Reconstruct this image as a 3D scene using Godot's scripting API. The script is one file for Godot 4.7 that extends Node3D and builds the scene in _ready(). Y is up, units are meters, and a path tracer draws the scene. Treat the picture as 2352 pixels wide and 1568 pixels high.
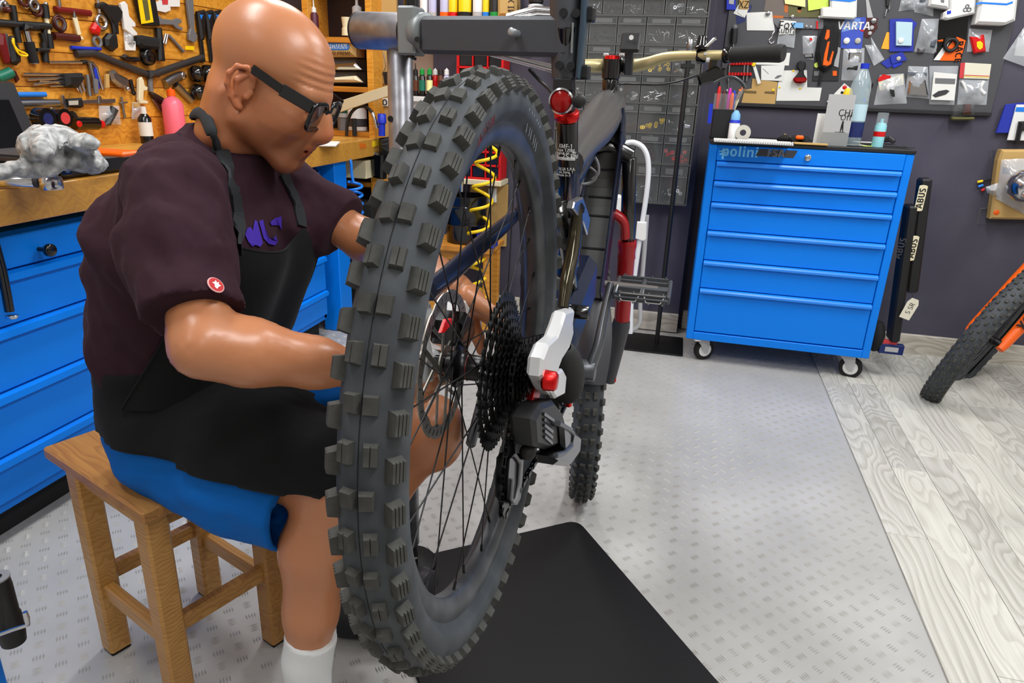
extends Node3D
# A bicycle workshop: a mechanic on a wooden stool works on the rear wheel of a mountain bike held in a repair stand.
# World: y up, floor y = 0,-z runs along the bench towards the back wall. The lens stands 1.2 m above the floor.
const EYE := Vector3(0,1.2,0)
const FOCAL := 1600.0
const BACK := -3.70
const LEFT := -2.30
const RIGHT := 2.60
const FRONT := 2.40
const TOP := 2.75
var cam_basis := Basis.from_euler(Vector3(deg_to_rad(-20.1), deg_to_rad(13.7), deg_to_rad(2.1)))
var M := {}
var used := {}
var rng := RandomNumberGenerator.new()

# ---------- surveying: a point of the photograph (2352 x 1568) carried onto a plane of the room ----------
func ray(px: float, py: float) -> Vector3:
	return cam_basis * Vector3((px - 1176.0) / FOCAL, -(py - 784.0) / FOCAL, -1.0)
func az(px: float, py: float, z: float) -> Vector3:
	var d := ray(px, py)
	return EYE + d * (z / d.z)
func ax(px: float, py: float, x: float) -> Vector3:
	var d := ray(px, py)
	return EYE + d * (x / d.x)
func ay(px: float, py: float, y: float) -> Vector3:
	var d := ray(px, py)
	return EYE + d * ((y - 1.2) / d.y)
func azs(p: Array, z: float) -> PackedVector3Array:
	var o := PackedVector3Array()
	for i in range(0, p.size(),2):
		o.append(az(p[i], p[i + 1], z))
	return o
func axs(p: Array, x: float) -> PackedVector3Array:
	var o := PackedVector3Array()
	for i in range(0, p.size(),2):
		o.append(ax(p[i], p[i + 1], x))
	return o

# ---------- mesh builder ----------
class MB:
	var v := PackedVector3Array()
	var n := PackedVector3Array()
	var u := PackedVector2Array()
	var c := PackedColorArray()
	var col := Color.WHITE
	func tri(a: Vector3, b: Vector3, d: Vector3, na: Vector3, nb: Vector3, nd: Vector3, ua := Vector2.ZERO, ub := Vector2.ZERO, ud := Vector2.ZERO) -> void:
		if (b - a).cross(d - a).dot(na + nb + nd) > 0.0:
			v.append(a); v.append(d); v.append(b)
			n.append(na); n.append(nd); n.append(nb)
			u.append(ua); u.append(ud); u.append(ub)
		else:
			v.append(a); v.append(b); v.append(d)
			n.append(na); n.append(nb); n.append(nd)
			u.append(ua); u.append(ub); u.append(ud)
		c.append(col); c.append(col); c.append(col)
	func flat(a: Vector3, b: Vector3, d: Vector3, out: Vector3) -> void:
		var g := (b - a).cross(d - a).normalized()
		if g.dot(out) < 0.0:
			g = -g
		tri(a, b, d, g, g, g)
	func quad(a: Vector3, b: Vector3, d: Vector3, e: Vector3, out: Vector3) -> void:
		var g := (d - a).cross(e - b).normalized()
		if g.dot(out) < 0.0:
			g = -g
		tri(a, b, d, g, g, g, Vector2(0,1), Vector2(1,1), Vector2(1,0))
		tri(a, d, e, g, g, g, Vector2(0,1), Vector2(1,0), Vector2(0,0))
	func box(t: Transform3D, s: Vector3, b := 0.0) -> MB:
		var h := s / 2.0
		b = minf(b, minf(h.x, minf(h.y, h.z)) * 0.9)
		var p := {}
		for sx in [-1,1]:
			for sy in [-1,1]:
				for sz in [-1,1]:
					p[[sx, sy, sz, 0]] = t * Vector3(sx * h.x, sy * (h.y - b), sz * (h.z - b))
					p[[sx, sy, sz, 1]] = t * Vector3(sx * (h.x - b), sy * h.y, sz * (h.z - b))
					p[[sx, sy, sz, 2]] = t * Vector3(sx * (h.x - b), sy * (h.y - b), sz * h.z)
		for s1 in [-1,1]:
			quad(p[[s1,-1,-1,0]], p[[s1,1,-1,0]], p[[s1,1,1,0]], p[[s1,-1,1,0]], t.basis.x * s1)
			quad(p[[-1, s1,-1,1]], p[[1, s1,-1,1]], p[[1, s1,1,1]], p[[-1, s1,1,1]], t.basis.y * s1)
			quad(p[[-1,-1, s1,2]], p[[1,-1, s1,2]], p[[1,1, s1,2]], p[[-1,1, s1,2]], t.basis.z * s1)
		if b > 0.0:
			for s1 in [-1,1]:
				for s2 in [-1,1]:
					quad(p[[s1, s2,-1,0]], p[[s1, s2,1,0]], p[[s1, s2,1,1]], p[[s1, s2,-1,1]], t.basis.x * s1 + t.basis.y * s2)
					quad(p[[s1,-1, s2,0]], p[[s1,1, s2,0]], p[[s1,1, s2,2]], p[[s1,-1, s2,2]], t.basis.x * s1 + t.basis.z * s2)
					quad(p[[-1, s1, s2,1]], p[[1, s1, s2,1]], p[[1, s1, s2,2]], p[[-1, s1, s2,2]], t.basis.y * s1 + t.basis.z * s2)
					for s3 in [-1,1]:
						flat(p[[s1, s2, s3,0]], p[[s1, s2, s3,1]], p[[s1, s2, s3,2]], t.basis.x * s1 + t.basis.y * s2 + t.basis.z * s3)
		return self
	func bx(center: Vector3, s: Vector3, b := 0.0) -> MB:
		return box(Transform3D(Basis(), center), s, b)
	# a beam between two points, w across (along side), h along the other way
	func beam(a: Vector3, b: Vector3, w: float, h: float, side := Vector3.UP, bev := 0.002) -> MB:
		var z := (b - a).normalized()
		var x := side - z * side.dot(z)
		if x.length() < 0.01:
			x = Vector3(1,0,0) - z * z.x
		x = x.normalized()
		return box(Transform3D(Basis(x, z.cross(x), z), (a + b) / 2.0), Vector3(w, h, a.distance_to(b)), bev)
	# profile of Vector2(radius, y) turned about the y axis of t
	func lathe(t: Transform3D, pr: Array, seg := 20, crease := 0.7) -> MB:
		var m := pr.size()
		var sn := []
		for i in m - 1:
			var d: Vector2 = pr[i + 1] - pr[i]
			sn.append(Vector2(d.y, -d.x).normalized())
		for i in m - 1:
			var a: Vector2 = pr[i]
			var b: Vector2 = pr[i + 1]
			if a.distance_to(b) < 1e-7:
				continue
			var na: Vector2 = sn[i]
			var nb: Vector2 = sn[i]
			if i > 0 and sn[i].dot(sn[i - 1]) > crease:
				na = (sn[i] + sn[i - 1]).normalized()
			if i < m - 2 and sn[i].dot(sn[i + 1]) > crease:
				nb = (sn[i] + sn[i + 1]).normalized()
			for k in seg:
				var c0 := cos(TAU * k / seg)
				var s0 := sin(TAU * k / seg)
				var c1 := cos(TAU * (k + 1) / seg)
				var s1 := sin(TAU * (k + 1) / seg)
				var p0 := t * Vector3(a.x * c0, a.y, a.x * s0)
				var p1 := t * Vector3(a.x * c1, a.y, a.x * s1)
				var p2 := t * Vector3(b.x * c1, b.y, b.x * s1)
				var p3 := t * Vector3(b.x * c0, b.y, b.x * s0)
				var q0 := t.basis * Vector3(na.x * c0, na.y, na.x * s0)
				var q1 := t.basis * Vector3(na.x * c1, na.y, na.x * s1)
				var q2 := t.basis * Vector3(nb.x * c1, nb.y, nb.x * s1)
				var q3 := t.basis * Vector3(nb.x * c0, nb.y, nb.x * s0)
				var u0 := Vector2(float(k) / seg, 1.0 - float(i) / (m - 1))
				var u1 := Vector2(float(k + 1) / seg, u0.y)
				var u2 := Vector2(u1.x, 1.0 - float(i + 1) / (m - 1))
				var u3 := Vector2(u0.x, u2.y)
				if a.x > 1e-6:
					tri(p0, p1, p2, q0, q1, q2, u0, u1, u2)
				if b.x > 1e-6:
					tri(p0, p2, p3, q0, q2, q3, u0, u2, u3)
		return self
	func cyl(a: Vector3, b: Vector3, r0: float, r1 := -1.0, seg := 16, bev := 0.0) -> MB:
		if r1 < 0.0:
			r1 = r0
		var y := (b - a).normalized()
		var x := y.cross(Vector3(0.3,0.5,0.81)).normalized()
		var L := a.distance_to(b)
		if bev > 0.0:
			return lathe(Transform3D(Basis(x, y, x.cross(y)), a),[Vector2(0,0), Vector2(r0 - bev, 0), Vector2(r0, bev), Vector2(r1, L - bev), Vector2(r1 - bev, L), Vector2(0, L)], seg)
		return lathe(Transform3D(Basis(x, y, x.cross(y)), a),[Vector2(0,0), Vector2(r0,0), Vector2(r1, L), Vector2(0, L)], seg)
	func ball(t: Transform3D, r: Vector3, seg := 14) -> MB:
		var pr := []
		for i in seg / 2 + 1:
			var a := -PI / 2 + PI * i / (seg / 2)
			pr.append(Vector2(cos(a), sin(a)))
		pr[0].x = 0.0
		pr[-1].x = 0.0
		var b := t.basis.scaled_local(r)
		# normals of a squashed ball: close enough from the turned profile
		return lathe(Transform3D(b, t.origin), pr, seg, -2.0).norm_from(int(v.size() - seg * (seg - 2) * 3), t.origin, t.basis, r)
	func norm_from(first: int, o: Vector3, bas: Basis, r: Vector3) -> MB:
		for i in range(maxi(first, 0), v.size()):
			var l := bas.inverse() * (v[i] - o)
			n[i] = (bas * Vector3(l.x / (r.x * r.x), l.y / (r.y * r.y), l.z / (r.z * r.z))).normalized()
		return self
	# a tube through points; rad is a number or one per point; fl squashes it along the carried up vector
	func tube(p: PackedVector3Array, rad, seg := 8, closed := false, up := Vector3.ZERO, fl := 1.0, caps := true) -> MB:
		var m := p.size()
		var rings := []
		var nrm := []
		var prev := up
		for i in m:
			var d: Vector3
			if closed:
				d = (p[(i + 1) % m] - p[(i + m - 1) % m]).normalized()
			else:
				d = (p[mini(i + 1, m - 1)] - p[maxi(i - 1,0)]).normalized()
			if prev == Vector3.ZERO:
				prev = d.cross(Vector3(0.31,0.52,0.79)).normalized()
			var x := (prev - d * prev.dot(d)).normalized()
			if up == Vector3.ZERO:
				prev = x
			var y := d.cross(x)
			var r: float = rad[i] if rad is Array or rad is PackedFloat32Array else rad
			var ring := PackedVector3Array()
			var rn := PackedVector3Array()
			for k in seg:
				var a := TAU * k / seg
				ring.append(p[i] + x * cos(a) * r * fl + y * sin(a) * r)
				rn.append((x * cos(a) + y * sin(a) * fl).normalized())
			rings.append(ring)
			nrm.append(rn)
		for i in (m if closed else m - 1):
			var j := (i + 1) % m
			for k in seg:
				var l := (k + 1) % seg
				tri(rings[i][k], rings[j][k], rings[j][l], nrm[i][k], nrm[j][k], nrm[j][l])
				tri(rings[i][k], rings[j][l], rings[i][l], nrm[i][k], nrm[j][l], nrm[i][l])
		if caps and not closed:
			for e in [0, m - 1]:
				var out: Vector3 = (p[0] - p[1]) if e == 0 else (p[m - 1] - p[m - 2])
				for k in seg:
					flat(p[e], rings[e][k], rings[e][(k + 1) % seg], out)
		return self
	# a polygon in t's xy plane, from z = 0 to depth, edges chamfered by bev on the +z face
	func prism(t: Transform3D, poly: PackedVector2Array, depth: float, bev := 0.0, both := false) -> MB:
		if Geometry2D.is_polygon_clockwise(poly):
			poly = poly.duplicate()
			poly.reverse()
		var m := poly.size()
		var ins := poly
		if bev > 0.0:
			ins = PackedVector2Array()
			for i in m:
				var a := (poly[i] - poly[(i + m - 1) % m]).normalized()
				var b := (poly[(i + 1) % m] - poly[i]).normalized()
				var nn := Vector2(-a.y, a.x) + Vector2(-b.y, b.x)
				var w := nn.normalized() if nn.length() > 0.05 else Vector2(-a.y, a.x)
				ins.append(poly[i] + w * bev / maxf(0.45, w.dot(Vector2(-a.y, a.x))))
		var ti := Geometry2D.triangulate_polygon(poly)
		var f := func(q: Vector2, z: float) -> Vector3: return t * Vector3(q.x, q.y, z)
		var back := ins if both else poly
		var zb := bev if both else 0.0
		var mn := poly[0]
		var mx := poly[0]
		for q in poly:
			mn = mn.min(q)
			mx = mx.max(q)
		var sz := (mx - mn).max(Vector2(1e-5,1e-5))
		for i in range(0, ti.size(),3):
			var a := ti[i]
			var b := ti[i + 1]
			var d := ti[i + 2]
			var uv := func(k: int) -> Vector2: return Vector2((poly[k].x - mn.x) / sz.x, (mx.y - poly[k].y) / sz.y)
			tri(f.call(ins[a], depth), f.call(ins[b], depth), f.call(ins[d], depth), t.basis.z, t.basis.z, t.basis.z, uv.call(a), uv.call(b), uv.call(d))
			flat(f.call(back[a],0.0), f.call(back[b],0.0), f.call(back[d],0.0),-t.basis.z)
		for i in m:
			var j := (i + 1) % m
			var e := poly[j] - poly[i]
			var out := t.basis * Vector3(e.y, -e.x, 0)
			quad(f.call(poly[i], zb), f.call(poly[j], zb), f.call(poly[j], depth - bev), f.call(poly[i], depth - bev), out)
			if bev > 0.0:
				quad(f.call(poly[i], depth - bev), f.call(poly[j], depth - bev), f.call(ins[j], depth), f.call(ins[i], depth), out.normalized() + t.basis.z)
				if both:
					quad(f.call(poly[i], bev), f.call(poly[j], bev), f.call(ins[j],0.0), f.call(ins[i],0.0), out.normalized() - t.basis.z)
		return self
	# a flat ring in t's xz plane; ro and ri are arrays of radii all the way round
	func ring(t: Transform3D, ro: Array, ri: Array, depth: float) -> MB:
		var m := ro.size()
		for k in m:
			var l := (k + 1) % m
			var a := TAU * k / m
			var b := TAU * l / m
			var p := []
			for y in [-depth / 2, depth / 2]:
				p.append(t * Vector3(cos(a) * ri[k], y, sin(a) * ri[k]))
				p.append(t * Vector3(cos(a) * ro[k], y, sin(a) * ro[k]))
				p.append(t * Vector3(cos(b) * ro[l], y, sin(b) * ro[l]))
				p.append(t * Vector3(cos(b) * ri[l], y, sin(b) * ri[l]))
			var out := t.basis * Vector3(cos(a),0, sin(a))
			quad(p[0], p[1], p[2], p[3],-t.basis.y)
			quad(p[4], p[5], p[6], p[7], t.basis.y)
			quad(p[1], p[2], p[6], p[5], out)
			quad(p[0], p[3], p[7], p[4],-out)
		return self
	# rows of points, smooth normals; flip turns the outside
	func grid(rows: Array, closed_u := false, out_hint := Vector3.ZERO, centre = null) -> MB:
		var a := rows.size()
		var b: int = rows[0].size()
		var nr := []
		for i in a:
			var r := PackedVector3Array()
			for j in b:
				var du: Vector3 = rows[i][(j + 1) % b if closed_u else mini(j + 1, b - 1)] - rows[i][(j + b - 1) % b if closed_u else maxi(j - 1,0)]
				var dv: Vector3 = rows[mini(i + 1, a - 1)][j] - rows[maxi(i - 1,0)][j]
				var g := du.cross(dv).normalized()
				var h: Vector3 = out_hint if centre == null else rows[i][j] - centre
				if g.dot(h) < 0.0:
					g = -g
				r.append(g)
			nr.append(r)
		for i in a - 1:
			for j in (b if closed_u else b - 1):
				var k := (j + 1) % b
				var u0 := Vector2(float(j) / (b - 1), float(i) / (a - 1))
				var u2 := Vector2(float(j + 1) / (b - 1), float(i + 1) / (a - 1))
				tri(rows[i][j], rows[i][k], rows[i + 1][k], nr[i][j], nr[i][k], nr[i + 1][k], u0, Vector2(u2.x, u0.y), u2)
				tri(rows[i][j], rows[i + 1][k], rows[i + 1][j], nr[i][j], nr[i + 1][k], nr[i + 1][j], u0, u2, Vector2(u0.x, u2.y))
		return self
	func coil(a: Vector3, b: Vector3, r: float, turns: float, wire: float, seg := 14, fade := false) -> MB:
		var y := (b - a)
		var x := y.cross(Vector3(0.2,0.1,0.9)).normalized()
		var z := y.normalized().cross(x)
		var p := PackedVector3Array()
		for i in int(turns * seg) + 1:
			var f := float(i) / (turns * seg)
			var q := TAU * i / seg
			p.append(a + y * f + (x * cos(q) + z * sin(q)) * r)
		return tube(p, wire, 6)
	func mesh() -> ArrayMesh:
		var arr := []
		arr.resize(Mesh.ARRAY_MAX)
		arr[Mesh.ARRAY_VERTEX] = v
		arr[Mesh.ARRAY_NORMAL] = n
		arr[Mesh.ARRAY_TEX_UV] = u
		var white := true
		for q in c:
			if q != Color.WHITE:
				white = false
				break
		if not white:
			arr[Mesh.ARRAY_COLOR] = c
		var am := ArrayMesh.new()
		am.add_surface_from_arrays(Mesh.PRIMITIVE_TRIANGLES, arr)
		return am

# ---------- naming ----------
func mb() -> MB:
	return MB.new()
func numbered(called: String) -> String:
	used[called] = used.get(called, -1) + 1
	return called if used[called] == 0 else "%s_%03d" % [called, used[called]]
func tag(o: Node3D, label: String, category: String, group := "") -> Node3D:
	o.set_meta("label", label)
	o.set_meta("category", category)
	if group:
		o.set_meta("group", group)
	return o
func thing(called: String, label: String, category: String, at := Vector3.ZERO, turn := 0.0, group := "") -> Node3D:
	var o := Node3D.new()
	o.name = numbered(called)
	add_child(o)
	o.position = at
	o.rotation.y = turn
	return tag(o, label, category, group)
# commits a builder as one named mesh; world = the shape was built in room coordinates
func obj(called: String, st: MB, m: Material, parent: Node3D = null, world := true) -> MeshInstance3D:
	var o := MeshInstance3D.new()
	o.mesh = st.mesh()
	o.material_override = m
	if parent == null:
		o.name = numbered(called)
		add_child(o)
	else:
		var k := 0
		var nm := called
		while parent.has_node(nm):
			k += 1
			nm = "%s_%03d" % [called, k]
		o.name = nm
		parent.add_child(o)
		if world:
			o.transform = parent.global_transform.affine_inverse()
	return o
func struct(called: String, st: MB, m: Material) -> MeshInstance3D:
	var o := obj(called, st, m)
	o.set_meta("kind","structure")
	return o
# a top-level object that is one mesh, its origin at the middle of its foot
func solo(called: String, label: String, category: String, st: MB, m: Material, group := "") -> MeshInstance3D:
	var lo := st.v[0]
	var hi := st.v[0]
	for q in st.v:
		lo = lo.min(q)
		hi = hi.max(q)
	var at := Vector3((lo.x + hi.x) / 2, lo.y, (lo.z + hi.z) / 2)
	for i in st.v.size():
		st.v[i] -= at
	var o := obj(called, st, m)
	o.position = at
	tag(o, label, category, group)
	return o
func dup(root: Node3D, at: Vector3, turn: float, label: String, group := "") -> Node3D:
	var r: Node3D = root.duplicate()
	var base := String(root.name)
	var cut := base.rfind("_")
	if cut > 0 and base.substr(cut + 1).is_valid_int():
		base = base.substr(0, cut)
	r.name = numbered(base)
	add_child(r)
	r.position = at
	r.rotation.y = turn
	r.set_meta("label", label)
	if group:
		r.set_meta("group", group)
	return r
func smooth(p: PackedVector3Array, per := 6, closed := false) -> PackedVector3Array:
	var o := PackedVector3Array()
	var m := p.size()
	for i in (m if closed else m - 1):
		var a := p[(i + m - 1) % m] if closed else p[maxi(i - 1,0)]
		var b := p[i]
		var c := p[(i + 1) % m]
		var d := p[(i + 2) % m] if closed else p[mini(i + 2, m - 1)]
		for k in per:
			o.append(b.cubic_interpolate(c, a, d, float(k) / per))
	if not closed:
		o.append(p[m - 1])
	return o
func lerps(a: Array, n: int) -> Array:
	var o := []
	for i in n:
		var f := float(i) / (n - 1) * (a.size() - 1)
		var k := mini(int(f), a.size() - 2)
		o.append(lerpf(a[k], a[k + 1], f - k))
	return o

# ---------- materials ----------
func mat(key: String, c: Color, rough := 0.5, metal := 0.0, spec := 0.5) -> StandardMaterial3D:
	var m := StandardMaterial3D.new()
	m.resource_name = key
	m.albedo_color = c
	m.roughness = rough
	m.metallic = metal
	m.metallic_specular = spec
	M[key] = m
	return m
func clear(key: String, c: Color, alpha := 0.15, rough := 0.1) -> StandardMaterial3D:
	var m := mat(key, Color(c.r, c.g, c.b, alpha), rough)
	m.transparency = BaseMaterial3D.TRANSPARENCY_ALPHA
	m.cull_mode = BaseMaterial3D.CULL_DISABLED
	return m
func noise_tex(sd: int, freq: float, lo: Color, hi: Color, size := 256, stretch := 1.0, oct := 4) -> ImageTexture:
	var f := FastNoiseLite.new()
	f.seed = sd
	f.noise_type = FastNoiseLite.TYPE_SIMPLEX_SMOOTH
	f.frequency = freq / size
	f.fractal_octaves = oct
	var d := f.get_seamless_image(size, size).get_data()
	var o := PackedByteArray()
	o.resize(size * size * 3)
	for i in size * size:
		var c := lo.lerp(hi, d[i] / 255.0)
		o[i * 3] = c.r8
		o[i * 3 + 1] = c.g8
		o[i * 3 + 2] = c.b8
	return ImageTexture.create_from_image(Image.create_from_data(size, size, false, Image.FORMAT_RGB8, o))
# boards seen from the side: the grain runs along u
func wood_tex(sd: int, light: Color, dark: Color, rings: float, wavy: float, size := 512, contrast := 1.0) -> ImageTexture:
	var h := size / 2
	var f := FastNoiseLite.new()
	f.seed = sd
	f.noise_type = FastNoiseLite.TYPE_SIMPLEX_SMOOTH
	f.fractal_octaves = 2
	f.frequency = 0.035
	var wi := f.get_seamless_image(64,48)
	wi.resize(size, h, Image.INTERPOLATE_CUBIC)
	f.frequency = 0.11
	f.fractal_octaves = 3
	f.seed = sd + 500
	var fi := f.get_seamless_image(24, h)
	fi.resize(size, h, Image.INTERPOLATE_CUBIC)
	var w := wi.get_data()
	var fd := fi.get_data()
	var o := PackedByteArray()
	o.resize(size * h * 3)
	rings = round(rings)
	for y in h:
		for x in size:
			var i := y * size + x
			var ww := w[i] / 255.0 - 0.5
			var g := float(y) / h * rings + ww * wavy * 2.2
			var r := fposmod(g, 1.0)
			var ring := smoothstep(0.25,0.92, r) * (1.0 - smoothstep(0.92,1.0, r))
			var k := clampf(ring * 0.75 * contrast + (fd[i] / 255.0 - 0.5) * 0.7 * contrast + 0.16 + ww * 0.25,0.0,1.0)
			var c := light.lerp(dark, k)
			o[i * 3] = c.r8
			o[i * 3 + 1] = c.g8
			o[i * 3 + 2] = c.b8
	return ImageTexture.create_from_image(Image.create_from_data(size, h, false, Image.FORMAT_RGB8, o))
func tri_map(m: StandardMaterial3D, tex: Texture2D, scale: Vector3, world := false) -> StandardMaterial3D:
	m.albedo_texture = tex
	m.uv1_triplanar = true
	m.uv1_world_triplanar = world
	m.uv1_scale = scale
	m.uv1_triplanar_sharpness = 6.0
	return m
func bump(m: StandardMaterial3D, tex: Texture2D, cm: float) -> StandardMaterial3D:
	m.heightmap_enabled = true
	m.heightmap_texture = tex
	m.heightmap_scale = cm
	return m

func _ready() -> void:
	rng.seed = 11
	# camera
	var cam := Camera3D.new()
	cam.name = "camera"
	add_child(cam)
	cam.transform = Transform3D(cam_basis, EYE)
	cam.fov = rad_to_deg(2.0 * atan(784.0 / FOCAL))
	cam.near = 0.02
	cam.current = true
	# surroundings: a closed room, so the sky only stands in for what leaks through
	var env := Environment.new()
	env.background_mode = Environment.BG_COLOR
	env.background_color = Color(0.02,0.02,0.02)
	env.tonemap_mode = Environment.TONE_MAPPER_LINEAR
	env.tonemap_exposure = 1.62
	env.sdfgi_enabled = true
	env.ssao_enabled = true
	env.ssil_enabled = true
	var we := WorldEnvironment.new()
	we.name = "surroundings"
	we.environment = env
	add_child(we)
	make_materials()
	# ceiling lamps: long fluorescent panels in two rows (x, z, turned)
	var spots := [[-1.15,-2.6,5.0],[-1.15,-0.75,4.2],[0.75,-2.3,5.0],[0.75,-0.4,6.0],[2.0,-2.3,5.0],[-1.15,1.2,1.2],[1.0,1.4,1.8]]
	for i in spots.size():
		ceiling_lamp(Vector3(spots[i][0], TOP, spots[i][1]), spots[i][2])
	room()
	build_floor()
	bike()
	stand()
	person()
	stool()
	bench()
	cabinet()
	organiser()
	board_items()
	peg_items()
	shelf_corner()
	corner_things()

func ceiling_lamp(at: Vector3, power: float) -> void:
	var t := thing("ceiling_lamp","white fluorescent ceiling panel above the workshop floor","lamp", at, 0.0,"fluorescent panels on the ceiling")
	var h := mb().bx(Vector3(0,-0.02,0), Vector3(0.32,0.04,1.24),0.004)
	obj("housing", h, M.white_paint, t, false)
	obj("diffuser", mb().bx(Vector3(0,-0.045,0), Vector3(0.28,0.012,1.2),0.003), M.lamp_glow, t, false)
	var a := AreaLight3D.new()
	a.name = "lamp_light"
	a.area_size = Vector2(0.28,1.2)
	a.light_energy = power
	a.light_color = Color(0.975,0.985,1.0)
	a.area_normalize_energy = false
	a.area_range = 12.0
	a.shadow_enabled = true
	t.add_child(a)
	a.position = Vector3(0,-0.056,0)
	a.rotation.x = -PI / 2

func make_materials() -> void:
	mat("white_paint", Color(0.85,0.85,0.84),0.5)
	var g := mat("lamp_glow", Color(0.9,0.9,0.9),0.5)
	g.emission_enabled = true
	g.emission = Color(1.0,0.98,0.94)
	g.emission_energy_multiplier = 3.0
	var fine := noise_tex(3,14.0, Color(0.35,0.35,0.35), Color(0.65,0.65,0.65),256,1.0,4)
	var soft := noise_tex(5,3.0, Color(0.3,0.3,0.3), Color(0.7,0.7,0.7),128,1.0,3)
	M["fine"] = fine
	M["soft"] = soft
	var w := mat("wall_paint", Color(1,1,1),0.75,0.0,0.35)
	tri_map(w, noise_tex(21,4.0, Color(0.275,0.265,0.315), Color(0.315,0.305,0.35),256), Vector3(0.7,0.7,0.7), true)
	tri_map(mat("wall_light", Color(1,1,1),0.8), noise_tex(22,3.0, Color(0.72,0.7,0.68), Color(0.78,0.77,0.75),128), Vector3(0.5,0.5,0.5), true)
	var fl := mat("floor_metal", Color(1,1,1),0.34,0.0,0.6)
	tri_map(fl, noise_tex(23,4.0, Color(0.63,0.625,0.61), Color(0.71,0.705,0.69),512), Vector3(0.45,0.45,0.45), true)
	mat("floor_bars", Color(0.62,0.61,0.59),0.32,0.0,0.6)
	for i in 6:
		var k: float = [0.0,0.05,-0.04,0.02,-0.07,0.07][i]
		var p := mat("plank%d" % i, Color(1,1,1),0.42,0.0,0.5)
		tri_map(p, wood_tex(40 + i, Color(0.77 + k * 0.5,0.765 + k * 0.5,0.735 + k * 0.4), Color(0.60 + k, 0.585 + k, 0.545 + k),[5.0,8.0,6.0,11.0,7.0,4.0][i],[2.2,1.0,3.0,0.6,1.6,2.4][i],512,0.62), Vector3(0.8,1.0,4.0))
	tri_map(mat("baseboard_wood", Color(1,1,1),0.45), wood_tex(49, Color(0.80,0.78,0.73), Color(0.62,0.58,0.52),5.0,2.0,256,0.7), Vector3(0.8,4.0,4.0))
	for i in 4:
		var k2: float = [0.0,0.04,-0.05,0.02][i]
		tri_map(mat("pine%d" % i, Color(1,1,1),0.35,0.0,0.5), wood_tex(60 + i, Color(0.86 + k2,0.60 + k2,0.22 + k2 * 0.5), Color(0.70 + k2,0.43 + k2,0.11),[6.0,9.0,4.0,7.0][i],[0.8,1.2,1.0,0.6][i],512,0.6), Vector3(0.9,5.0,5.0))
		tri_map(mat("stoolwood%d" % i, Color(1,1,1),0.4,0.0,0.5), wood_tex(70 + i, Color(0.74 + k2,0.55 + k2,0.30 + k2), Color(0.56 + k2,0.37 + k2,0.16),[7.0,9.0,5.0,12.0][i],[0.7,1.0,1.4,0.5][i],512,0.5), Vector3(1.6,9.0,9.0))
		tri_map(mat("beech%d" % i, Color(1,1,1),0.28,0.0,0.5), wood_tex(80 + i, Color(0.85 + k2,0.64 + k2,0.29 + k2), Color(0.76 + k2,0.54 + k2,0.21),[5.0,8.0,6.0,10.0][i],[0.7,0.5,1.0,0.4][i],512,0.6), Vector3(0.9,6.0,6.0))
	mat("blue_paint", Color(0.0,0.48,0.90),0.42,0.0,0.35)
	mat("black_plastic", Color(0.055,0.055,0.06),0.5)
	mat("black_gloss", Color(0.03,0.03,0.035),0.15,0.0,0.6)
	mat("black_matte", Color(0.06,0.06,0.065),0.85)
	mat("dark_grey", Color(0.2,0.2,0.215),0.5)
	mat("mid_grey", Color(0.42,0.42,0.43),0.5)
	mat("light_grey", Color(0.68,0.68,0.68),0.5)
	mat("chrome", Color(0.82,0.82,0.83),0.16,1.0)
	mat("steel", Color(0.60,0.60,0.61),0.33,1.0)
	bump(tri_map(mat("galvanised", Color(1,1,1),0.36,0.85), noise_tex(31,6.0, Color(0.50,0.50,0.52), Color(0.66,0.66,0.68),256,1.0,3), Vector3(4,4,4)), M.fine, 0.01).uv1_scale = Vector3(4,4,4)
	mat("grey_paint", Color(0.27,0.28,0.30),0.42,0.3)
	mat("light_alloy", Color(0.62,0.64,0.65),0.42,0.6)
	mat("white_plastic", Color(0.88,0.88,0.87),0.35)
	mat("white_gloss", Color(0.86,0.87,0.88),0.15)
	mat("red", Color(0.80,0.05,0.05),0.35)
	mat("fork_red", Color(0.56,0.03,0.06),0.3)
	mat("dark_red", Color(0.42,0.03,0.05),0.35)
	mat("red_anodised", Color(0.80,0.08,0.07),0.28,0.7)
	mat("yellow", Color(0.95,0.80,0.05),0.4)
	mat("orange", Color(0.95,0.38,0.02),0.35)
	mat("green", Color(0.05,0.55,0.22),0.4)
	mat("teal", Color(0.03,0.42,0.33),0.45)
	mat("blue", Color(0.05,0.18,0.72),0.4)
	mat("sky_blue", Color(0.10,0.48,0.86),0.4)
	mat("pale_blue", Color(0.45,0.68,0.86),0.45)
	mat("brown", Color(0.28,0.07,0.05),0.4)
	mat("cream", Color(0.88,0.84,0.70),0.5)
	mat("pink", Color(0.95,0.42,0.50),0.35)
	mat("card", Color(0.74,0.60,0.36),0.75)
	mat("paper", Color(0.88,0.88,0.86),0.8)
	mat("paper_warm", Color(0.86,0.84,0.76),0.8)
	mat("lime", Color(0.82,0.92,0.38),0.7)
	mat("pale_yellow", Color(0.93,0.92,0.62),0.7)
	mat("plate_black", Color(0.05,0.047,0.045),0.55,0.0,0.35)
	mat("grey_light_paint", Color(0.50,0.52,0.52),0.42,0.3)
	mat("clamp_blue", Color(0.20,0.27,0.33),0.4,0.3)
	mat("blue_pull", Color(0.10,0.52,0.95),0.3)
	mat("letter_blue", Color(0.45,0.80,1.0),0.4)
	mat("magenta", Color(0.75,0.08,0.65),0.4)
	mat("tape_grey", Color(0.70,0.69,0.65),0.45)
	mat("flyer_grey", Color(0.66,0.66,0.66),0.6)
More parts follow.
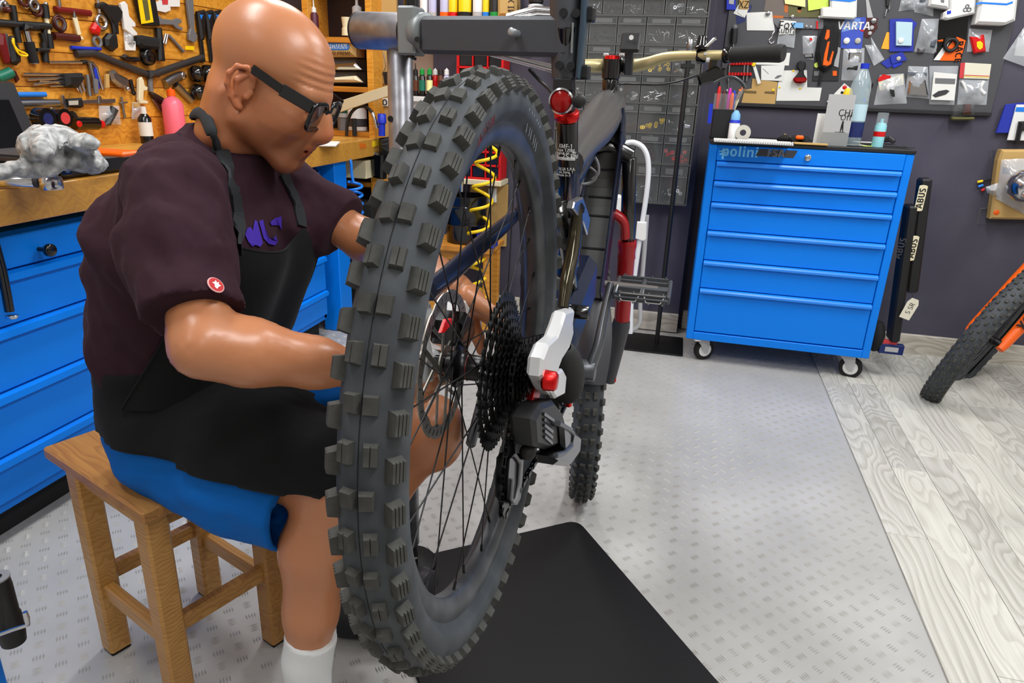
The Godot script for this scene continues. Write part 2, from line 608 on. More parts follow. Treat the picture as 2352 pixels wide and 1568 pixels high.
	mat("mid_pale", Color(0.52,0.53,0.53),0.6)
	mat("navy_label", Color(0.06,0.13,0.36),0.4)
	mat("label_red", Color(0.78,0.22,0.24),0.5)
	mat("pale_label", Color(0.72,0.83,0.87),0.4)
	mat("pale_teal", Color(0.55,0.80,0.83),0.35)
	clear("bottle_pet", Color(0.80,0.90,0.93),0.28,0.06)
	for e in [["rack_grey",0.30,0.30,0.29],["board_grey",0.27,0.27,0.285],["board_dark",0.10,0.10,0.11],["panel_brown",0.42,0.38,0.35],["panel_orange",0.72,0.38,0.12],["olive",0.36,0.35,0.18],["olive_pale",0.50,0.51,0.42],["card_dark",0.42,0.33,0.18],["varta_blue",0.20,0.30,0.72],["varta_pale",0.42,0.55,0.82],["case_black",0.10,0.10,0.115],["purple",0.32,0.10,0.17],["amber",0.35,0.16,0.04],["lilac",0.72,0.72,0.84],["pale_bar",0.78,0.73,0.60],["panel_light",0.66,0.58,0.52],["slate_dark",0.17,0.165,0.17],["brown_dark",0.13,0.06,0.06],["slate",0.33,0.36,0.40],["orange_yellow",0.95,0.66,0.15],["blue_card",0.09,0.17,0.62]]:
		mat(e[0], Color(e[1], e[2], e[3]),0.5)
	clear("bin_edge", Color(0.55,0.56,0.56),0.35,0.15)
	clear("glass", Color(0.9,0.95,0.97),0.12,0.05)
	clear("bag_film", Color(0.86,0.88,0.9),0.30,0.12)
	clear("bin_plastic", Color(0.6,0.62,0.62),0.10,0.06)
	clear("smoke", Color(0.12,0.12,0.13),0.75,0.08)

func room() -> void:
	var T := 0.12
	struct("wall_back", mb().bx(Vector3((LEFT + RIGHT) / 2, TOP / 2, BACK - T / 2), Vector3(RIGHT - LEFT + 2 * T, TOP, T)), M.wall_paint)
	struct("wall_left", mb().bx(Vector3(LEFT - T / 2, TOP / 2, (BACK + FRONT) / 2), Vector3(T, TOP, FRONT - BACK)), M.wall_light)
	struct("wall_right", mb().bx(Vector3(RIGHT + T / 2, TOP / 2, (BACK + FRONT) / 2), Vector3(T, TOP, FRONT - BACK)), M.wall_light)
	struct("wall_front", mb().bx(Vector3((LEFT + RIGHT) / 2, TOP / 2, FRONT + T / 2), Vector3(RIGHT - LEFT + 2 * T, TOP, T)), M.wall_light)
	struct("ceiling", mb().bx(Vector3((LEFT + RIGHT) / 2, TOP + T / 2, (BACK + FRONT) / 2), Vector3(RIGHT - LEFT + 2 * T, T, FRONT - BACK + 2 * T)), M.white_paint)
	# the stretch of the back wall behind the drawer rack stands proud
	var e := az(1574,600,-3.60).x
	struct("trim_1", mb().bx(Vector3((-1.35 + e) / 2, TOP / 2 + 0.001,-3.66), Vector3(e + 1.35, TOP - 0.004,0.09),0.003), M.wall_paint)
	struct("baseboard_back", mb().bx(Vector3((e + RIGHT) / 2 + 0.01,0.055,-3.69), Vector3(RIGHT - e - 0.02,0.10,0.022),0.003), M.baseboard_wood)
	struct("baseboard_back", mb().bx(Vector3((e - 1.35) / 2,0.055,-3.606), Vector3(e + 1.35,0.10,0.02),0.003), M.baseboard_wood)

func build_floor() -> void:
	var EDGE := 0.675
	var f := struct("floor", mb().bx(Vector3((LEFT + RIGHT) / 2,-0.05, (BACK + FRONT) / 2), Vector3(RIGHT - LEFT + 0.24,0.10, FRONT - BACK + 0.24)), M.floor_metal)
	# five-bar pattern of the checker sheet: groups of four lozenges, turned alternately
	var g := mb()
	for k in 4:
		var x := (k - 1.5) * 0.0062
		var L := 0.0105
		var a := Vector3(x, 0.0,-L)
		var b := Vector3(x, 0.0, L)
		for s in [-1.0,1.0]:
			var m := Vector3(x + s * 0.0023,0.0,0)
			g.flat(a, m, Vector3(x, 0.0016,0), Vector3(s, 2,0))
			g.flat(b, m, Vector3(x, 0.0016,0), Vector3(s, 2,0))
	var P := 0.0425
	var da := Vector3(0.7071,0,0.7071) * P
	var db := Vector3(0.7071,0,-0.7071) * P
	var xs: Array[Transform3D] = []
	for i in range(-140,140):
		for j in range(-140,140):
			var p := da * i + db * j + Vector3(0.01,0.0002,0)
			if p.x < EDGE - 0.02 and p.x > -1.75 and p.z > BACK + 0.12 and p.z < -0.35:
				var turn := PI / 4 if (i + j) % 2 == 0 else -PI / 4
				xs.append(Transform3D(Basis(Vector3.UP, turn), p))
	var mm := MultiMesh.new()
	mm.transform_format = MultiMesh.TRANSFORM_3D
	mm.mesh = g.mesh()
	mm.instance_count = xs.size()
	for i in xs.size():
		mm.set_instance_transform(i, xs[i])
	var mi := MultiMeshInstance3D.new()
	mi.multimesh = mm
	mi.material_override = M.floor_bars
	mi.name = "raised_bars"
	f.add_child(mi)
	mi.set_meta("kind","stuff")
	# pale laminate boards on the right, running away from the lens
	var shapes := {}
	var W := 0.112
	var row := 0
	var x0 := EDGE
	while x0 < RIGHT - 0.01:
		var z := BACK - 0.0 - rng.randf() * 0.8
		if row == 0: z = -3.86
		if row == 1: z = -3.95
		while z < FRONT:
			var L: float = 0.95 if rng.randf() < 0.6 else 0.78
			var za := maxf(z, BACK)
			var zb := minf(z + L, FRONT)
			z += L
			if zb - za < 0.02:
				continue
			var key := int(round((zb - za) * 1000))
			if not shapes.has(key):
				shapes[key] = mb().bx(Vector3.ZERO, Vector3(zb - za - 0.0012,0.007, W - 0.0014),0.0009).mesh()
			var o := MeshInstance3D.new()
			o.mesh = shapes[key]
			o.material_override = M["plank%d" % rng.randi_range(0,5)]
			var nm := "plank"
			var k := 0
			while f.has_node(nm):
				k += 1
				nm = "plank_%03d" % k
			o.name = nm
			f.add_child(o)
			o.position = Vector3(x0 + W / 2,0.0035, (za + zb) / 2)
			o.rotation.y = PI / 2 if rng.randf() < 0.5 else -PI / 2
		x0 += W
		row += 1

# ---------- the mountain bike ----------
func wheel_point(c: Vector3, basis: Basis, r: float, th: float, x: float) -> Vector3:
	return c + basis * Vector3(x, r * sin(th), r * cos(th))
func patch(st: MB, c: Vector3, bs: Basis, t0: float, t1: float, a: Vector2, b: Vector2, steps := 6) -> void:
	# a strip of a wheel's flank between the profile points a and b (x, radius)
	for i in steps:
		var p := lerpf(t0, t1, float(i) / steps)
		var q := lerpf(t0, t1, float(i + 1) / steps)
		var o := bs * Vector3(signf(a.x),0,0)
		var nn := bs * Vector3(absf(b.y - a.y) * signf(a.x),-(b.x - a.x) * signf(a.x) * signf(b.y - a.y) * sin((p + q) / 2),-(b.x - a.x) * signf(a.x) * signf(b.y - a.y) * cos((p + q) / 2))
		st.quad(wheel_point(c, bs, a.y, p, a.x), wheel_point(c, bs, a.y, q, a.x), wheel_point(c, bs, b.y, q, b.x), wheel_point(c, bs, b.y, p, b.x), nn if nn.length() > 0.0001 else o)
func wheel_letters(st: MB, txt: String, c: Vector3, bs: Basis, th: float, r: float, h: float, flank: Callable, lean := 0.0) -> void:
	var tm := TextMesh.new()
	tm.text = txt
	tm.font = SystemFont.new()
	tm.font.font_names = PackedStringArray(["Droid Sans"])
	tm.font_size = 64
	tm.pixel_size = h / 46.0
	tm.depth = 0.0
	var arr := tm.surface_get_arrays(0)
	var vs: PackedVector3Array = arr[Mesh.ARRAY_VERTEX]
	var ix: PackedInt32Array = arr[Mesh.ARRAY_INDEX]
	for i in range(0, ix.size(),3):
		var q := []
		for k in 3:
			var v := vs[ix[i + k]]
			var rr := r + v.y
			q.append(wheel_point(c, bs, rr, th - (v.x + v.y * lean) / r, flank.call(rr)))
		st.flat(q[0], q[1], q[2], bs * Vector3(1,0,0))

const TYRE_C := 0.3405
const TYRE_R := 0.0305
func tyre_section(x_only := -1.0) -> Array:
	var s := [Vector2(0.0172,0.3155), Vector2(0.0205,0.3215)]
	for i in 23:
		var f := deg_to_rad(lerpf(116,-116, i / 22.0))
		s.append(Vector2(sin(f) * TYRE_R * 1.04, TYRE_C + cos(f) * TYRE_R))
	s.append(Vector2(-0.0205,0.3215))
	s.append(Vector2(-0.0172,0.3155))
	return s
func sweep_wheel(st: MB, c: Vector3, bs: Basis, sec: Array, seg: int, out_sign := 1.0) -> void:
	var m := sec.size()
	var nr := []
	for i in m:
		var d: Vector2 = (sec[mini(i + 1, m - 1)] - sec[maxi(i - 1,0)]).normalized()
		nr.append(Vector2(d.y, -d.x) * -1.0 * out_sign)
	for k in seg:
		var t0 := TAU * k / seg
		var t1 := TAU * (k + 1) / seg
		for i in m - 1:
			var q := []
			var w := []
			for e in [[i, t0],[i, t1],[i + 1, t1],[i + 1, t0]]:
				var p: Vector2 = sec[e[0]]
				var nn: Vector2 = nr[e[0]]
				q.append(wheel_point(c, bs, p.y, e[1], p.x))
				w.append(bs * Vector3(nn.x, nn.y * sin(e[1]), nn.y * cos(e[1])))
			st.tri(q[0], q[1], q[2], w[0], w[1], w[2])
			st.tri(q[0], q[2], q[3], w[0], w[2], w[3])
func knob_mesh(w: float, l: float, h: float, slots: int, along := false, ramp := 0.0) -> MB:
	# x across the tyre, y away from it, z along the rolling direction; slots are fine sipes cut into the top
	var st := mb()
	var hb := h - 0.0018
	var tp := 0.82
	var p := [Vector3(-w / 2,-0.004,-l / 2), Vector3(w / 2,-0.004,-l / 2), Vector3(w / 2,-0.004, l / 2), Vector3(-w / 2,-0.004, l / 2)]
	var q := []
	for v in p:
		q.append(Vector3(v.x * tp, hb - (ramp if v.z < 0 else 0.0), v.z * tp))
	st.quad(q[0], q[1], q[2], q[3], Vector3.UP)
	for i in 4:
		var j := (i + 1) % 4
		st.quad(p[i], p[j], q[j], q[i], p[i] + p[j])
	var W := w * tp
	var n := slots + 1
	var gap := 0.0007
	var sw := (W - gap * slots) / n
	for i in n:
		var xc := -W / 2 + sw / 2 + i * (sw + gap)
		var a := []
		var b := []
		for cn in [[-1,-1],[1,-1],[1,1],[-1,1]]:
			var z: float = cn[1] * l * tp / 2
			a.append(Vector3(xc + cn[0] * sw / 2, hb - (ramp if cn[1] < 0 else 0.0), z))
			b.append(Vector3(xc + cn[0] * sw / 2 * 0.94, h - (ramp if cn[1] < 0 else 0.0), z * 0.94))
		st.quad(b[0], b[1], b[2], b[3], Vector3.UP)
		for k in 4:
			var j := (k + 1) % 4
			st.quad(a[k], a[j], b[j], b[k], (a[k] + a[j]) / 2 - Vector3(xc, 0,0))
	return st
func knob_frame(c: Vector3, bs: Basis, th: float, phi: float, sink := 0.0005) -> Transform3D:
	var rad := bs * Vector3(0, sin(th), cos(th))
	var ax_ := bs * Vector3(1,0,0)
	var nn := rad * cos(phi) + ax_ * sin(phi)
	var tt := bs * Vector3(0, cos(th),-sin(th))
	var x := nn.cross(tt)
	return Transform3D(Basis(x, nn, tt), c + rad * (TYRE_C + cos(phi) * (TYRE_R - sink)) + ax_ * sin(phi) * (TYRE_R * 1.04 - sink))

func wheel_core(w: Node3D, c: Vector3, bs: Basis, name_tyre := "tyre") -> void:
	var ty := mb()
	sweep_wheel(ty, c, bs, tyre_section(),120)
	obj("tyre", ty, M.tyre, w)
	var rim := mb()
	sweep_wheel(rim, c, bs, [Vector2(-0.0172,0.3185), Vector2(-0.0182,0.3175), Vector2(-0.0182,0.309), Vector2(-0.0165,0.302), Vector2(-0.011,0.2925), Vector2(-0.006,0.2895), Vector2(0.006,0.2895), Vector2(0.011,0.2925), Vector2(0.0165,0.302), Vector2(0.0182,0.309), Vector2(0.0182,0.3175), Vector2(0.0172,0.3185)],120,-1.0)
	obj("rim", rim, M.rim_paint, w)

func bike_materials() -> void:
	var t := mat("tyre", Color(1,1,1),0.62,0.0,0.4)
	tri_map(t, noise_tex(90,5.0, Color(0.18,0.195,0.21), Color(0.28,0.295,0.31),256), Vector3(3,3,3))
	tri_map(mat("knob_rubber", Color(1,1,1),0.7,0.0,0.4), noise_tex(91,5.0, Color(0.20,0.20,0.19), Color(0.30,0.30,0.285),128), Vector3(9,9,9))
	tri_map(mat("rim_paint", Color(1,1,1),0.4,0.0,0.5), noise_tex(92,4.0, Color(0.16,0.17,0.18), Color(0.27,0.28,0.30),128), Vector3(4,4,4))
	mat("spoke_steel", Color(0.16,0.16,0.165),0.3,0.8)
	mat("cog_steel", Color(0.10,0.105,0.105),0.3,0.75)
	mat("rotor_steel", Color(0.50,0.48,0.45),0.35,0.8)
	mat("frame_grey", Color(0.34,0.33,0.325),0.32,0.3)
	mat("frame_blue", Color(0.07,0.105,0.19),0.25,0.35)
	mat("stay_olive", Color(0.24,0.22,0.16),0.16,0.6)
	mat("bar_gold", Color(0.76,0.71,0.52),0.35,0.35)
	mat("red_lens", Color(0.55,0.02,0.02),0.12)
	mat("crank_grey", Color(0.30,0.31,0.325),0.35,0.4)
	mat("rubber_sleeve", Color(0.10,0.10,0.10),0.75)
	mat("silver_white", Color(0.80,0.80,0.80),0.3,0.2)
	mat("battery", Color(0.16,0.155,0.15),0.5)

func bike() -> void:
	bike_materials()
	var H := Vector3(-0.24,0.844,-0.828)
	var I := Basis()
	var b := thing("mountain_bike","dark blue and grey mountain bike with knobbly tyres, clamped nose-down in the repair stand","bicycle", Vector3(-0.24,0,-1.4))
	# --- rear wheel
	var w := Node3D.new()
	w.name = "rear_wheel"
	b.add_child(w)
	w.global_position = H
	wheel_core(w, H, I)
	var side := knob_mesh(0.0165,0.0235,0.0098,3).mesh()
	var mid_a := knob_mesh(0.0140,0.0215,0.0075,1).mesh()
	var mid_b := knob_mesh(0.0148,0.0195,0.0072,0, false, 0.002).mesh()
	var N := 56
	for i in N:
		var th := TAU * i / N + 0.03
		for k in 4:
			var odd := i % 2 == 1
			var phi: float = deg_to_rad([-56.0, (-19.0 if odd else -14.5), (19.0 if odd else 14.5),56.0][k])
			var dth: float = [0.0,0.35,0.35,0.0][k] * TAU / N
			var o := MeshInstance3D.new()
			o.mesh = side if k == 0 or k == 3 else (mid_a if odd else mid_b)
			o.material_override = M.knob_rubber
			o.name = "tread_knob" if i + k == 0 else "tread_knob_%03d" % (i * 4 + k)
			w.add_child(o)
			o.global_transform = knob_frame(H, I, th + dth, phi)
	# fine mould ridge along the tread's middle
	var ridge := PackedVector3Array()
	for i in 120:
		ridge.append(wheel_point(H, I, TYRE_C + TYRE_R, TAU * i / 120,0.0))
	obj("mould_ridge", mb().tube(ridge, 0.0006,4, true), M.black_matte, w)
	# print on the flank
	var fl := func(rr: float) -> float:
		var cs := clampf((rr - TYRE_C) / TYRE_R, -1.0,1.0)
		return sqrt(maxf(0.0,1.0 - cs * cs)) * TYRE_R * 1.04 + 0.0007
	var pale := mat("print_pale", Color(0.66,0.71,0.76),0.6)
	var redp := mat("print_red", Color(0.42,0.07,0.10),0.6)
	var lt := mb()
	wheel_letters(lt,"/// // /", H, I, deg_to_rad(112),0.3275,0.021, fl, 1.5)
	wheel_letters(lt,"29x2.50  TR  60 TPI", H, I, deg_to_rad(66),0.3225,0.0052, fl)
	obj("flank_print", lt, pale, w)
	var rt := mb()
	wheel_letters(rt,"ASSEGAI", H, I, deg_to_rad(70),0.333,0.0125, fl)
	obj("flank_print", rt, redp, w)
	# rim stickers (right flank of the rim, lower front)
	var st := mb()
	patch(st, H, I, deg_to_rad(213), deg_to_rad(221), Vector2(0.0186,0.3165), Vector2(0.0117,0.2925),4)
	patch(st, H, I, deg_to_rad(213), deg_to_rad(221), Vector2(-0.0186,0.3165), Vector2(-0.0117,0.2925),4)
	obj("rim_sticker", st, M.red, w).set_meta("label","small red rim sticker with a white stroke")
	var sw := mb()
	patch(sw, H, I, deg_to_rad(215), deg_to_rad(216.6), Vector2(0.0189,0.314), Vector2(0.0153,0.302),2)
	patch(sw, H, I, deg_to_rad(216.2), deg_to_rad(218.6), Vector2(0.0156,0.302), Vector2(0.0130,0.2955),2)
	patch(sw, H, I, deg_to_rad(223.3), deg_to_rad(224.2), Vector2(0.0175,0.309), Vector2(0.014,0.2995),2)
	obj("sticker_mark", sw, M.white_plastic, w)
	var sp := mb()
	patch(sp, H, I, deg_to_rad(229), deg_to_rad(247), Vector2(0.0186,0.3165), Vector2(0.0117,0.2925),8)
	obj("rim_panel", sp, mat("rim_panel_grey", Color(0.27,0.30,0.335),0.5), w)
	# hub: shell, flanges, end caps along x
	var hx := Transform3D(Basis(Vector3(0,1,0), Vector3(1,0,0), Vector3(0,0,-1)), H)
	var hub := mb().lathe(hx, [Vector2(0,-0.068), Vector2(0.011,-0.068), Vector2(0.012,-0.05), Vector2(0.019,-0.049), Vector2(0.02,-0.04), Vector2(0.029,-0.038), Vector2(0.03,-0.034), Vector2(0.022,-0.031), Vector2(0.0175,-0.024), Vector2(0.0175,0.008), Vector2(0.023,0.014), Vector2(0.029,0.017), Vector2(0.029,0.021), Vector2(0.02,0.024), Vector2(0.0165,0.03), Vector2(0.0165,0.062), Vector2(0.011,0.064), Vector2(0.011,0.072), Vector2(0,0.072)],28)
	obj("hub", hub, mat("hub_black", Color(0.06,0.06,0.065),0.3,0.4), w)
	obj("hub_band", mb().lathe(hx, [Vector2(0.0178,-0.021), Vector2(0.0182,-0.021), Vector2(0.0182,-0.0195), Vector2(0.0178,-0.0195)],28), M.dark_red, w)
	# spokes: 28, crossed, from flange to rim
	var spoke := func(k: int) -> void:
		var left := k % 2 == 0
		var th := TAU * k / 28.0
		var lead := 1.0 if (k / 2) % 2 == 0 else -1.0
		var fx := -0.036 if left else 0.019
		var a := wheel_point(H, I, 0.0265, th + lead * 1.32, fx + (0.002 if lead > 0 else -0.002))
		var e := wheel_point(H, I, 0.2915, th, -0.003 if left else 0.003)
		var d := (e - a).normalized()
		var s := mb().cyl(a, e, 0.00105,0.00095,6)
		s.cyl(e - d * 0.013, e, 0.0021,0.0019,6)
		obj("spoke", s, M.spoke_steel, w)
	for k in 28:
		spoke.call(k)
	# cassette: twelve sprockets
	var teeth := [51,45,39,34,29,25,22,19,17,15,13,11]
	for k in 12:
		var nt: int = teeth[k]
		var R := nt * 0.0127 / TAU
		var ro := []
		var ri := []
		for q in nt * 4:
			ro.append(R + [0.0032,0.0032,-0.0022,-0.0026][q % 4])
			var base: float = 0.018
			if k < 3:
				base = R - 0.014
			elif k < 6:
				base = R - 0.016
			ri.append(maxf(base, 0.0165))
		var t := Transform3D(hx.basis, H + Vector3(0.0235 + k * 0.0039,0,0))
		var s := mb().ring(t, ro, ri, 0.0019)
		if k < 6:
			for a in 8:
				var an := TAU * a / 8 + k * 0.16
				var p0 := wheel_point(H, I, 0.0175, an, 0.0235 + k * 0.0039)
				var p1 := wheel_point(H, I, R - 0.012, an + 0.42,0.0235 + k * 0.0039)
				s.beam(p0, p1,0.0017,0.006, Vector3(1,0,0),0.0)
		obj("sprocket", s, M.cog_steel, w)
	# brake rotor on the left
	var rx := Transform3D(hx.basis, H + Vector3(-0.054,0,0))
	var ro2 := []
	var ri2 := []
	for q in 144:
		var ph := q % 12
		ro2.append(0.1015 - (0.0016 if ph < 3 else 0.0))
		ri2.append(0.084 + 0.0022 * sin(TAU * q / 144.0 * 12.0))
	var rot := mb().ring(rx, ro2, ri2,0.0019)
	for a in 6:
		var an := TAU * a / 6
		rot.beam(wheel_point(H, I, 0.022, an, -0.054), wheel_point(H, I, 0.086, an + 0.55,-0.054),0.0019,0.0075, Vector3(1,0,0),0.0)
		rot.beam(wheel_point(H, I, 0.045, an + 0.2,-0.054), wheel_point(H, I, 0.085, an - 0.1,-0.054),0.0019,0.005, Vector3(1,0,0),0.0)
	rot.ring(rx, _const(36,0.026), _const(36,0.0155),0.0022)
	obj("brake_rotor", rot, M.rotor_steel, w)
	var rs := mb()
	for a in 36:
		var an := TAU * a / 36.0
		for s2 in [-1,1]:
			rs.beam(wheel_point(H, I, 0.0895, an, -0.054 + s2 * 0.001), wheel_point(H, I, 0.097, an + 0.04,-0.054 + s2 * 0.001),0.0003,0.0022, Vector3(1,0,0),0.0)
	obj("rotor_slots", rs, M.black_matte, w).set_meta("kind","stuff")

	# --- front wheel, on the floor, steered a little to the left
	var F := Vector3(-0.236,0.3745,-1.965)
	var FB := Basis(Vector3.UP, deg_to_rad(9))
	var fw := Node3D.new()
	fw.name = "front_wheel"
	b.add_child(fw)
	fw.global_position = F
	wheel_core(fw, F, FB)
	var tr := mb()
	for i in N:
		for k in 4:
			var phi: float = deg_to_rad([-56.0,-17.0,17.0,56.0][k])
			var t := knob_frame(F, FB, TAU * (i + [0.0,0.4,0.4,0.0][k]) / N, phi)
			tr.box(t * Transform3D(Basis(), Vector3(0,0.0015,0)), Vector3(0.0135,0.011 if k % 3 else 0.014,0.0185),0.0015)
	obj("tread", tr, M.knob_rubber, fw).set_meta("kind","stuff")
	for k in 24:
		var left := k % 2 == 0
		var th := TAU * k / 24.0
		var lead := 1.0 if (k / 2) % 2 == 0 else -1.0
		obj("spoke", mb().cyl(wheel_point(F, FB, 0.026, th + lead * 1.3,-0.028 if left else 0.028), wheel_point(F, FB, 0.2915, th, 0.0),0.001,0.001,5), M.spoke_steel, fw)
	var fx := Transform3D(FB * hx.basis, F)
	obj("hub", mb().lathe(fx, [Vector2(0,-0.055), Vector2(0.011,-0.055), Vector2(0.018,-0.035), Vector2(0.029,-0.032), Vector2(0.029,-0.028), Vector2(0.017,-0.02), Vector2(0.017,0.02), Vector2(0.029,0.028), Vector2(0.029,0.032), Vector2(0.018,0.035), Vector2(0.011,0.055), Vector2(0,0.055)],20), M.hub_black, fw)
	var fs := mb()
	for a in [200.0,20.0,335.0,150.0]:
		patch(fs, F, FB, deg_to_rad(a), deg_to_rad(a + 7), Vector2(-0.0186,0.3165), Vector2(-0.0117,0.2925),4)
	obj("rim_sticker", fs, M.red, fw)
	# --- frame
	var X := -0.24
	var seat := mb()
	seat.cyl(ax(1303,275, X), ax(1307,575, X),0.0205,0.0205,24,0.001)
	seat.cyl(ax(1307,570, X), Vector3(X, 0.74,-1.47),0.022,0.024,20)
	var seat_o := obj("seat_tube", seat, M.black_gloss, b)
	# white small print down the back of the seat tube
	var pr := mb()
	var lines := [["XMF-1",425,0.010],["max rider 120kg",436,0.0055],["continuous power 250W",444,0.005],["PAC 25 km/h",355,0.012]]
	var rowsy := [[334,"XMF-1",0.0085],[343,"max 120kg",0.0065],[350,"engine nr. 307",0.006],[357,"EPAC 25 km/h",0.010],[386,"ITALIA S.P.A.",0.006],[393,"via Zona, 1",0.005],[400,"Made in Italy",0.005]]
	for e in rowsy:
		var at := ax(1303, e[0], X)
		seat_print(pr, e[1], at, 0.0209, e[2])
	obj("seat_tube_print", pr, M.white_plastic, b)
	var pbar := mb()
	var pa := ax(1303,366, X)
	for k in 8:
		var a0 := lerpf(-1.2,1.0, k / 8.0)
		var a1 := lerpf(-1.2,1.0, (k + 1) / 8.0)
		pbar.quad(pa + Vector3(sin(a0),0, cos(a0)) * 0.0209, pa + Vector3(sin(a1),0, cos(a1)) * 0.0209, pa + Vector3(sin(a1),0, cos(a1)) * 0.0209 + Vector3(0,0.006,0), pa + Vector3(sin(a0),0, cos(a0)) * 0.0209 + Vector3(0,0.006,0), Vector3(sin(a0),0, cos(a0)))
	obj("print_bar", pbar, M.light_grey, b)
	obj("seat_post", mb().cyl(ax(1303,262, X), ax(1301,60, X),0.0155,0.0155,20), M.black_gloss, b)
	obj("seat_collar", mb().cyl(ax(1302,275, X), ax(1302,255, X),0.0235,0.0235,24,0.002), M.red_anodised, b).set_meta("label","red anodised seat collar")
	# tail lamp
	var lp := ax(1298,232, X) + Vector3(0,0,0.036)
	var lt3 := Transform3D(Basis(Vector3(1,0,0), Vector3(0,0,1), Vector3(0,-1,0)), lp)
	var lampb := obj("tail_lamp", mb().lathe(lt3,[Vector2(0,-0.022), Vector2(0.016,-0.022), Vector2(0.0215,-0.008), Vector2(0.0215,0.002), Vector2(0.0,0.002)],28).bx(lp + Vector3(0,0.028,-0.012), Vector3(0.034,0.022,0.026),0.003), M.black_plastic, b)
	obj("lamp_rim", mb().lathe(lt3,[Vector2(0.0195,0.001), Vector2(0.0225,0.001), Vector2(0.0225,0.005), Vector2(0.0195,0.006)],32), M.chrome, lampb)
	var lens := mb().lathe(lt3,[Vector2(0.0196,0.003), Vector2(0.015,0.0052), Vector2(0.0,0.0062)],28)
	obj("lamp_lens", lens, M.red_lens, lampb)
	# top tube: a broad, ridged beam from seat tube to head
	var tt := axs([1312,372,1335,335,1362,300,1385,266,1400,240], X)
	obj("top_tube", mb().tube(smooth(tt, 5), lerps([0.026,0.034,0.046,0.050,0.044],21),12, false, Vector3(1,0,0),1.0), M.frame_grey, b)
	obj("gusset", mb().tube(smooth(axs([1312,420,1330,385,1350,345,1365,310], X),4), lerps([0.018,0.02,0.022,0.016],13),10), M.frame_blue, b)
	obj("head_tube", mb().cyl(az(1402,232,-1.975), az(1402,330,-1.975),0.036,0.042,24,0.004), M.frame_blue, b)
	# down tube: hollow channel with the battery in it
	var dt := smooth(PackedVector3Array([az(1398,262,-1.93), az(1392,330,-1.90), az(1380,430,-1.88), az(1366,540,-1.82), az(1346,680,-1.72)]),5)
	var dtw := mb()
	var dtb := mb()
	for i in dt.size() - 1:
		var u := (dt[i + 1] - dt[i]).normalized()
		var nrm := u.cross(Vector3(1,0,0)).normalized()
		if nrm.z < 0: nrm = -nrm
		for s in [-1,1]:
			dtw.beam(dt[i] + Vector3(s * 0.040,0,0) - u * 0.002, dt[i + 1] + Vector3(s * 0.040,0,0) + u * 0.002,0.007,0.085, Vector3(1,0,0),0.002)
		dtb.beam(dt[i] - nrm * 0.02, dt[i + 1] - nrm * 0.02,0.074,0.03, Vector3(1,0,0),0.0)
	obj("down_tube", dtw, M.frame_blue, b)
	obj("battery_cover", dtb, M.battery, b)
	var seams := mb()
	for i in [8,11,13,16,18]:
		var u := (dt[i] - dt[i - 1]).normalized()
		var nrm := u.cross(Vector3(1,0,0)).normalized()
		if nrm.z < 0: nrm = -nrm
		seams.bx(dt[i] - nrm * 0.006, Vector3(0.06,0.005,0.01),0.001)
	obj("battery_seam", seams, M.black_matte, b)
	for path in [[1330,352,1355,350,1372,372,1374,398,1360,412],[1318,366,1345,378,1366,392,1373,402],[1372,395,1366,412,1348,422,1326,420,1312,414],[1338,380,1330,420,1322,450,1316,480],[1344,384,1336,424,1328,456,1318,490]]:
		obj("cable", mb().tube(smooth(azs(path, -1.66),5),0.0035 if path.size() > 8 else 0.0028,7), M.mid_grey, b)
	# shock linkage and seat stays
	var rs1 := smooth(axs([1326,478,1322,530,1313,590,1301,650,1293,706],-0.168),5)
	obj("seat_stay", mb().tube(rs1, lerps([0.0125,0.0145,0.016,0.0155,0.0125], rs1.size()),12, false, Vector3(1,0,0),0.72), M.stay_olive, b)
	var rs2 := smooth(axs([1192,486,1155,520,1100,566,1040,622,985,668],-0.315),5)
	obj("seat_stay", mb().tube(rs2, lerps([0.0125,0.0145,0.016,0.0155,0.014], rs2.size()),12, false, Vector3(1,0,0),0.8), M.frame_blue, b)
	obj("stay_bridge", mb().tube(smooth(PackedVector3Array([ax(1326,480,-0.168), ax(1318,470,-0.2), Vector3(-0.24,1.04,-1.42), ax(1200,482,-0.30), ax(1192,488,-0.315)]),5),0.012,10), M.frame_blue, b)
	var lk := mb()
	lk.prism(Transform3D(Basis(Vector3(0,0,-1), Vector3(0,1,0), Vector3(1,0,0)), Vector3(-0.175,0,0)), _yz(axs([1310,462,1330,452,1347,500,1341,540,1332,512,1306,478],-0.17)),0.012,0.002, true)
	obj("shock_link", lk, M.steel, b)
	obj("shock", mb().cyl(ax(1302,480,-0.21), ax(1312,600,-0.22),0.02,0.02,18,0.002).cyl(ax(1300,560,-0.21), ax(1318,690,-0.22),0.013,0.013,14), M.black_gloss, b)
	# chain stays
	for s in [-1.0,1.0]:
		var cs := smooth(PackedVector3Array([H + Vector3(s * 0.078,0,-0.012), H + Vector3(s * 0.072,-0.055,-0.13), Vector3(-0.24 + s * 0.055,0.70,-1.14), Vector3(-0.24 + s * 0.045,0.68,-1.25)]),6)
		obj("chain_stay", mb().tube(cs, lerps([0.014,0.016,0.018,0.018], cs.size()),12, false, Vector3(1,0,0),0.8), M.black_gloss if s > 0 else M.silver_white, b)
	# ribbed rubber sleeve on the drive-side stay
	var sl := mb()
	var sa := ax(1294,796,-0.165)
	var sb := ax(1306,912,-0.158)
	var pro := []
	for i in 29:
		pro.append(Vector2(0.029 * pow(sin(PI * (i + 1.2) / 31.0),0.4) + (0.0016 if i % 2 else 0.0), i * sa.distance_to(sb) / 28.0))
	var yy := (sb - sa).normalized()
	var xx := yy.cross(Vector3(0,0.3,1)).normalized()
	sl.lathe(Transform3D(Basis(xx, yy, xx.cross(yy)), sa), pro, 20,0.2)
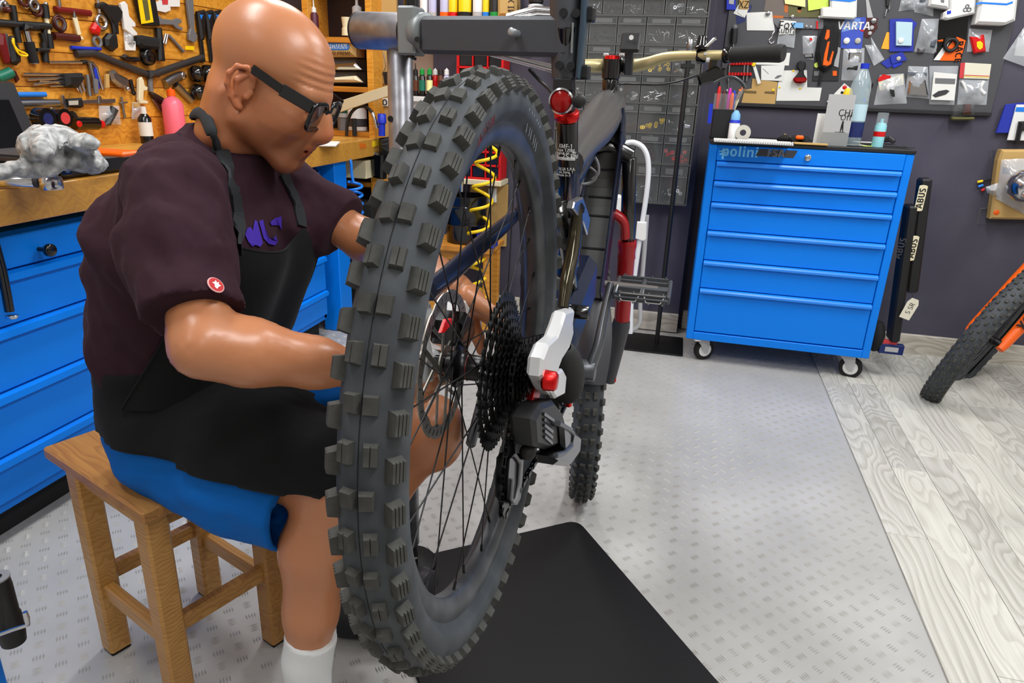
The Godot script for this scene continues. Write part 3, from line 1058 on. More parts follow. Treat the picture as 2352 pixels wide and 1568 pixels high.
	obj("ribbed_sleeve", sl, M.rubber_sleeve, b)
	# drive-side dropout: white, with the red axle end
	var dp := mb()
	var zp := Transform3D(Basis(Vector3(0,0,-1), Vector3(0,1,0), Vector3(1,0,0)), Vector3(-0.168,0,0))
	var dp_poly := _yz(axs([1281,714,1303,708,1299,738,1301,762,1290,800,1272,826,1262,852,1258,885,1250,905,1236,893,1222,862,1226,820,1240,786,1262,768,1272,742],-0.16))
	dp.prism(zp, dp_poly, 0.020,0.004, true)
	obj("dropout", dp, M.silver_white, b).set_meta("label","white drive-side dropout")
	obj("dropout_bolt", mb().cyl(ax(1292,712,-0.185), ax(1292,712,-0.185) + Vector3(0.045,0,0),0.012,0.012,18,0.001), M.black_gloss, b)
	obj("axle_end", mb().cyl(ax(1246,872,-0.151), ax(1246,872,-0.151) + Vector3(0.019,0,0),0.0135,0.0125,24,0.003), M.red_anodised, b).set_meta("label","red axle end")
	obj("axle", mb().cyl(H + Vector3(-0.08,0,0), H + Vector3(0.08,0,0),0.0075), M.steel, b)
	obj("hanger_plate", mb().prism(Transform3D(zp.basis, Vector3(-0.158,0,0)), _yz(axs([1273,858,1288,846,1296,862,1292,905,1272,915,1262,900],-0.15)),0.012,0.003, true), M.silver_white, b)
	obj("hanger", mb().prism(Transform3D(zp.basis, Vector3(-0.178,0,0)), _yz(axs([1222,880,1236,884,1228,930,1212,934],-0.175)),0.008,0.001), M.red_anodised, b)
	# rear derailleur: motor block, knuckle, cage with two pulleys
	var de := mb()
	de.prism(Transform3D(zp.basis, Vector3(-0.182,0,0)), _yz(axs([1226,926,1256,916,1275,940,1284,970,1272,1020,1240,1030,1212,1022,1206,960],-0.16)),0.034,0.006, true)
	obj("derailleur_body", de, M.black_plastic, b)
	var dslots := mb()
	for k in 5:
		var p0 := ax(1249 + k * 0.5,950 + k * 13.0,-0.146)
		var p1 := ax(1272 - k * 1.0,966 + k * 13.0,-0.146)
		dslots.beam(p0, p1,0.004,0.002, Vector3(0,1,0),0.0)
	obj("body_slots", dslots, M.black_gloss, b)
	obj("derailleur_battery", mb().prism(Transform3D(zp.basis, Vector3(-0.172,0,0)), _yz(axs([1276,976,1300,982,1322,998,1318,1040,1296,1070,1262,1066,1248,1046,1280,1030],-0.15)),0.034,0.007, true), M.black_gloss, b)
	obj("derailleur_frame", mb().tube(axs([1282,972,1308,986,1316,996,1312,1024,1296,1040,1276,1046],-0.138),0.004,8), M.crank_grey, b)
	obj("derailleur_knuckle", mb().cyl(ax(1212,1038,-0.19), ax(1212,1038,-0.165),0.011,0.011,18,0.002), M.black_plastic, b)
	var cg := mb()
	for x in [-0.193,-0.178]:
		cg.prism(Transform3D(zp.basis, Vector3(x, 0,0)), _yz(axs([1153,1052,1162,1040,1176,1038,1186,1052,1184,1098,1180,1140,1172,1156,1158,1156,1150,1142,1150,1092],-0.186)),0.002,0.0)
	obj("derailleur_cage", cg, M.black_gloss, b)
	obj("cage_edge", mb().tube(axs([1184,1046,1194,1062,1192,1110,1185,1146,1178,1154,1174,1144,1178,1100],-0.174),0.0026,6), M.mid_grey, b)
	for p in [[1168,1056],[1164,1136]]:
		var c := ax(p[0], p[1],-0.1845)
		var ro3 := []
		for q in 48:
			ro3.append(0.0235 + [0.003,0.003,0.0,0.0][q % 4])
		obj("pulley", mb().ring(Transform3D(hx.basis, c), ro3, _const(48,0.006),0.004), M.cog_steel, b)
	# chain: cage, cassette, chainring
	var BB := Vector3(-0.155,0.703,-1.215)
	var chain_path := PackedVector3Array()
	var lowp := ax(1164,1136,-0.1845)
	var upp := ax(1168,1056,-0.1845)
	for k in 13:
		var a := lerpf(0.2,-3.3, k / 12.0)
		chain_path.append(lowp + Vector3(0,0.027 * sin(a),0.027 * cos(a)))
	chain_path.append(upp + Vector3(0,-0.02,0.02))
	chain_path.append(upp + Vector3(0.002,0.012,0.027))
	chain_path.append(H + Vector3(0.05,-0.042,0.035))
	for k in 8:
		var a := lerpf(-0.7,1.4, k / 7.0)
		chain_path.append(H + Vector3(0.05,0.045 * sin(a),0.045 * cos(a)))
	obj("chain", chain_mesh(smooth(chain_path, 3)), M.cog_steel, b)
	obj("chain", chain_mesh(PackedVector3Array([lowp + Vector3(0.004,-0.02,-0.02), ax(1282,965,-0.165), ax(1306,915,-0.172), BB + Vector3(-0.03,-0.07,0.05)])), M.cog_steel, b)
	obj("chain", chain_mesh(PackedVector3Array([H + Vector3(0.05,0.045,0), BB + Vector3(-0.03,0.075,0.0)])), M.cog_steel, b)
	var cr := []
	for q in 128:
		cr.append(0.072 + [0.003,0.003,-0.002,-0.002][q % 4])
	obj("chainring", mb().ring(Transform3D(hx.basis, BB + Vector3(-0.03,0,0)), cr, _const(128,0.045),0.003).ring(Transform3D(hx.basis, BB + Vector3(-0.03,0,0)), _const(48,0.046), _const(48,0.012),0.002), M.cog_steel, b)
	obj("chain_guard", mb().tube(axs([1313,870,1306,900,1306,930],-0.16),0.006,8), M.red_anodised, b)
	# motor
	var mo := mb()
	mo.lathe(Transform3D(hx.basis, Vector3(-0.24,0.70,-1.23)),[Vector2(0,-0.065), Vector2(0.075,-0.065), Vector2(0.088,-0.055), Vector2(0.09,0.0), Vector2(0.085,0.05), Vector2(0.065,0.058), Vector2(0,0.058)],28)
	obj("motor", mo, M.black_plastic, b)
	obj("motor_cover", mb().beam(Vector3(-0.24,0.72,-1.25), Vector3(-0.24,0.78,-1.62),0.10,0.12, Vector3(1,0,0),0.02), M.frame_blue, b)
	# cranks and pedals
	var ce := Vector3(-0.128,0.846,-1.318)
	var arm := smooth(PackedVector3Array([BB + Vector3(0.01,0,0), BB + Vector3(0.02,0.04,-0.024), BB.lerp(ce, 0.6) + Vector3(0.006,0,0), ce]),5)
	obj("crank_arm", mb().tube(arm, lerps([0.019,0.016,0.0145,0.013], arm.size()),12, false, Vector3(1,0,0),0.62).cyl(BB - Vector3(0.01,0,0), BB + Vector3(0.022,0,0),0.021,0.02,20,0.002), M.crank_grey, b)
	obj("pedal_axle", mb().cyl(ce + Vector3(-0.012,0,0), ce + Vector3(0.09,0.0,0),0.0075,0.006,12), M.chrome, b)
	pedal(b, ce + Vector3(0.062,-0.004,0.0))
	var cl := BB + Vector3(-0.19,0,0) + (BB - ce) * Vector3(0,1,1)
	obj("crank_arm", mb().beam(BB + Vector3(-0.178,0,0), cl, 0.016,0.026, Vector3(1,0,0),0.005), M.crank_grey, b)
	# left dropout and brake caliper
	var ld := mb()
	ld.prism(Transform3D(zp.basis, Vector3(-0.335,0,0)), _yz(axs([960,700,978,692,985,720,978,780,990,830,984,876,962,880,948,850,950,780],-0.325)),0.018,0.004, true)
	obj("dropout", ld, M.silver_white, b)
	var cap := obj("brake_caliper", mb().prism(Transform3D(zp.basis, Vector3(-0.325,0,0)), _yz(axs([1012,735,1030,712,1046,722,1050,760,1030,800,1008,790],-0.31)),0.045,0.005, true), M.black_gloss, b)
	obj("caliper_cover", mb().prism(Transform3D(zp.basis, Vector3(-0.28,0,0)), _yz(axs([1021,733,1035,731,1035,745,1017,765,1010,764],-0.278)),0.004,0.001), M.red, cap)
	obj("caliper_fitting", mb().prism(Transform3D(zp.basis, Vector3(-0.33,0,0)), _yz(axs([1052,694,1072,690,1080,704,1080,730,1062,736,1046,722],-0.31)),0.02,0.003, true), M.silver_white, cap)
	# fork: black stanchions, red lowers, brace
	var sd := FB * Vector3(1,0,0)
	for s in [-1.0,1.0]:
		var top := az(1446,362,-1.93) if s > 0 else az(1446,362,-1.93) - sd * 0.135
		var mid := az(1441,560,-1.945) if s > 0 else az(1441,560,-1.945) - sd * 0.135
		var low := az(1428,742,-1.96) if s > 0 else az(1428,742,-1.96) - sd * 0.135
		var end: Vector3 = F + sd * (0.066 * s)
		obj("stanchion", mb().cyl(top, mid, 0.0195,0.0195,20,0.002), M.black_gloss, b)
		obj("fork_leg", mb().lathe(_along(mid + (top - mid).normalized() * 0.01, low),[Vector2(0,0), Vector2(0.0245,0), Vector2(0.0265,0.006), Vector2(0.0265,0.016), Vector2(0.0235,0.03), Vector2(0.0255,0.05), Vector2(0.0235,0.055), Vector2(0.0225, mid.distance_to(low)), Vector2(0, mid.distance_to(low))],22), M.fork_red, b)
		obj("fork_end", mb().lathe(_along(low + (mid - low).normalized() * 0.01, end),[Vector2(0,0), Vector2(0.024,0.0), Vector2(0.027,0.02), Vector2(0.025,0.06), Vector2(0.018, low.distance_to(end) + 0.02), Vector2(0, low.distance_to(end) + 0.02)],18), M.dark_grey, b)
	var cr_a := az(1446,366,-1.93)
	obj("fork_crown", mb().tube(smooth(PackedVector3Array([cr_a + Vector3(0,0.005,0), cr_a - sd * 0.03 + Vector3(0,0.02,0), cr_a - sd * 0.0675 + Vector3(0,0.03,0), cr_a - sd * 0.105 + Vector3(0,0.02,0), cr_a - sd * 0.135 + Vector3(0,0.005,0)]),4),0.024,12), M.black_gloss, b)
	obj("steerer", mb().cyl(az(1402,330,-1.975), cr_a - sd * 0.0675 + Vector3(0,0.02,0),0.026,0.026,18), M.black_gloss, b)
	var br0 := az(1436,545,-1.93)
	var brace := smooth(PackedVector3Array([br0, br0 + Vector3(-0.012,0.05,0.012), br0 - sd * 0.0675 + Vector3(0,0.075,0.02), br0 - sd * 0.125 + Vector3(0,0.05,0.012), br0 - sd * 0.135]),5)
	obj("fork_brace", mb().tube(brace, 0.014,10, false, Vector3(0,0,1),1.5), M.fork_red, b)
	obj("mudguard", mb().grid(_mudguard(F, FB), false, Vector3(0,0.3,1)), M.dark_grey, b)
	obj("axle_end", mb().cyl(F + sd * 0.07, F + sd * 0.085,0.011,0.011,14,0.002), M.red_anodised, b)
	# cockpit
	var sx := az(1404,165,-1.985)
	var up := Vector3(0.0,1,0.06).normalized()
	var stt := Transform3D(Basis(Vector3(1,0,0), up, Vector3(1,0,0).cross(up)), sx)
	obj("headset_cone", mb().lathe(stt, [Vector2(0,-0.09), Vector2(0.030,-0.09), Vector2(0.030,-0.075), Vector2(0.021,-0.055), Vector2(0,-0.055)],24), M.black_gloss, b)
	obj("headset_ring", mb().lathe(stt, [Vector2(0,-0.056), Vector2(0.0215,-0.056), Vector2(0.0215,-0.047), Vector2(0,-0.047)],24), M.red_anodised, b)
	obj("stem", mb().lathe(stt, [Vector2(0,-0.047), Vector2(0.021,-0.047), Vector2(0.022,-0.02), Vector2(0.0205,-0.018), Vector2(0.0245,-0.015), Vector2(0.0255,0.032), Vector2(0,0.032)],24).bx(sx + Vector3(0,0.016,-0.035), Vector3(0.056,0.042,0.05),0.006), M.black_gloss, b)
	obj("stem_cap", mb().lathe(stt, [Vector2(0,0.032), Vector2(0.021,0.032), Vector2(0.019,0.04), Vector2(0,0.042)],24), M.red_anodised, b)
	var sbolt := mb()
	for s in [-1,1]:
		sbolt.bx(sx + Vector3(s * 0.021,0.043,-0.03), Vector3(0.014,0.008,0.012),0.002)
	obj("stem_bolt", sbolt, M.silver_white, b)
	var bar := smooth(PackedVector3Array([az(1338,152,-2.0), az(1370,151,-2.02), az(1405,151,-2.025), az(1460,150,-2.02), az(1490,144,-2.0), az(1520,134,-1.98), az(1550,129,-1.96), az(1600,127,-1.93), az(1690,126,-1.88), az(1796,121,-1.83)]),5)
	obj("handlebar", mb().tube(bar, lerps([0.0178,0.0178,0.0178,0.0172,0.0155,0.0135,0.0125,0.0115,0.0112,0.0112], bar.size()),16), M.bar_gold, b)
	var g0 := az(1680,126,-1.885)
	var g1 := az(1800,122,-1.828)
	obj("grip", mb().lathe(_along(g0, g1),[Vector2(0,0), Vector2(0.0175,0), Vector2(0.0185,0.004), Vector2(0.0178,0.03), Vector2(0.0190,0.09), Vector2(0.0205, g0.distance_to(g1) - 0.008), Vector2(0.018, g0.distance_to(g1)), Vector2(0, g0.distance_to(g1))],22), M.rubber_sleeve, b)
	obj("grip_clamp", mb().cyl(az(1664,127,-1.893), az(1682,126,-1.884),0.0185,0.0185,18,0.002), M.black_gloss, b)
	var br := obj("brake_lever", mb().prism(Transform3D(Basis(), az(1600,160,-1.93) - Vector3(az(1600,160,-1.93).x, az(1600,160,-1.93).y, 0)), _xy(azs([1600,174,1642,152,1668,158,1668,176,1645,188,1608,198],-1.93)),0.028,0.005, true), M.black_gloss, b)
	obj("lever_blade", mb().tube(smooth(azs([1640,190,1665,178,1686,178,1704,190,1711,203],-1.90),5),0.0042,8), M.crank_grey, br)
	obj("lever_clamp", mb().cyl(az(1602,128,-1.935), az(1622,128,-1.93),0.019,0.019,18,0.002).bx(az(1640,140,-1.925), Vector3(0.022,0.045,0.03),0.004), M.black_gloss, br)
	obj("lever_bolt", mb().cyl(az(1622,138,-1.90), az(1630,138,-1.90),0.006,0.006,10).bx(az(1622,124,-1.91), Vector3(0.012,0.006,0.012),0.001), M.silver_white, br)
	var bell := obj("bell", mb().lathe(Transform3D(Basis(), az(1612,110,-1.92)),[Vector2(0,-0.004), Vector2(0.017,-0.004), Vector2(0.018,0.002), Vector2(0.014,0.006), Vector2(0.0135,0.022), Vector2(0.010,0.028), Vector2(0,0.029)],22), M.black_gloss, b)
	obj("bell_striker", mb().tube(azs([1622,106,1632,98,1640,90,1645,88],-1.91),0.004,8), M.chrome, bell)
	obj("brake_hose", mb().tube(smooth(PackedVector3Array([az(1602,172,-1.92), az(1560,186,-1.93), az(1510,194,-1.94), az(1460,193,-1.95), az(1424,194,-1.96), az(1405,215,-1.94)]),6),0.0026,7), M.black_gloss, b)
	var ds := obj("display", mb().box(Transform3D(Basis(Vector3(1,0,0),-0.5), az(1448,98,-1.97)), Vector3(0.050,0.052,0.014),0.004), M.black_plastic, b)
	obj("display_button", mb().cyl(az(1450,86,-1.955), az(1450,86,-1.95),0.006,0.006,14), M.white_plastic, ds)
	obj("display_mount", mb().beam(az(1446,112,-1.975), az(1443,172,-2.0),0.022,0.012, Vector3(1,0,0),0.003).cyl(az(1432,150,-2.02), az(1454,150,-2.02),0.0215,0.0215,18,0.002), M.dark_grey, ds)
	obj("seat_post_lever", mb().cyl(ax(1330,232,-0.215), ax(1330,232,-0.20),0.012,0.012,16,0.003), M.black_plastic, b)
	obj("cable", mb().tube(smooth(PackedVector3Array([az(1215,158,-1.45), az(1240,185,-1.45), az(1262,205,-1.42), az(1275,225,-1.40)]),5),0.004,7), M.black_plastic, b)

func _const(n: int, v: float) -> Array:
	var o := []
	o.resize(n)
	o.fill(v)
	return o
func _yz(p: PackedVector3Array) -> PackedVector2Array:
	var o := PackedVector2Array()
	for q in p:
		o.append(Vector2(-q.z, q.y))
	return o
func _xy(p: PackedVector3Array) -> PackedVector2Array:
	var o := PackedVector2Array()
	for q in p:
		o.append(Vector2(q.x, q.y))
	return o
func _along(a: Vector3, b: Vector3) -> Transform3D:
	var y := (b - a).normalized()
	var x := y.cross(Vector3(0.1,0.2,1)).normalized()
	return Transform3D(Basis(x, y, x.cross(y)), a)
func _mudguard(F: Vector3, FB: Basis) -> Array:
	var rows := []
	for i in 8:
		var th := deg_to_rad(lerpf(20,62, i / 7.0))
		var r := []
		for k in 7:
			var f := lerpf(-1,1, k / 6.0)
			r.append(wheel_point(F, FB, 0.396 - 0.02 * f * f, th, f * 0.042 * (0.6 + 0.4 * sin(PI * (i + 1) / 8.0))))
		rows.append(PackedVector3Array(r))
	return rows
func seat_print(st: MB, txt: String, at: Vector3, r: float, h: float) -> void:
	var tm := TextMesh.new()
	tm.text = txt
	tm.font = SystemFont.new()
	tm.font.font_names = PackedStringArray(["Droid Sans"])
	tm.font_size = 64
	tm.pixel_size = h / 52.0
	tm.depth = 0.0
	var arr := tm.surface_get_arrays(0)
	var vs: PackedVector3Array = arr[Mesh.ARRAY_VERTEX]
	var ix: PackedInt32Array = arr[Mesh.ARRAY_INDEX]
	for i in range(0, ix.size(),3):
		var q := []
		for k in 3:
			var v := vs[ix[i + k]]
			var a := v.x / r
			q.append(at + Vector3(sin(a) * r, v.y, cos(a) * r))
		st.flat(q[0], q[1], q[2], Vector3(0,0,1))
func chain_mesh(path: PackedVector3Array) -> MB:
	var st := mb()
	var len_ := 0.0
	for i in path.size() - 1:
		len_ += path[i].distance_to(path[i + 1])
	var n := int(len_ / 0.0127)
	var cv := Curve3D.new()
	cv.bake_interval = 0.003
	for p in path:
		cv.add_point(p)
	for i in n:
		var a := cv.sample_baked(i * 0.0127)
		var c := cv.sample_baked((i + 1) * 0.0127)
		if a.distance_to(c) < 0.002:
			continue
		var off := 0.0026 if i % 2 else 0.0018
		for s in [-1,1]:
			st.beam(a - (c - a) * 0.15 + Vector3(s * off, 0,0), c + (c - a) * 0.15 + Vector3(s * off, 0,0),0.001,0.0075, Vector3(1,0,0),0.0)
		st.cyl(a - Vector3(0.0034,0,0), a + Vector3(0.0034,0,0),0.0028,0.0028,8)
	return st
func pedal(b: Node3D, c: Vector3) -> void:
	var t := Transform3D(Basis(Vector3(0,0,1),0.0).rotated(Vector3(1,0,0),0.12), c)
	var cage := mb()
	var w := 0.100
	var d := 0.088
	for s in [-1,1]:
		cage.box(t * Transform3D(Basis(), Vector3(0,0, s * d / 2)), Vector3(w, 0.005,0.012),0.0015)
		cage.box(t * Transform3D(Basis(), Vector3(0,0.0, s * d / 2)), Vector3(w * 0.9,0.018,0.004),0.001)
		cage.box(t * Transform3D(Basis(), Vector3(s * w / 2,0,0)), Vector3(0.007,0.016, d),0.002)
	cage.box(t, Vector3(w, 0.014,0.016),0.003)
	cage.box(t * Transform3D(Basis(), Vector3(0,0,0)), Vector3(0.008,0.012, d),0.002)
	var p := obj("pedal", cage, M.crank_grey, b)
	var tr := mb()
	for k in 2:
		var x0 := -w / 2 + 0.010 + k * 0.046
		for e in [[x0,0.006, x0 + 0.004,-0.006],[x0 + 0.004,-0.006, x0 + 0.030,-0.006],[x0 + 0.030,-0.006, x0 + 0.036,0.006]]:
			tr.beam(t * Vector3(e[0], e[1], d / 2 + 0.004), t * Vector3(e[2], e[3], d / 2 + 0.004),0.0022,0.0022, Vector3(0,0,1),0.0)
	tr.beam(t * Vector3(-w / 2 + 0.01,0.009, d / 2 + 0.003), t * Vector3(w / 2 - 0.006,0.009, d / 2 + 0.003),0.003,0.002, Vector3(0,0,1),0.0)
	obj("pedal_trim", tr, M.chrome, p)
	var pins := mb()
	for x in [-0.04,-0.014,0.014,0.04]:
		for s in [-1,1]:
			pins.cyl(t * Vector3(x, -0.012, s * d / 2), t * Vector3(x, 0.012, s * d / 2),0.0018,0.0018,6)
	obj("pedal_pins", pins, M.steel, p)

# ---------- repair stand, stool ----------
func stand() -> void:
	var zp := -1.42
	var foot := ay(947,1292,0.03)
	var s := thing("repair_stand","galvanised repair stand gripping the mountain bike, its black steel base plate flat on the floor","repair stand", Vector3(foot.x, 0, foot.z))
	# base plate, turned in the room
	var c := ay(1326,1199,0.0)
	var u := Vector3(0.612,0,0.791)
	var v := Vector3(-0.791,0,0.612)
	var poly := PackedVector2Array()
	var A := 0.86
	var Bv := 0.60
	for q in [[0,0,180],[A, 0,270],[A, Bv, 0],[0, Bv, 90]]:
		var cx: float = clampf(q[0],0.035, A - 0.035)
		var cy: float = clampf(q[1],0.035, Bv - 0.035)
		for k in 6:
			var a := deg_to_rad(q[2] + k * 18.0)
			poly.append(Vector2(cx + 0.035 * cos(a), cy + 0.035 * sin(a)))
	for i in poly.size():
		poly[i] = Vector2(poly[i].y, poly[i].x)
	obj("base_plate", mb().prism(Transform3D(Basis(v, u, Vector3.UP), c), poly, 0.010,0.002), M.plate_black, s)
	var top := az(918,108, zp)
	var px := top.x
	var post := mb()
	post.cyl(Vector3(px, 0.075, zp), Vector3(px, top.y, zp),0.0262,0.0262,28,0.001)
	obj("post", post, M.galvanised, s)
	obj("post_hole", mb().cyl(az(908,272, zp) + Vector3(0,0,0.020), az(908,272, zp) + Vector3(0,0,0.0256),0.0062,0.0062,14), M.black_matte, s)
	obj("post_foot", mb().cyl(Vector3(px, 0.009, zp), Vector3(px, 0.10, zp),0.022,0.022,20).cyl(Vector3(px, 0.009, zp), Vector3(px, 0.018, zp),0.07,0.07,24,0.002), M.black_plastic, s)
	var ld := az(985,1342,-1.30)
	ld = ay(975,1345,0.06)
	obj("foot_disc", mb().cyl(ld + Vector3(-0.02,0,0), ld + Vector3(0.012,0,0.01),0.045,0.045,28,0.003), M.dark_grey, s)
	obj("foot_bolt", mb().cyl(ld + Vector3(0.012,-0.02,0.012), ld + Vector3(0.026,-0.02,0.016),0.007,0.006,12).cyl(ld + Vector3(0.012,-0.03,0.012), ld + Vector3(0.022,-0.03,0.016),0.011,0.011,6), M.chrome, s)
	obj("foot_strut", mb().beam(ld + Vector3(-0.05,0.05,-0.03), ld + Vector3(-0.035,-0.05,0.03),0.03,0.05, Vector3(1,0,0),0.004), M.black_gloss, s)
	# head: thick sleeve across the post, then the clamp arm
	var a0 := az(826,70,-1.43)
	var a1 := az(935,74,-1.40)
	obj("sleeve", mb().lathe(_along(a0, a1),[Vector2(0,0), Vector2(0.0335,0), Vector2(0.0355,0.002), Vector2(0.0355, a0.distance_to(a1)), Vector2(0, a0.distance_to(a1))],36), M.galvanised, s)
	obj("sleeve_rim", mb().lathe(_along(a0, a1),[Vector2(0.030,-0.002), Vector2(0.0352,-0.002), Vector2(0.0358,0.001), Vector2(0.030,0.001)],36), M.black_plastic, s)
	var b0 := az(944,16,-1.385)
	var b1 := az(946,128,-1.385)
	obj("clamp_block", mb().beam(b0, b1,0.036,0.06, Vector3(1,0,0),0.004), M.grey_light_paint, s)
	obj("block_bolt", mb().cyl(az(944,-40,-1.385), b0,0.014,0.014,14).cyl(b1, az(944,133,-1.385),0.011,0.011,6).cyl(az(958,90,-1.35), az(958,90,-1.34),0.005,0.005,10), M.black_gloss, s)
	var f0 := az(962,75,-1.385)
	var f1 := az(982,76,-1.375)
	obj("flange", mb().cyl(f0, f1,0.036,0.036,32,0.002), M.grey_light_paint, s)
	# square arm
	var r0 := az(978,82,-1.375)
	var r1 := az(1318,86,-1.315)
	var arm := mb().beam(r0, r1,0.066,0.05, Vector3.UP, 0.007)
	var arm_o := obj("arm", arm, M.grey_paint, s)
	var nz := (r1 - r0).normalized().cross(Vector3.UP).normalized()
	if nz.z < 0: nz = -nz
	for h in [[989,74,0.0042],[1046,75,0.0092],[1193,80,0.0105]]:
		var f: float = (h[0] - 978.0) / (1318.0 - 978.0)
		var p := az(h[0], h[1], lerpf(-1.375,-1.315, f) + 0.0257)
		obj("arm_hole", mb().cyl(p - nz * 0.004, p + nz * 0.0004, h[2], h[2],20), M.black_matte, arm_o)
	var pn := az(1190,80,-1.335 + 0.025)
	obj("arm_pin", mb().cyl(pn - nz * 0.01, pn + nz * 0.022 + Vector3(-0.004,0.004,0),0.0068,0.0068,16,0.001), M.light_alloy, arm_o)
	obj("arm_weld", mb().tube(azs([1316,52,1314,90,1313,122],-1.288),0.0022,6), M.grey_light_paint, arm_o)
	# clamp head around the seat post
	var h0 := az(1302,-40,-1.315)
	var h1 := az(1306,182,-1.325)
	var hd := mb()
	var ax_ := (h1 - h0).normalized()
	var t := Transform3D(Basis(Vector3(cos(0.39),0, sin(0.39)),-ax_, Vector3(-sin(0.39),0, cos(0.39))), h1)
	var L := h0.distance_to(h1)
	hd.lathe(t, [Vector2(0,0), Vector2(0.029,0), Vector2(0.031,0.002), Vector2(0.031, L), Vector2(0, L)],8,2.0)
	obj("clamp_head", hd, M.grey_paint, s)
	for q in [[1294,29],[1323,30],[1311,152],[1284,150]]:
		var p := az(q[0], q[1],-1.2865)
		obj("clamp_nut", mb().cyl(p + Vector3(0,0,-0.006), p + Vector3(0,0,0.0015),0.0072,0.0072,14), M.black_matte, s)
	obj("clamp_plate", mb().prism(Transform3D(Basis(), Vector3(0,0,-1.312)), _xy(azs([1338,-40,1350,-40,1346,60,1332,182,1322,182,1332,60],-1.29)),0.03,0.003, true), M.clamp_blue, s)
	for q in [[1356,34],[1344,166]]:
		obj("clamp_jaw", mb().bx(az(q[0], q[1],-1.31), Vector3(0.016,0.024,0.03),0.003), M.black_plastic, s)
	# bent steel rods of the clamp's far side
	obj("clamp_rod", mb().tube(azs([1165,40,1230,22,1285,26],-1.42),0.007,10), M.chrome, s)
	obj("clamp_rod", mb().tube(azs([1175,46,1235,34,1290,36],-1.40),0.005,8), M.chrome, s)
	obj("clamp_rod", mb().tube(azs([1110,118,1180,136,1270,160],-1.44),0.0062,10), M.chrome, s)
	obj("clamp_rod", mb().tube(azs([1080,118,1140,126,1268,152],-1.46),0.0045,8), M.chrome, s)
	obj("clamp_strip", mb().prism(Transform3D(Basis(), Vector3(0,0,-1.45)), _xy(azs([1145,120,1210,138,1268,154,1268,146,1215,143,1232,124,1190,121],-1.45)),0.003,0.0), M.steel, s)

func stool() -> void:
	var C := Vector3(-0.955,0,-1.035)
	var t := thing("wooden_stool","small pine stool with four square legs under the sitting mechanic","stool", C, -0.365)
	# local x runs along the long side of the seat
	var y := 0.498
	for k in 3:
		var m := mb().bx(Vector3(0, y - 0.013, (k - 1) * 0.102), Vector3(0.37,0.026,0.1012),0.004)
		obj("seat_board", m, M["stoolwood%d" % k], t, false)
	for sx in [-1,1]:
		for sz in [-1,1]:
			var a := Vector3(sx * 0.128, y - 0.026, sz * 0.113)
			var b := Vector3(sx * 0.128,0.003, sz * 0.113)
			var m := mb().beam(b, a, 0.045,0.045, Vector3(1,0,0),0.005)
			var l := obj("leg", m, M["stoolwood%d" % (sx + 1 + (sz + 1) / 2)], t, false)
			l.rotation.z = 0.0
			obj("foot_pad", mb().bx(b + Vector3(0,-0.0015,0), Vector3(0.040,0.003,0.040)), M.black_matte, l, false)
	for sz in [-1,1]:
		obj("apron_rail", mb().bx(Vector3(0, y - 0.052, sz * 0.113), Vector3(0.22,0.05,0.022),0.003), M.stoolwood1, t, false)
		obj("stretcher", mb().bx(Vector3(0,0.165 if sz < 0 else 0.165, sz * 0.113), Vector3(0.22,0.036,0.022),0.003), M.stoolwood3, t, false)
	for sx in [-1,1]:
		obj("apron_rail", mb().bx(Vector3(sx * 0.128, y - 0.052,0), Vector3(0.022,0.05,0.19),0.003), M.stoolwood2, t, false)
		obj("stretcher", mb().bx(Vector3(sx * 0.128,0.195,0), Vector3(0.022,0.036,0.19),0.003), M.stoolwood0, t, false)

# ---------- workbench on the left ----------
func bench() -> void:
	var FX := -1.60
	var Z0 := -0.55
	var Z1 := ax(873,322, FX).z
	var Y := ax(0,437, FX).y
	var Yb := ax(0,522, FX).y
	var t := thing("worktop","long varnished beech worktop running along the left wall under the tool boards","worktop", Vector3((LEFT + FX) / 2, Yb, (Z0 + Z1) / 2))
	var n := 7
	for k in n:
		var w := (FX - LEFT - 0.02) / n
		obj("stave", mb().bx(Vector3(LEFT + 0.02 + w * (k + 0.5), (Y + Yb) / 2, (Z0 + Z1) / 2), Vector3(w - 0.0006, Y - Yb, Z0 - Z1),0.002), M["beech%d" % (k % 4)], t).rotation = Vector3.ZERO
	# lettering on the bench end: an orange maker's name and a yellow tag
	obj("edge_tag", mb().prism(_onx(FX + 0.0005), _zy(axs([855,325,869,321,869,334,855,338], FX)),0.001), M.yellow, t).set_meta("label","yellow tag on the bench end")
	text_on("edge_lettering","Beta", _onx_at(ax(833,334, FX) + Vector3(0.001,0,0)),0.026,0.0006, M.orange, t)
	# drawer cabinets under it
	var bx0 := FX - 0.055
	var deck := Yb - 0.03
	drawer_block("blue drawer cabinet under the worktop behind the stool, with deep drawers", bx0,-0.62,-1.98, deck)
	drawer_block("blue drawer cabinet under the far half of the worktop, beyond the mechanic's apron", bx0,-2.02, ax(752,600, bx0).z, deck)
	var leg := thing("trestle","blue sheet-metal trestle carrying the far end of the worktop","trestle", Vector3(bx0 - 0.1,0, Z1 + 0.25))
	var lz := ax(765,420, bx0 + 0.02).z
	obj("post", mb().bx(Vector3(bx0 - 0.02, Yb / 2, lz - 0.06), Vector3(0.10, Yb - 0.002,0.12),0.004), M.blue_paint, leg)
	obj("back_post", mb().bx(Vector3(bx0 - 0.42, Yb / 2, lz - 0.06), Vector3(0.06, Yb - 0.002,0.12),0.004), M.blue_paint, leg)
	obj("rail", mb().bx(Vector3(bx0 - 0.22, Yb - 0.06, lz - 0.06), Vector3(0.34,0.08,0.04),0.004), M.blue_paint, leg)
	bench_things(FX, Y)

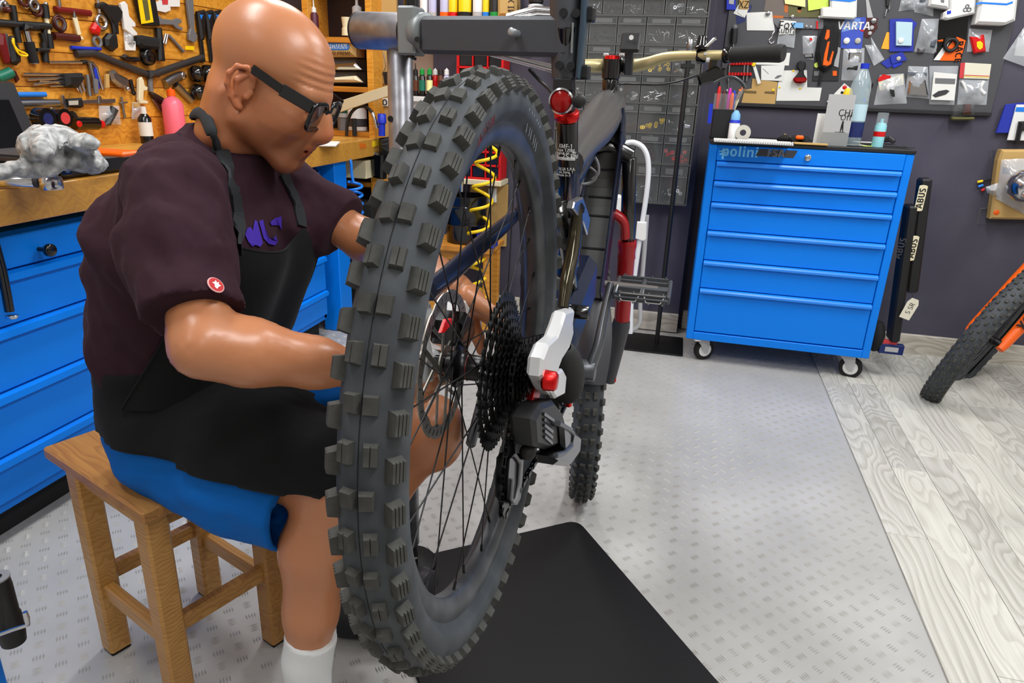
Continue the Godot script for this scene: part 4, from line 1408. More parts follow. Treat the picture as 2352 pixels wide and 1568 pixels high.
func _onx(x: float) -> Transform3D:
	return Transform3D(Basis(Vector3(0,0,-1), Vector3(0,1,0), Vector3(1,0,0)), Vector3(x, 0,0))
func _onx_at(p: Vector3) -> Transform3D:
	return Transform3D(Basis(Vector3(0,0,-1), Vector3(0,1,0), Vector3(1,0,0)), p)
func _zy(p: PackedVector3Array) -> PackedVector2Array:
	return _yz(p)
# lettering: flat text whose plane is t's xy, centred
func text_on(called: String, txt: String, t: Transform3D, h: float, depth: float, m: Material, parent: Node3D, bold := 0) -> MeshInstance3D:
	var tm := TextMesh.new()
	tm.text = txt
	var f := SystemFont.new()
	f.font_names = PackedStringArray(["Droid Sans"])
	f.font_weight = 700 if bold else 400
	tm.font = f
	tm.font_size = 64
	tm.pixel_size = h / 46.0
	tm.depth = maxf(depth, 0.0003)
	tm.curve_step = 4.0
	var o := MeshInstance3D.new()
	o.mesh = tm
	o.material_override = m
	var k := 0
	var nm := called
	while parent.has_node(nm):
		k += 1
		nm = "%s_%03d" % [called, k]
	o.name = nm
	parent.add_child(o)
	o.global_transform = t
	return o

func drawer_block(label: String, fx: float, z0: float, z1: float, top: float) -> void:
	var zc := (z0 + z1) / 2
	var w := z0 - z1
	var t := thing("drawer_cabinet", label,"drawer cabinet", Vector3(fx - 0.28,0, zc),0.0,"drawer cabinets under the worktop")
	var b := mb()
	b.bx(Vector3(fx - 0.29, (top + 0.09) / 2, z0 - 0.012), Vector3(0.54, top - 0.09,0.024),0.002)
	b.bx(Vector3(fx - 0.29, (top + 0.09) / 2, z1 + 0.012), Vector3(0.54, top - 0.09,0.024),0.002)
	b.bx(Vector3(fx - 0.55, (top + 0.09) / 2, zc), Vector3(0.02, top - 0.09, w),0.002)
	b.bx(Vector3(fx - 0.29, top - 0.012, zc), Vector3(0.54,0.024, w),0.002)
	b.bx(Vector3(fx - 0.29,0.10, zc), Vector3(0.54,0.03, w),0.002)
	b.bx(Vector3(fx - 0.32, (top + 0.1) / 2, zc), Vector3(0.02, top - 0.12, w - 0.04),0.0)
	obj("body", b, M.blue_paint, t)
	obj("plinth", mb().bx(Vector3(fx - 0.31,0.043, zc), Vector3(0.50,0.085, w - 0.03)), M.black_matte, t)
	# drawer fronts: heights from the photograph, counted down from the top
	var ys := [top - 0.004]
	var z := -1.2
	for e in [[0,625],[0,755],[0,905],[0,1055]]:
		ys.append(ax(e[0], e[1], fx).y)
	ys.append(0.118)
	for k in ys.size() - 1:
		var ya: float = ys[k + 1] + 0.002
		var yb: float = ys[k] - 0.003
		var d := mb().bx(Vector3(fx - 0.008, (ya + yb) / 2, zc), Vector3(0.016, yb - ya, w - 0.052),0.002)
		var dr := obj("drawer", d, M.blue_paint, t)
		# rolled pull along the upper edge
		if k > 0:
			obj("pull", mb().prism(Transform3D(Basis(Vector3(1,0,0), Vector3(0,1,0), Vector3(0,0,1)), Vector3(fx, yb, zc - (w - 0.06) / 2)), PackedVector2Array([Vector2(0,0), Vector2(0.014,-0.004), Vector2(0.016,-0.022), Vector2(0.012,-0.024), Vector2(0.002,-0.022), Vector2(0,-0.03)]), w - 0.06,0.0), M.blue_paint, dr)
	if z0 > -1.0:
		var kp := ax(110,574, fx + 0.03)
		obj("lock_knob", mb().cyl(Vector3(fx, kp.y, kp.z), Vector3(fx + 0.03, kp.y, kp.z),0.006,0.006,12).cyl(Vector3(fx + 0.028, kp.y, kp.z), Vector3(fx + 0.045, kp.y, kp.z),0.017,0.017,20,0.003), M.black_gloss, t)


# ---------- the mechanic: bodies and clothes as smooth fields meshed with surface nets ----------
class Field:
	var parts := []      # each: [kind, ...]; capsules [0, a, b, ra, rb], ellipsoids [1, inverse transform, least radius, centre, reach]
	var k := 0.02
	var mod: Callable
	func cap(a: Vector3, b: Vector3, ra: float, rb := -1.0) -> Field:
		parts.append([0, a, b, ra, ra if rb < 0.0 else rb])
		return self
	func chain(p: Array, r: Array) -> Field:
		for i in p.size() - 1:
			cap(p[i], p[i + 1], r[i], r[i + 1])
		return self
	func ell(t: Transform3D, r: Vector3) -> Field:
		parts.append([1, Transform3D(t.basis.scaled_local(r), t.origin).affine_inverse(), minf(r.x, minf(r.y, r.z)), t.origin, maxf(r.x, maxf(r.y, r.z)), r])
		return self
	func one(q: Array, p: Vector3) -> float:
		if q[0] == 0:
			var ab: Vector3 = q[2] - q[1]
			var ap: Vector3 = p - q[1]
			var h := clampf(ap.dot(ab) / maxf(ab.dot(ab),1e-9),0.0,1.0)
			return (ap - ab * h).length() - lerpf(q[3], q[4], h)
		var l: Vector3 = q[1] * p
		var n := l.length()
		var g: Vector3 = l / q[5]
		var gl := g.length()
		return n * (n - 1.0) / gl if gl > 1e-6 else -q[2]
	func at(p: Vector3) -> float:
		var s := 0.0
		for q in parts:
			s += exp(-one(q, p) / k)
		var f := -k * log(maxf(s, 1e-30))
		return mod.call(p, f) if mod.is_valid() else f
	func march(o: Vector3, d: Vector3) -> Vector3:
		var t := 0.3
		d = d.normalized()
		for i in 90:
			var f := at(o + d * t)
			if f < 0.0006:
				break
			t += clampf(f * 0.8,0.0005,0.1)
		return o + d * t
	func grad(p: Vector3) -> Vector3:
		var e := 0.003
		return Vector3(at(p + Vector3(e, 0,0)) - at(p - Vector3(e, 0,0)), at(p + Vector3(0, e, 0)) - at(p - Vector3(0, e, 0)), at(p + Vector3(0,0, e)) - at(p - Vector3(0,0, e))).normalized()
	func into(st, cell: float, paint = null) -> void:
		var lo := Vector3.INF
		var hi := -Vector3.INF
		for q in parts:
			if q[0] == 0:
				var r := maxf(q[3], q[4])
				lo = lo.min(q[1] - Vector3.ONE * r).min(q[2] - Vector3.ONE * r)
				hi = hi.max(q[1] + Vector3.ONE * r).max(q[2] + Vector3.ONE * r)
			else:
				lo = lo.min(q[3] - Vector3.ONE * q[4])
				hi = hi.max(q[3] + Vector3.ONE * q[4])
		var pad := maxf(2.5 * k, cell * 3.0)
		lo -= Vector3.ONE * pad
		hi += Vector3.ONE * pad
		var nx := int((hi.x - lo.x) / cell) + 2
		var ny := int((hi.y - lo.y) / cell) + 2
		var nz := int((hi.z - lo.z) / cell) + 2
		var s := PackedFloat32Array()
		s.resize(nx * ny * nz)
		var ik := 1.0 / k
		for q in parts:
			var a: Vector3
			var b: Vector3
			var m: float = maxf(6.0 * k, cell * 3.0)
			if q[0] == 0:
				m += maxf(q[3], q[4])
				a = q[1].min(q[2]) - Vector3.ONE * m
				b = q[1].max(q[2]) + Vector3.ONE * m
			else:
				m += q[4]
				a = q[3] - Vector3.ONE * m
				b = q[3] + Vector3.ONE * m
			var i0 := maxi(0, int((a.x - lo.x) / cell))
			var i1 := mini(nx - 1, int((b.x - lo.x) / cell) + 1)
			var j0 := maxi(0, int((a.y - lo.y) / cell))
			var j1 := mini(ny - 1, int((b.y - lo.y) / cell) + 1)
			var k0 := maxi(0, int((a.z - lo.z) / cell))
			var k1 := mini(nz - 1, int((b.z - lo.z) / cell) + 1)
			if q[0] == 0:
				var A: Vector3 = q[1]
				var ab: Vector3 = q[2] - q[1]
				var il := 1.0 / maxf(ab.dot(ab),1e-9)
				var ra: float = q[3]
				var dr: float = q[4] - q[3]
				for kk in range(k0, k1 + 1):
					for jj in range(j0, j1 + 1):
						var row := (kk * ny + jj) * nx
						for ii in range(i0, i1 + 1):
							var ap := lo + Vector3(ii, jj, kk) * cell - A
							var h := clampf(ap.dot(ab) * il, 0.0,1.0)
							s[row + ii] += exp(-((ap - ab * h).length() - ra - dr * h) * ik)
			else:
				for kk in range(k0, k1 + 1):
					for jj in range(j0, j1 + 1):
						var row := (kk * ny + jj) * nx
						for ii in range(i0, i1 + 1):
							s[row + ii] += exp(-one(q, lo + Vector3(ii, jj, kk) * cell) * ik)
		var has_mod := mod.is_valid()
		for kk in nz:
			for jj in ny:
				var row := (kk * ny + jj) * nx
				for ii in nx:
					var f := 1.0
					if s[row + ii] > 1e-12:
						f = -k * log(s[row + ii])
						if has_mod and absf(f) < 0.25:
							f = mod.call(lo + Vector3(ii, jj, kk) * cell, f)
					s[row + ii] = f
		# surface nets
		var ids := PackedInt32Array()
		ids.resize(nx * ny * nz)
		ids.fill(-1)
		var pts := PackedVector3Array()
		var nrm := PackedVector3Array()
		var cols := PackedColorArray()
		var off := [0,1, nx, nx + 1, nx * ny, nx * ny + 1, nx * ny + nx, nx * ny + nx + 1]
		var cor := [Vector3(0,0,0), Vector3(1,0,0), Vector3(0,1,0), Vector3(1,1,0), Vector3(0,0,1), Vector3(1,0,1), Vector3(0,1,1), Vector3(1,1,1)]
		var edges := [[0,1],[2,3],[4,5],[6,7],[0,2],[1,3],[4,6],[5,7],[0,4],[1,5],[2,6],[3,7]]
		for kk in nz - 1:
			for jj in ny - 1:
				var row := (kk * ny + jj) * nx
				for ii in nx - 1:
					var id := row + ii
					var neg := 0
					for c in 8:
						if s[id + off[c]] < 0.0:
							neg += 1
					if neg == 0 or neg == 8:
						continue
					var acc := Vector3.ZERO
					var cnt := 0
					for e in edges:
						var fa := s[id + off[e[0]]]
						var fb := s[id + off[e[1]]]
						if (fa < 0.0) != (fb < 0.0):
							acc += cor[e[0]].lerp(cor[e[1]], fa / (fa - fb))
							cnt += 1
					acc /= cnt
					var f := []
					for c in 8:
						f.append(clampf(s[id + off[c]],-0.2,0.2))
					var g := Vector3(lerpf(lerpf(f[1] - f[0], f[3] - f[2], acc.y), lerpf(f[5] - f[4], f[7] - f[6], acc.y), acc.z), lerpf(lerpf(f[2] - f[0], f[3] - f[1], acc.x), lerpf(f[6] - f[4], f[7] - f[5], acc.x), acc.z), lerpf(lerpf(f[4] - f[0], f[5] - f[1], acc.x), lerpf(f[6] - f[2], f[7] - f[3], acc.x), acc.y))
					ids[id] = pts.size()
					var p := lo + (Vector3(ii, jj, kk) + acc) * cell
					pts.append(p)
					nrm.append(g.normalized())
					cols.append(paint.call(p, g.normalized()) if paint != null else Color.WHITE)
		var st_col := [1, nx, nx * ny]
		for kk in range(1, nz - 1):
			for jj in range(1, ny - 1):
				var row := (kk * ny + jj) * nx
				for ii in range(1, nx - 1):
					var id := row + ii
					var f0 := s[id]
					for ax in 3:
						if (f0 < 0.0) == (s[id + st_col[ax]] < 0.0):
							continue
						var u: int = st_col[(ax + 1) % 3]
						var w: int = st_col[(ax + 2) % 3]
						var q := [ids[id], ids[id - u], ids[id - u - w], ids[id - w]]
						if q.min() < 0:
							continue
						for t in [[0,1,2],[0,2,3]]:
							var a: int = q[t[0]]
							var b: int = q[t[1]]
							var c: int = q[t[2]]
							var out := nrm[a] + nrm[b] + nrm[c]
							var order := [a, c, b] if (pts[b] - pts[a]).cross(pts[c] - pts[a]).dot(out) > 0.0 else [a, b, c]
							for v in order:
								st.v.append(pts[v])
								st.n.append(nrm[v])
								st.u.append(Vector2.ZERO)
								st.c.append(cols[v])
func smin(a: float, b: float, r: float) -> float:
	var h := clampf(0.5 + 0.5 * (b - a) / r, 0.0,1.0)
	return lerpf(b, a, h) - r * h * (1.0 - h)
func smax(a: float, b: float, r: float) -> float:
	return -smin(-a, -b, r)

func hand_bones(f: Field, wrist: Vector3, d: Vector3, palm: Vector3, s: float, curl: Array, spread := 0.1) -> void:
	# d points along the fingers, palm is the palm's normal, s = +1 when the thumb lies on side d x palm
	d = d.normalized()
	palm = (palm - d * palm.dot(d)).normalized()
	var side := d.cross(palm) * s
	var L := 0.086
	for i in 4:
		var o := (1.5 - i) * 0.0195
		f.cap(wrist + d * 0.012 + side * o * 0.65, wrist + d * L + side * o, 0.0145,0.0118)
	var lens := [[0.045,0.026,0.021],[0.049,0.030,0.022],[0.046,0.028,0.022],[0.036,0.021,0.019]]
	for i in 4:
		var o := (1.5 - i) * 0.0195
		var p := wrist + d * L + side * o
		var dir := (d + side * (1.5 - i) * spread).normalized()
		var a := 0.0
		for j in 3:
			a += curl[i] * [0.9,1.15,0.8][j]
			var e := (dir * cos(a) + palm * sin(a)).normalized()
			var q: Vector3 = p + e * lens[i][j]
			f.cap(p, q, [0.0098,0.0088,0.0080][j],[0.0090,0.0080,0.0070][j])
			p = q
	var t0 := wrist + d * 0.022 + side * 0.026 + palm * 0.006
	var t1 := t0 + (d * 0.72 + side * 0.62 + palm * 0.25).normalized() * 0.042
	var t2 := t1 + (d * 0.85 + side * 0.1 + palm * 0.55).normalized() * 0.031
	var t3 := t2 + (d * 0.75 - side * 0.25 + palm * 0.7).normalized() * 0.025
	f.chain([t0 - d * 0.015 - side * 0.01, t1, t2, t3],[0.016,0.0118,0.0098,0.0082])

func person() -> void:
	var base := Vector3(-0.9,0,-1.05)
	var man := thing("person","bald man in glasses, dark plum T-shirt, black apron and blue shorts, seated on the stool","person", base)
	var fold := FastNoiseLite.new()
	fold.seed = 4
	fold.frequency = 1.0
	fold.fractal_octaves = 2
	# --- joints
	var pel := az(478,930,-1.06)
	var mid := az(458,740,-1.06)
	var chest := az(498,545,-1.06)
	var nb := az(534,338,-1.06)
	var rsh := az(398,452,-0.885)
	var relb := az(468,792,-0.765)
	var rwr := az(800,845,-0.90)
	var lsh := az(640,430,-1.21)
	var lelb := az(850,560,-1.20)
	var lwr := az(1052,668,-1.02)
	var rhip := pel + Vector3(0.02,-0.02,0.085)
	var lhip := pel + Vector3(0.02,-0.02,-0.085)
	var rkn := az(775,1108,-0.90)
	var lkn := az(985,985,-1.13)
	var rank := az(706,1512,-0.87)
	var lank := az(745,1345,-1.17)
	# --- head frame
	var yaw := deg_to_rad(9)
	var pitch := deg_to_rad(26)
	var fh := Vector3(cos(yaw),0,-sin(yaw))
	var F := (fh * cos(pitch) - Vector3.UP * sin(pitch)).normalized()
	var R := Vector3(sin(yaw),0, cos(yaw))
	var U := R.cross(F)
	var hd := Transform3D(Basis(F, U, R), az(558,206,-0.985) - R * 0.073)
	var P := func(a: float, b: float, c: float) -> Vector3: return hd * Vector3(a, b, c)
	# --- the body under the clothes, one skin
	var body := mb()
	var bf := Field.new()
	bf.k = 0.010
	for s in [-0.07,0.07]:
		bf.chain([pel + Vector3(0,0, s), mid + Vector3(0,0, s), chest + Vector3(0,0, s)],[0.08,0.075,0.08])
	bf.cap(rsh, lsh, 0.036)
	bf.cap(chest, nb, 0.06,0.05)
	bf.cap(nb, P.call(-0.03,-0.05,0.0),0.054,0.052)
	var rfm := relb.lerp(rwr, 0.3)
	bf.chain([rsh, rsh.lerp(relb, 0.5), relb, rfm, relb.lerp(rwr, 0.75), rwr],[0.036,0.040,0.041,0.045,0.035,0.028])
	bf.chain([lsh, lsh.lerp(lelb, 0.5), lelb, lelb.lerp(lwr, 0.3), lelb.lerp(lwr, 0.75), lwr],[0.036,0.038,0.038,0.042,0.033,0.027])
	var rcalf := rkn.lerp(rank, 0.36) + Vector3(-0.022,0,0.0)
	bf.chain([rhip, rhip.lerp(rkn, 0.5), rkn],[0.07,0.066,0.054])
	bf.chain([rkn, rcalf, rkn.lerp(rank, 0.72) + Vector3(-0.008,0,0), rank, rank + Vector3(0.0,-0.09,0.005)],[0.052,0.055,0.044,0.035,0.033])
	var lcalf := lkn.lerp(lank, 0.36) + Vector3(-0.02,0,0)
	bf.chain([lhip, lhip.lerp(lkn, 0.5), lkn],[0.07,0.068,0.058])
	bf.chain([lkn, lcalf, lkn.lerp(lank, 0.72), lank],[0.058,0.06,0.044,0.037])
	bf.cap(lkn + Vector3(0.01,0.01,0), lkn + Vector3(0.012,-0.03,0),0.05)
	bf.into(body, 0.011)
	# --- hands
	var hf := Field.new()
	hf.k = 0.0035
	var ldir := Vector3(0.55,-0.42,-0.15)
	hand_bones(hf, lwr, ldir, Vector3(-0.25,-0.75,0.45),1.0,[0.62,0.66,0.7,0.72])
	hf.cap(lwr.lerp(lelb, 0.12), lwr + ldir.normalized() * 0.02,0.027,0.024)
	hf.into(body, 0.0036)
	var hf2 := Field.new()
	hf2.k = 0.0035
	var rdir := Vector3(0.92,-0.05,0.10)
	hand_bones(hf2, rwr, rdir, Vector3(0.1,0.2,-1.0),1.0,[0.4,0.5,0.55,0.6])
	hf2.cap(rwr.lerp(relb, 0.12), rwr + rdir.normalized() * 0.02,0.028,0.024)
	hf2.into(body, 0.0036)
	# --- head
	var h := Field.new()
	h.k = 0.0075
	var E := func(c: Vector3, r: Vector3) -> void: h.ell(Transform3D(hd.basis, hd * c), r)
	E.call(Vector3(-0.006,0.056,0), Vector3(0.094,0.080,0.070))
	E.call(Vector3(0.038,0.055,0), Vector3(0.054,0.056,0.057))
	E.call(Vector3(0.036,-0.008,0), Vector3(0.052,0.056,0.052))
	E.call(Vector3(0.042,-0.050,0), Vector3(0.044,0.040,0.041))
	h.cap(P.call(0.078,-0.086,-0.010), P.call(0.078,-0.086,0.010),0.017)
	for s in [-1.0,1.0]:
		h.cap(P.call(0.002,-0.046, s * 0.050), P.call(0.070,-0.083, s * 0.02),0.014,0.014)
		E.call(Vector3(0.066,-0.014, s * 0.036), Vector3(0.026,0.020,0.020))
		E.call(Vector3(0.030,-0.028, s * 0.040), Vector3(0.045,0.042,0.020))
		h.cap(P.call(0.078,0.034, s * 0.042), P.call(0.089,0.036, s * 0.012),0.0085,0.0085)
		h.cap(P.call(0.107,-0.020, s * 0.0085), P.call(0.099,-0.021, s * 0.0135),0.0088,0.0078)
		E.call(Vector3(0.080,0.010, s * 0.031), Vector3(0.0135,0.0125,0.0135))
	h.chain([P.call(0.088,0.030,0.0), P.call(0.104,0.004,0.0), P.call(0.116,-0.015,0.0)],[0.0072,0.0090,0.0112])
	h.cap(P.call(0.091,-0.044,-0.014), P.call(0.091,-0.044,0.014),0.0080)
	h.cap(P.call(0.096,-0.0445,-0.006), P.call(0.096,-0.0445,0.006),0.0062)
	h.cap(P.call(0.089,-0.060,-0.011), P.call(0.089,-0.060,0.011),0.0078)
	h.cap(P.call(-0.028,-0.02,0.0), nb.lerp(P.call(-0.03,-0.06,0.0),0.35),0.056,0.060)
	h.cap(P.call(-0.04,-0.03,0.042), nb + Vector3(0.02,0.02,0.06),0.018,0.016)
	h.mod = func(p: Vector3, f: float) -> float:
		var l := hd.affine_inverse() * p
		if l.x > 0.05:
			# eye hollows, the parting of the lips, brow creases
			for s in [-1.0,1.0]:
				var dd := (l - Vector3(0.098,0.012, s * 0.034)).length() - 0.013
				f = smax(f, -dd, 0.006)
			var lip := (Vector2(l.x - 0.1015, l.y + 0.0525)).length() - 0.0026
			if absf(l.z) < 0.019:
				f = smax(f, -lip, 0.003)
			if l.y > 0.045:
				f += 0.0007 * sin((l.y + 0.25 * l.z * l.z) * 560.0) * smoothstep(0.05,0.075, l.x) * (1.0 - smoothstep(0.075,0.10, l.y))
		return f
	var inv := hd.affine_inverse()
	var skin_paint := func(p: Vector3, _n: Vector3) -> Color:
		var l := inv * p
		var c := Color(1,1,1)
		# stubble on jaw, lip and chin; flushed ears and nose; lips
		var st := smoothstep(-0.03,-0.055, l.y) * smoothstep(0.0,0.02, l.x) * (1.0 - smoothstep(-0.115,-0.14, l.y))
		st = maxf(st, smoothstep(0.02,0.04, l.x) * smoothstep(-0.030,-0.036, l.y) * 0.8)
		c = c.lerp(Color(0.56,0.56,0.58), st * 0.75)
		var chin := smoothstep(0.05,0.07, l.x) * smoothstep(-0.062,-0.072, l.y) * (1.0 - smoothstep(0.022,0.03, absf(l.z)))
		c = c.lerp(Color(0.62,0.66,0.72), chin * 0.6)
		var lipm := smoothstep(0.091,0.094, l.x) * (1.0 - smoothstep(0.006,0.012, absf(l.y + 0.0525))) * (1.0 - smoothstep(0.016,0.022, absf(l.z)))
		c = c.lerp(Color(0.85,0.45,0.42), lipm * 0.8)
		c = c.lerp(c * Color(0.93,0.80,0.74), smoothstep(0.03,-0.02, l.y) * 0.8)
		var nose := (1.0 - smoothstep(0.012,0.022, (l - Vector3(0.116,-0.016,0)).length()))
		var earm := smoothstep(0.070,0.078, absf(l.z))
		c = c.lerp(Color(1.0,0.74,0.66), maxf(nose * 0.7, earm * 0.6))
		return c
	h.into(body, 0.0034, skin_paint)
	var ef := Field.new()
	ef.k = 0.0017
	for s in [-1.0,1.0]:
		# ear: helix, antihelix, concha, tragus, lobe
		var ear := [[0.010,0.010,0.068],[0.009,0.025,0.073],[-0.001,0.034,0.079],[-0.014,0.030,0.085],[-0.021,0.016,0.088],[-0.020,0.0,0.086],[-0.012,-0.016,0.080],[-0.003,-0.026,0.075]]
		for i in ear.size() - 1:
			ef.cap(P.call(ear[i][0], ear[i][1], s * ear[i][2]), P.call(ear[i + 1][0], ear[i + 1][1], s * ear[i + 1][2]),0.0036)
		ef.chain([P.call(0.0,0.024, s * 0.075), P.call(-0.011,0.010, s * 0.079), P.call(-0.008,-0.010, s * 0.076)],[0.0032,0.0038,0.0036])
		ef.ell(Transform3D(hd.basis, hd * Vector3(-0.006,0.006, s * 0.070)), Vector3(0.016,0.028,0.006))
		ef.cap(P.call(0.010,0.0, s * 0.069), P.call(0.008,-0.008, s * 0.072),0.0046)
		ef.cap(P.call(-0.004,-0.022, s * 0.070), P.call(0.001,-0.027, s * 0.070),0.0066)
	ef.into(body, 0.0022, skin_paint)
	var skin := mat("skin", Color(0.72,0.475,0.325),0.33,0.0,0.5)
	skin.vertex_color_use_as_albedo = true
	skin.subsurf_scatter_enabled = true
	skin.subsurf_scatter_strength = 0.12
	bump(skin, noise_tex(201,18.0, Color(0.3,0.3,0.3), Color(0.7,0.7,0.7),256),0.02)
	skin.uv1_triplanar = true
	skin.uv1_scale = Vector3(14,14,14)
	obj("body", body, skin, man)
	# --- T-shirt
	var cloth := noise_tex(202,60.0, Color(0.4,0.4,0.4), Color(0.6,0.6,0.6),256,1.0,2)
	var shirt := Field.new()
	shirt.k = 0.014
	for s in [-0.075,0.075]:
		shirt.chain([pel + Vector3(-0.01,0.02, s), mid + Vector3(-0.02,0, s), chest + Vector3(-0.025,0, s * 1.1), nb + Vector3(-0.045,-0.055, s * 0.9)],[0.118,0.112,0.122,0.078])
		shirt.chain([mid + Vector3(0.045,0.03, s * 0.7), chest + Vector3(0.045,-0.01, s * 0.9)],[0.10,0.095])
	shirt.cap(rsh + Vector3(-0.01,0.0,-0.02), lsh + Vector3(-0.01,0.0,0.02),0.066)
	shirt.cap(nb + Vector3(-0.02,-0.05,0), nb + Vector3(-0.005,-0.01,0),0.08,0.072)
	var trunk := shirt.parts.duplicate()
	var rse := rsh.lerp(relb, 0.80)
	var lse := lsh.lerp(lelb, 0.72)
	shirt.chain([rsh, rsh.lerp(rse, 0.5) + Vector3(-0.012,0,0), rse + (rse - rsh).normalized() * 0.06],[0.068,0.070,0.068])
	shirt.chain([lsh, lse + (lse - lsh).normalized() * 0.06],[0.068,0.062])
	var rax := (relb - rsh).normalized()
	var lax := (lelb - lsh).normalized()
	var nax: Vector3 = (P.call(-0.03,-0.05,0.0) - nb).normalized()
	shirt.mod = func(p: Vector3, f: float) -> float:
		if absf(f) < 0.04:
			var q := p * 9.0
			f += 0.005 * absf(fold.get_noise_3d(q.x * 1.9 + q.y * 1.3, q.y * 0.9 - q.x, q.z * 2.0)) + 0.010 * fold.get_noise_3d(q.x * 1.2 + q.y * 0.5, q.y * 0.55, q.z * 1.3 - q.y * 0.4)
			# drape lines from the shoulder down the sleeve, and a belly crease
			var w := (p - rsh).dot(Vector3(0.55,0.83,0.0))
			f += 0.0035 * sin(w * 62.0 + 2.0 * sin(p.z * 14.0)) * smoothstep(0.03,-0.1, p.y - rsh.y)
			var dc := p.y - mid.y - 0.02 - 0.25 * (p.x - mid.x)
			f += 0.012 * exp(-dc * dc / 0.0005) * smoothstep(-0.86,-0.96, p.z + 0.08)
		# hems
		if (p - rsh).dot(rax) > 0.05 and (p - relb).length() < 0.24:
			f = maxf(f, (p - rse).dot(rax))
			var inner := 0.0
		if (p - lsh).dot(lax) > 0.05 and (p - lelb).length() < 0.22:
			f = maxf(f, (p - lse).dot(lax))
		var vn := p - nb
		if (vn - nax * vn.dot(nax)).length() < 0.092:
			f = maxf(f, vn.dot(nax) - 0.018)
		f = maxf(f, 0.60 - p.y)
		return f
	var sm := mat("plum_jersey", Color(0.20,0.125,0.155),0.9,0.0,0.2)
	sm.rim_enabled = true
	sm.rim = 0.35
	sm.rim_tint = 0.7
	sm.uv1_triplanar = true
	sm.uv1_scale = Vector3(12,12,12)
	bump(sm, cloth, 0.03)
	var sst := mb()
	shirt.into(sst, 0.0095)
	var so := obj("t_shirt", sst, sm, man)
	# --- shorts
	var blue := mat("shorts_blue", Color(0.0,0.36,0.68),0.75,0.0,0.3)
	blue.uv1_triplanar = true
	blue.uv1_scale = Vector3(12,12,12)
	bump(blue, cloth, 0.03)
	var navy := mat("shorts_lining", Color(0.01,0.03,0.10),0.85)
	var sh := Field.new()
	sh.k = 0.013
	var rs_end := az(694,1142,-0.91)
	var ls_end := lhip.lerp(lkn, 0.78)
	sh.chain([pel + Vector3(-0.02,-0.005,-0.08), pel + Vector3(-0.02,-0.005,0.08)],[0.115,0.115])
	sh.chain([rhip + Vector3(-0.01,-0.02,0.01), rhip.lerp(rs_end, 0.5) + Vector3(0,-0.02,0.005), rs_end + (rs_end - rhip).normalized() * 0.05],[0.105,0.098,0.088])
	sh.chain([lhip + Vector3(0,0,-0.01), ls_end + (ls_end - lhip).normalized() * 0.05],[0.105,0.09])
	var rsa := (az(700,1150,-0.91) - az(430,1040,-0.95)).normalized()
	var lsa := (ls_end - lhip).normalized()
	sh.mod = func(p: Vector3, f: float) -> float:
		if absf(f) < 0.03:
			var q := p * 11.0
			f += 0.006 * fold.get_noise_3d(q.x * 0.7, q.y * 1.4 + 5.0, q.z)
		if p.z > -1.02:
			f = maxf(f, (p - rs_end).dot(rsa))
			# open leg
			var t := clampf((p - rhip).dot((rs_end - rhip).normalized()),0.0,1.0)
			var axis := rhip + (rs_end - rhip).normalized() * t + Vector3(0,-0.02,0.005)
			if (p - rs_end).dot(rsa) > -0.07:
				f = maxf(f, 0.070 - (p - axis).length())
		else:
			f = maxf(f, (p - ls_end).dot(lsa))
		f = maxf(f, 0.4995 - p.y) if (p - Vector3(-0.955,0.4,-1.035)).length() < 0.16 else f
		return f
	var sho := mb()
	sh.into(sho, 0.0095)
	obj("shorts", sho, blue, man)
	# --- apron: skirt over the lap, bib, two shoulder straps
	var am := mat("apron_black", Color(0.085,0.088,0.092),0.88,0.0,0.25)
	am.rim_enabled = true
	am.rim = 0.25
	am.uv1_triplanar = true
	am.uv1_scale = Vector3(12,12,12)
	bump(am, cloth, 0.04)
	var ap := Field.new()
	ap.k = 0.014
	var lap_end := az(800,990,-0.93)
	ap.chain([pel + Vector3(-0.015,0.0,-0.08), pel + Vector3(-0.015,0.0,0.085)],[0.126,0.126])
	ap.chain([pel + Vector3(-0.01,0.03,0.06), mid + Vector3(-0.015,-0.05,0.075)],[0.125,0.122])
	ap.chain([pel + Vector3(-0.01,0.03,-0.06), mid + Vector3(-0.015,-0.05,-0.075)],[0.125,0.122])
	ap.chain([rhip + Vector3(0,0.0,0.015), rhip.lerp(rkn, 0.5) + Vector3(0,0.012,0.01), rkn + Vector3(-0.02,0.03,0.0)],[0.112,0.100,0.076])
	ap.chain([lhip + Vector3(0,0,-0.01), lhip.lerp(lkn, 0.5) + Vector3(0,0.01,0), lkn + Vector3(-0.06,0.02,0)],[0.11,0.096,0.076])
	ap.chain([rhip.lerp(lhip, 0.5) + Vector3(0.1,0.03,0), rkn.lerp(lkn, 0.4) + Vector3(-0.12,0.0,0)],[0.10,0.08])
	# hem plane through three marks on the photograph
	var m0 := az(255,935,-0.93)
	var m1 := az(470,1030,-0.845)
	var m2 := az(755,1118,-0.86)
	var hn := (m2 - m0).cross(Vector3(0,0.35,-1)).normalized()
	if hn.y < 0: hn = -hn
	ap.mod = func(p: Vector3, f: float) -> float:
		if absf(f) < 0.04:
			var q := p * 8.0
			f += 0.007 * fold.get_noise_3d(q.x * 0.9 + 3.0, q.y * 1.1, q.z * 1.2)
		var edge := (p - m0).dot(hn)
		f = maxf(f, -edge)
		f = maxf(f, p.y - (mid.y - 0.028 + 0.10 * (p.x - mid.x)))
		return f
	var ast := mb()
	ap.into(ast, 0.0095)
	var apo := obj("apron", ast, am, man)
	# bib: a sheet just proud of the shirt's front, following the trunk
	var bib := Field.new()
	bib.k = shirt.k
	bib.parts = trunk
	var e0 := shirt.march(EYE, ray(548,572))
	var e2 := shirt.march(EYE, ray(694,522))
	var bst := mb()
	var rows_o := []
	var rows_i := []
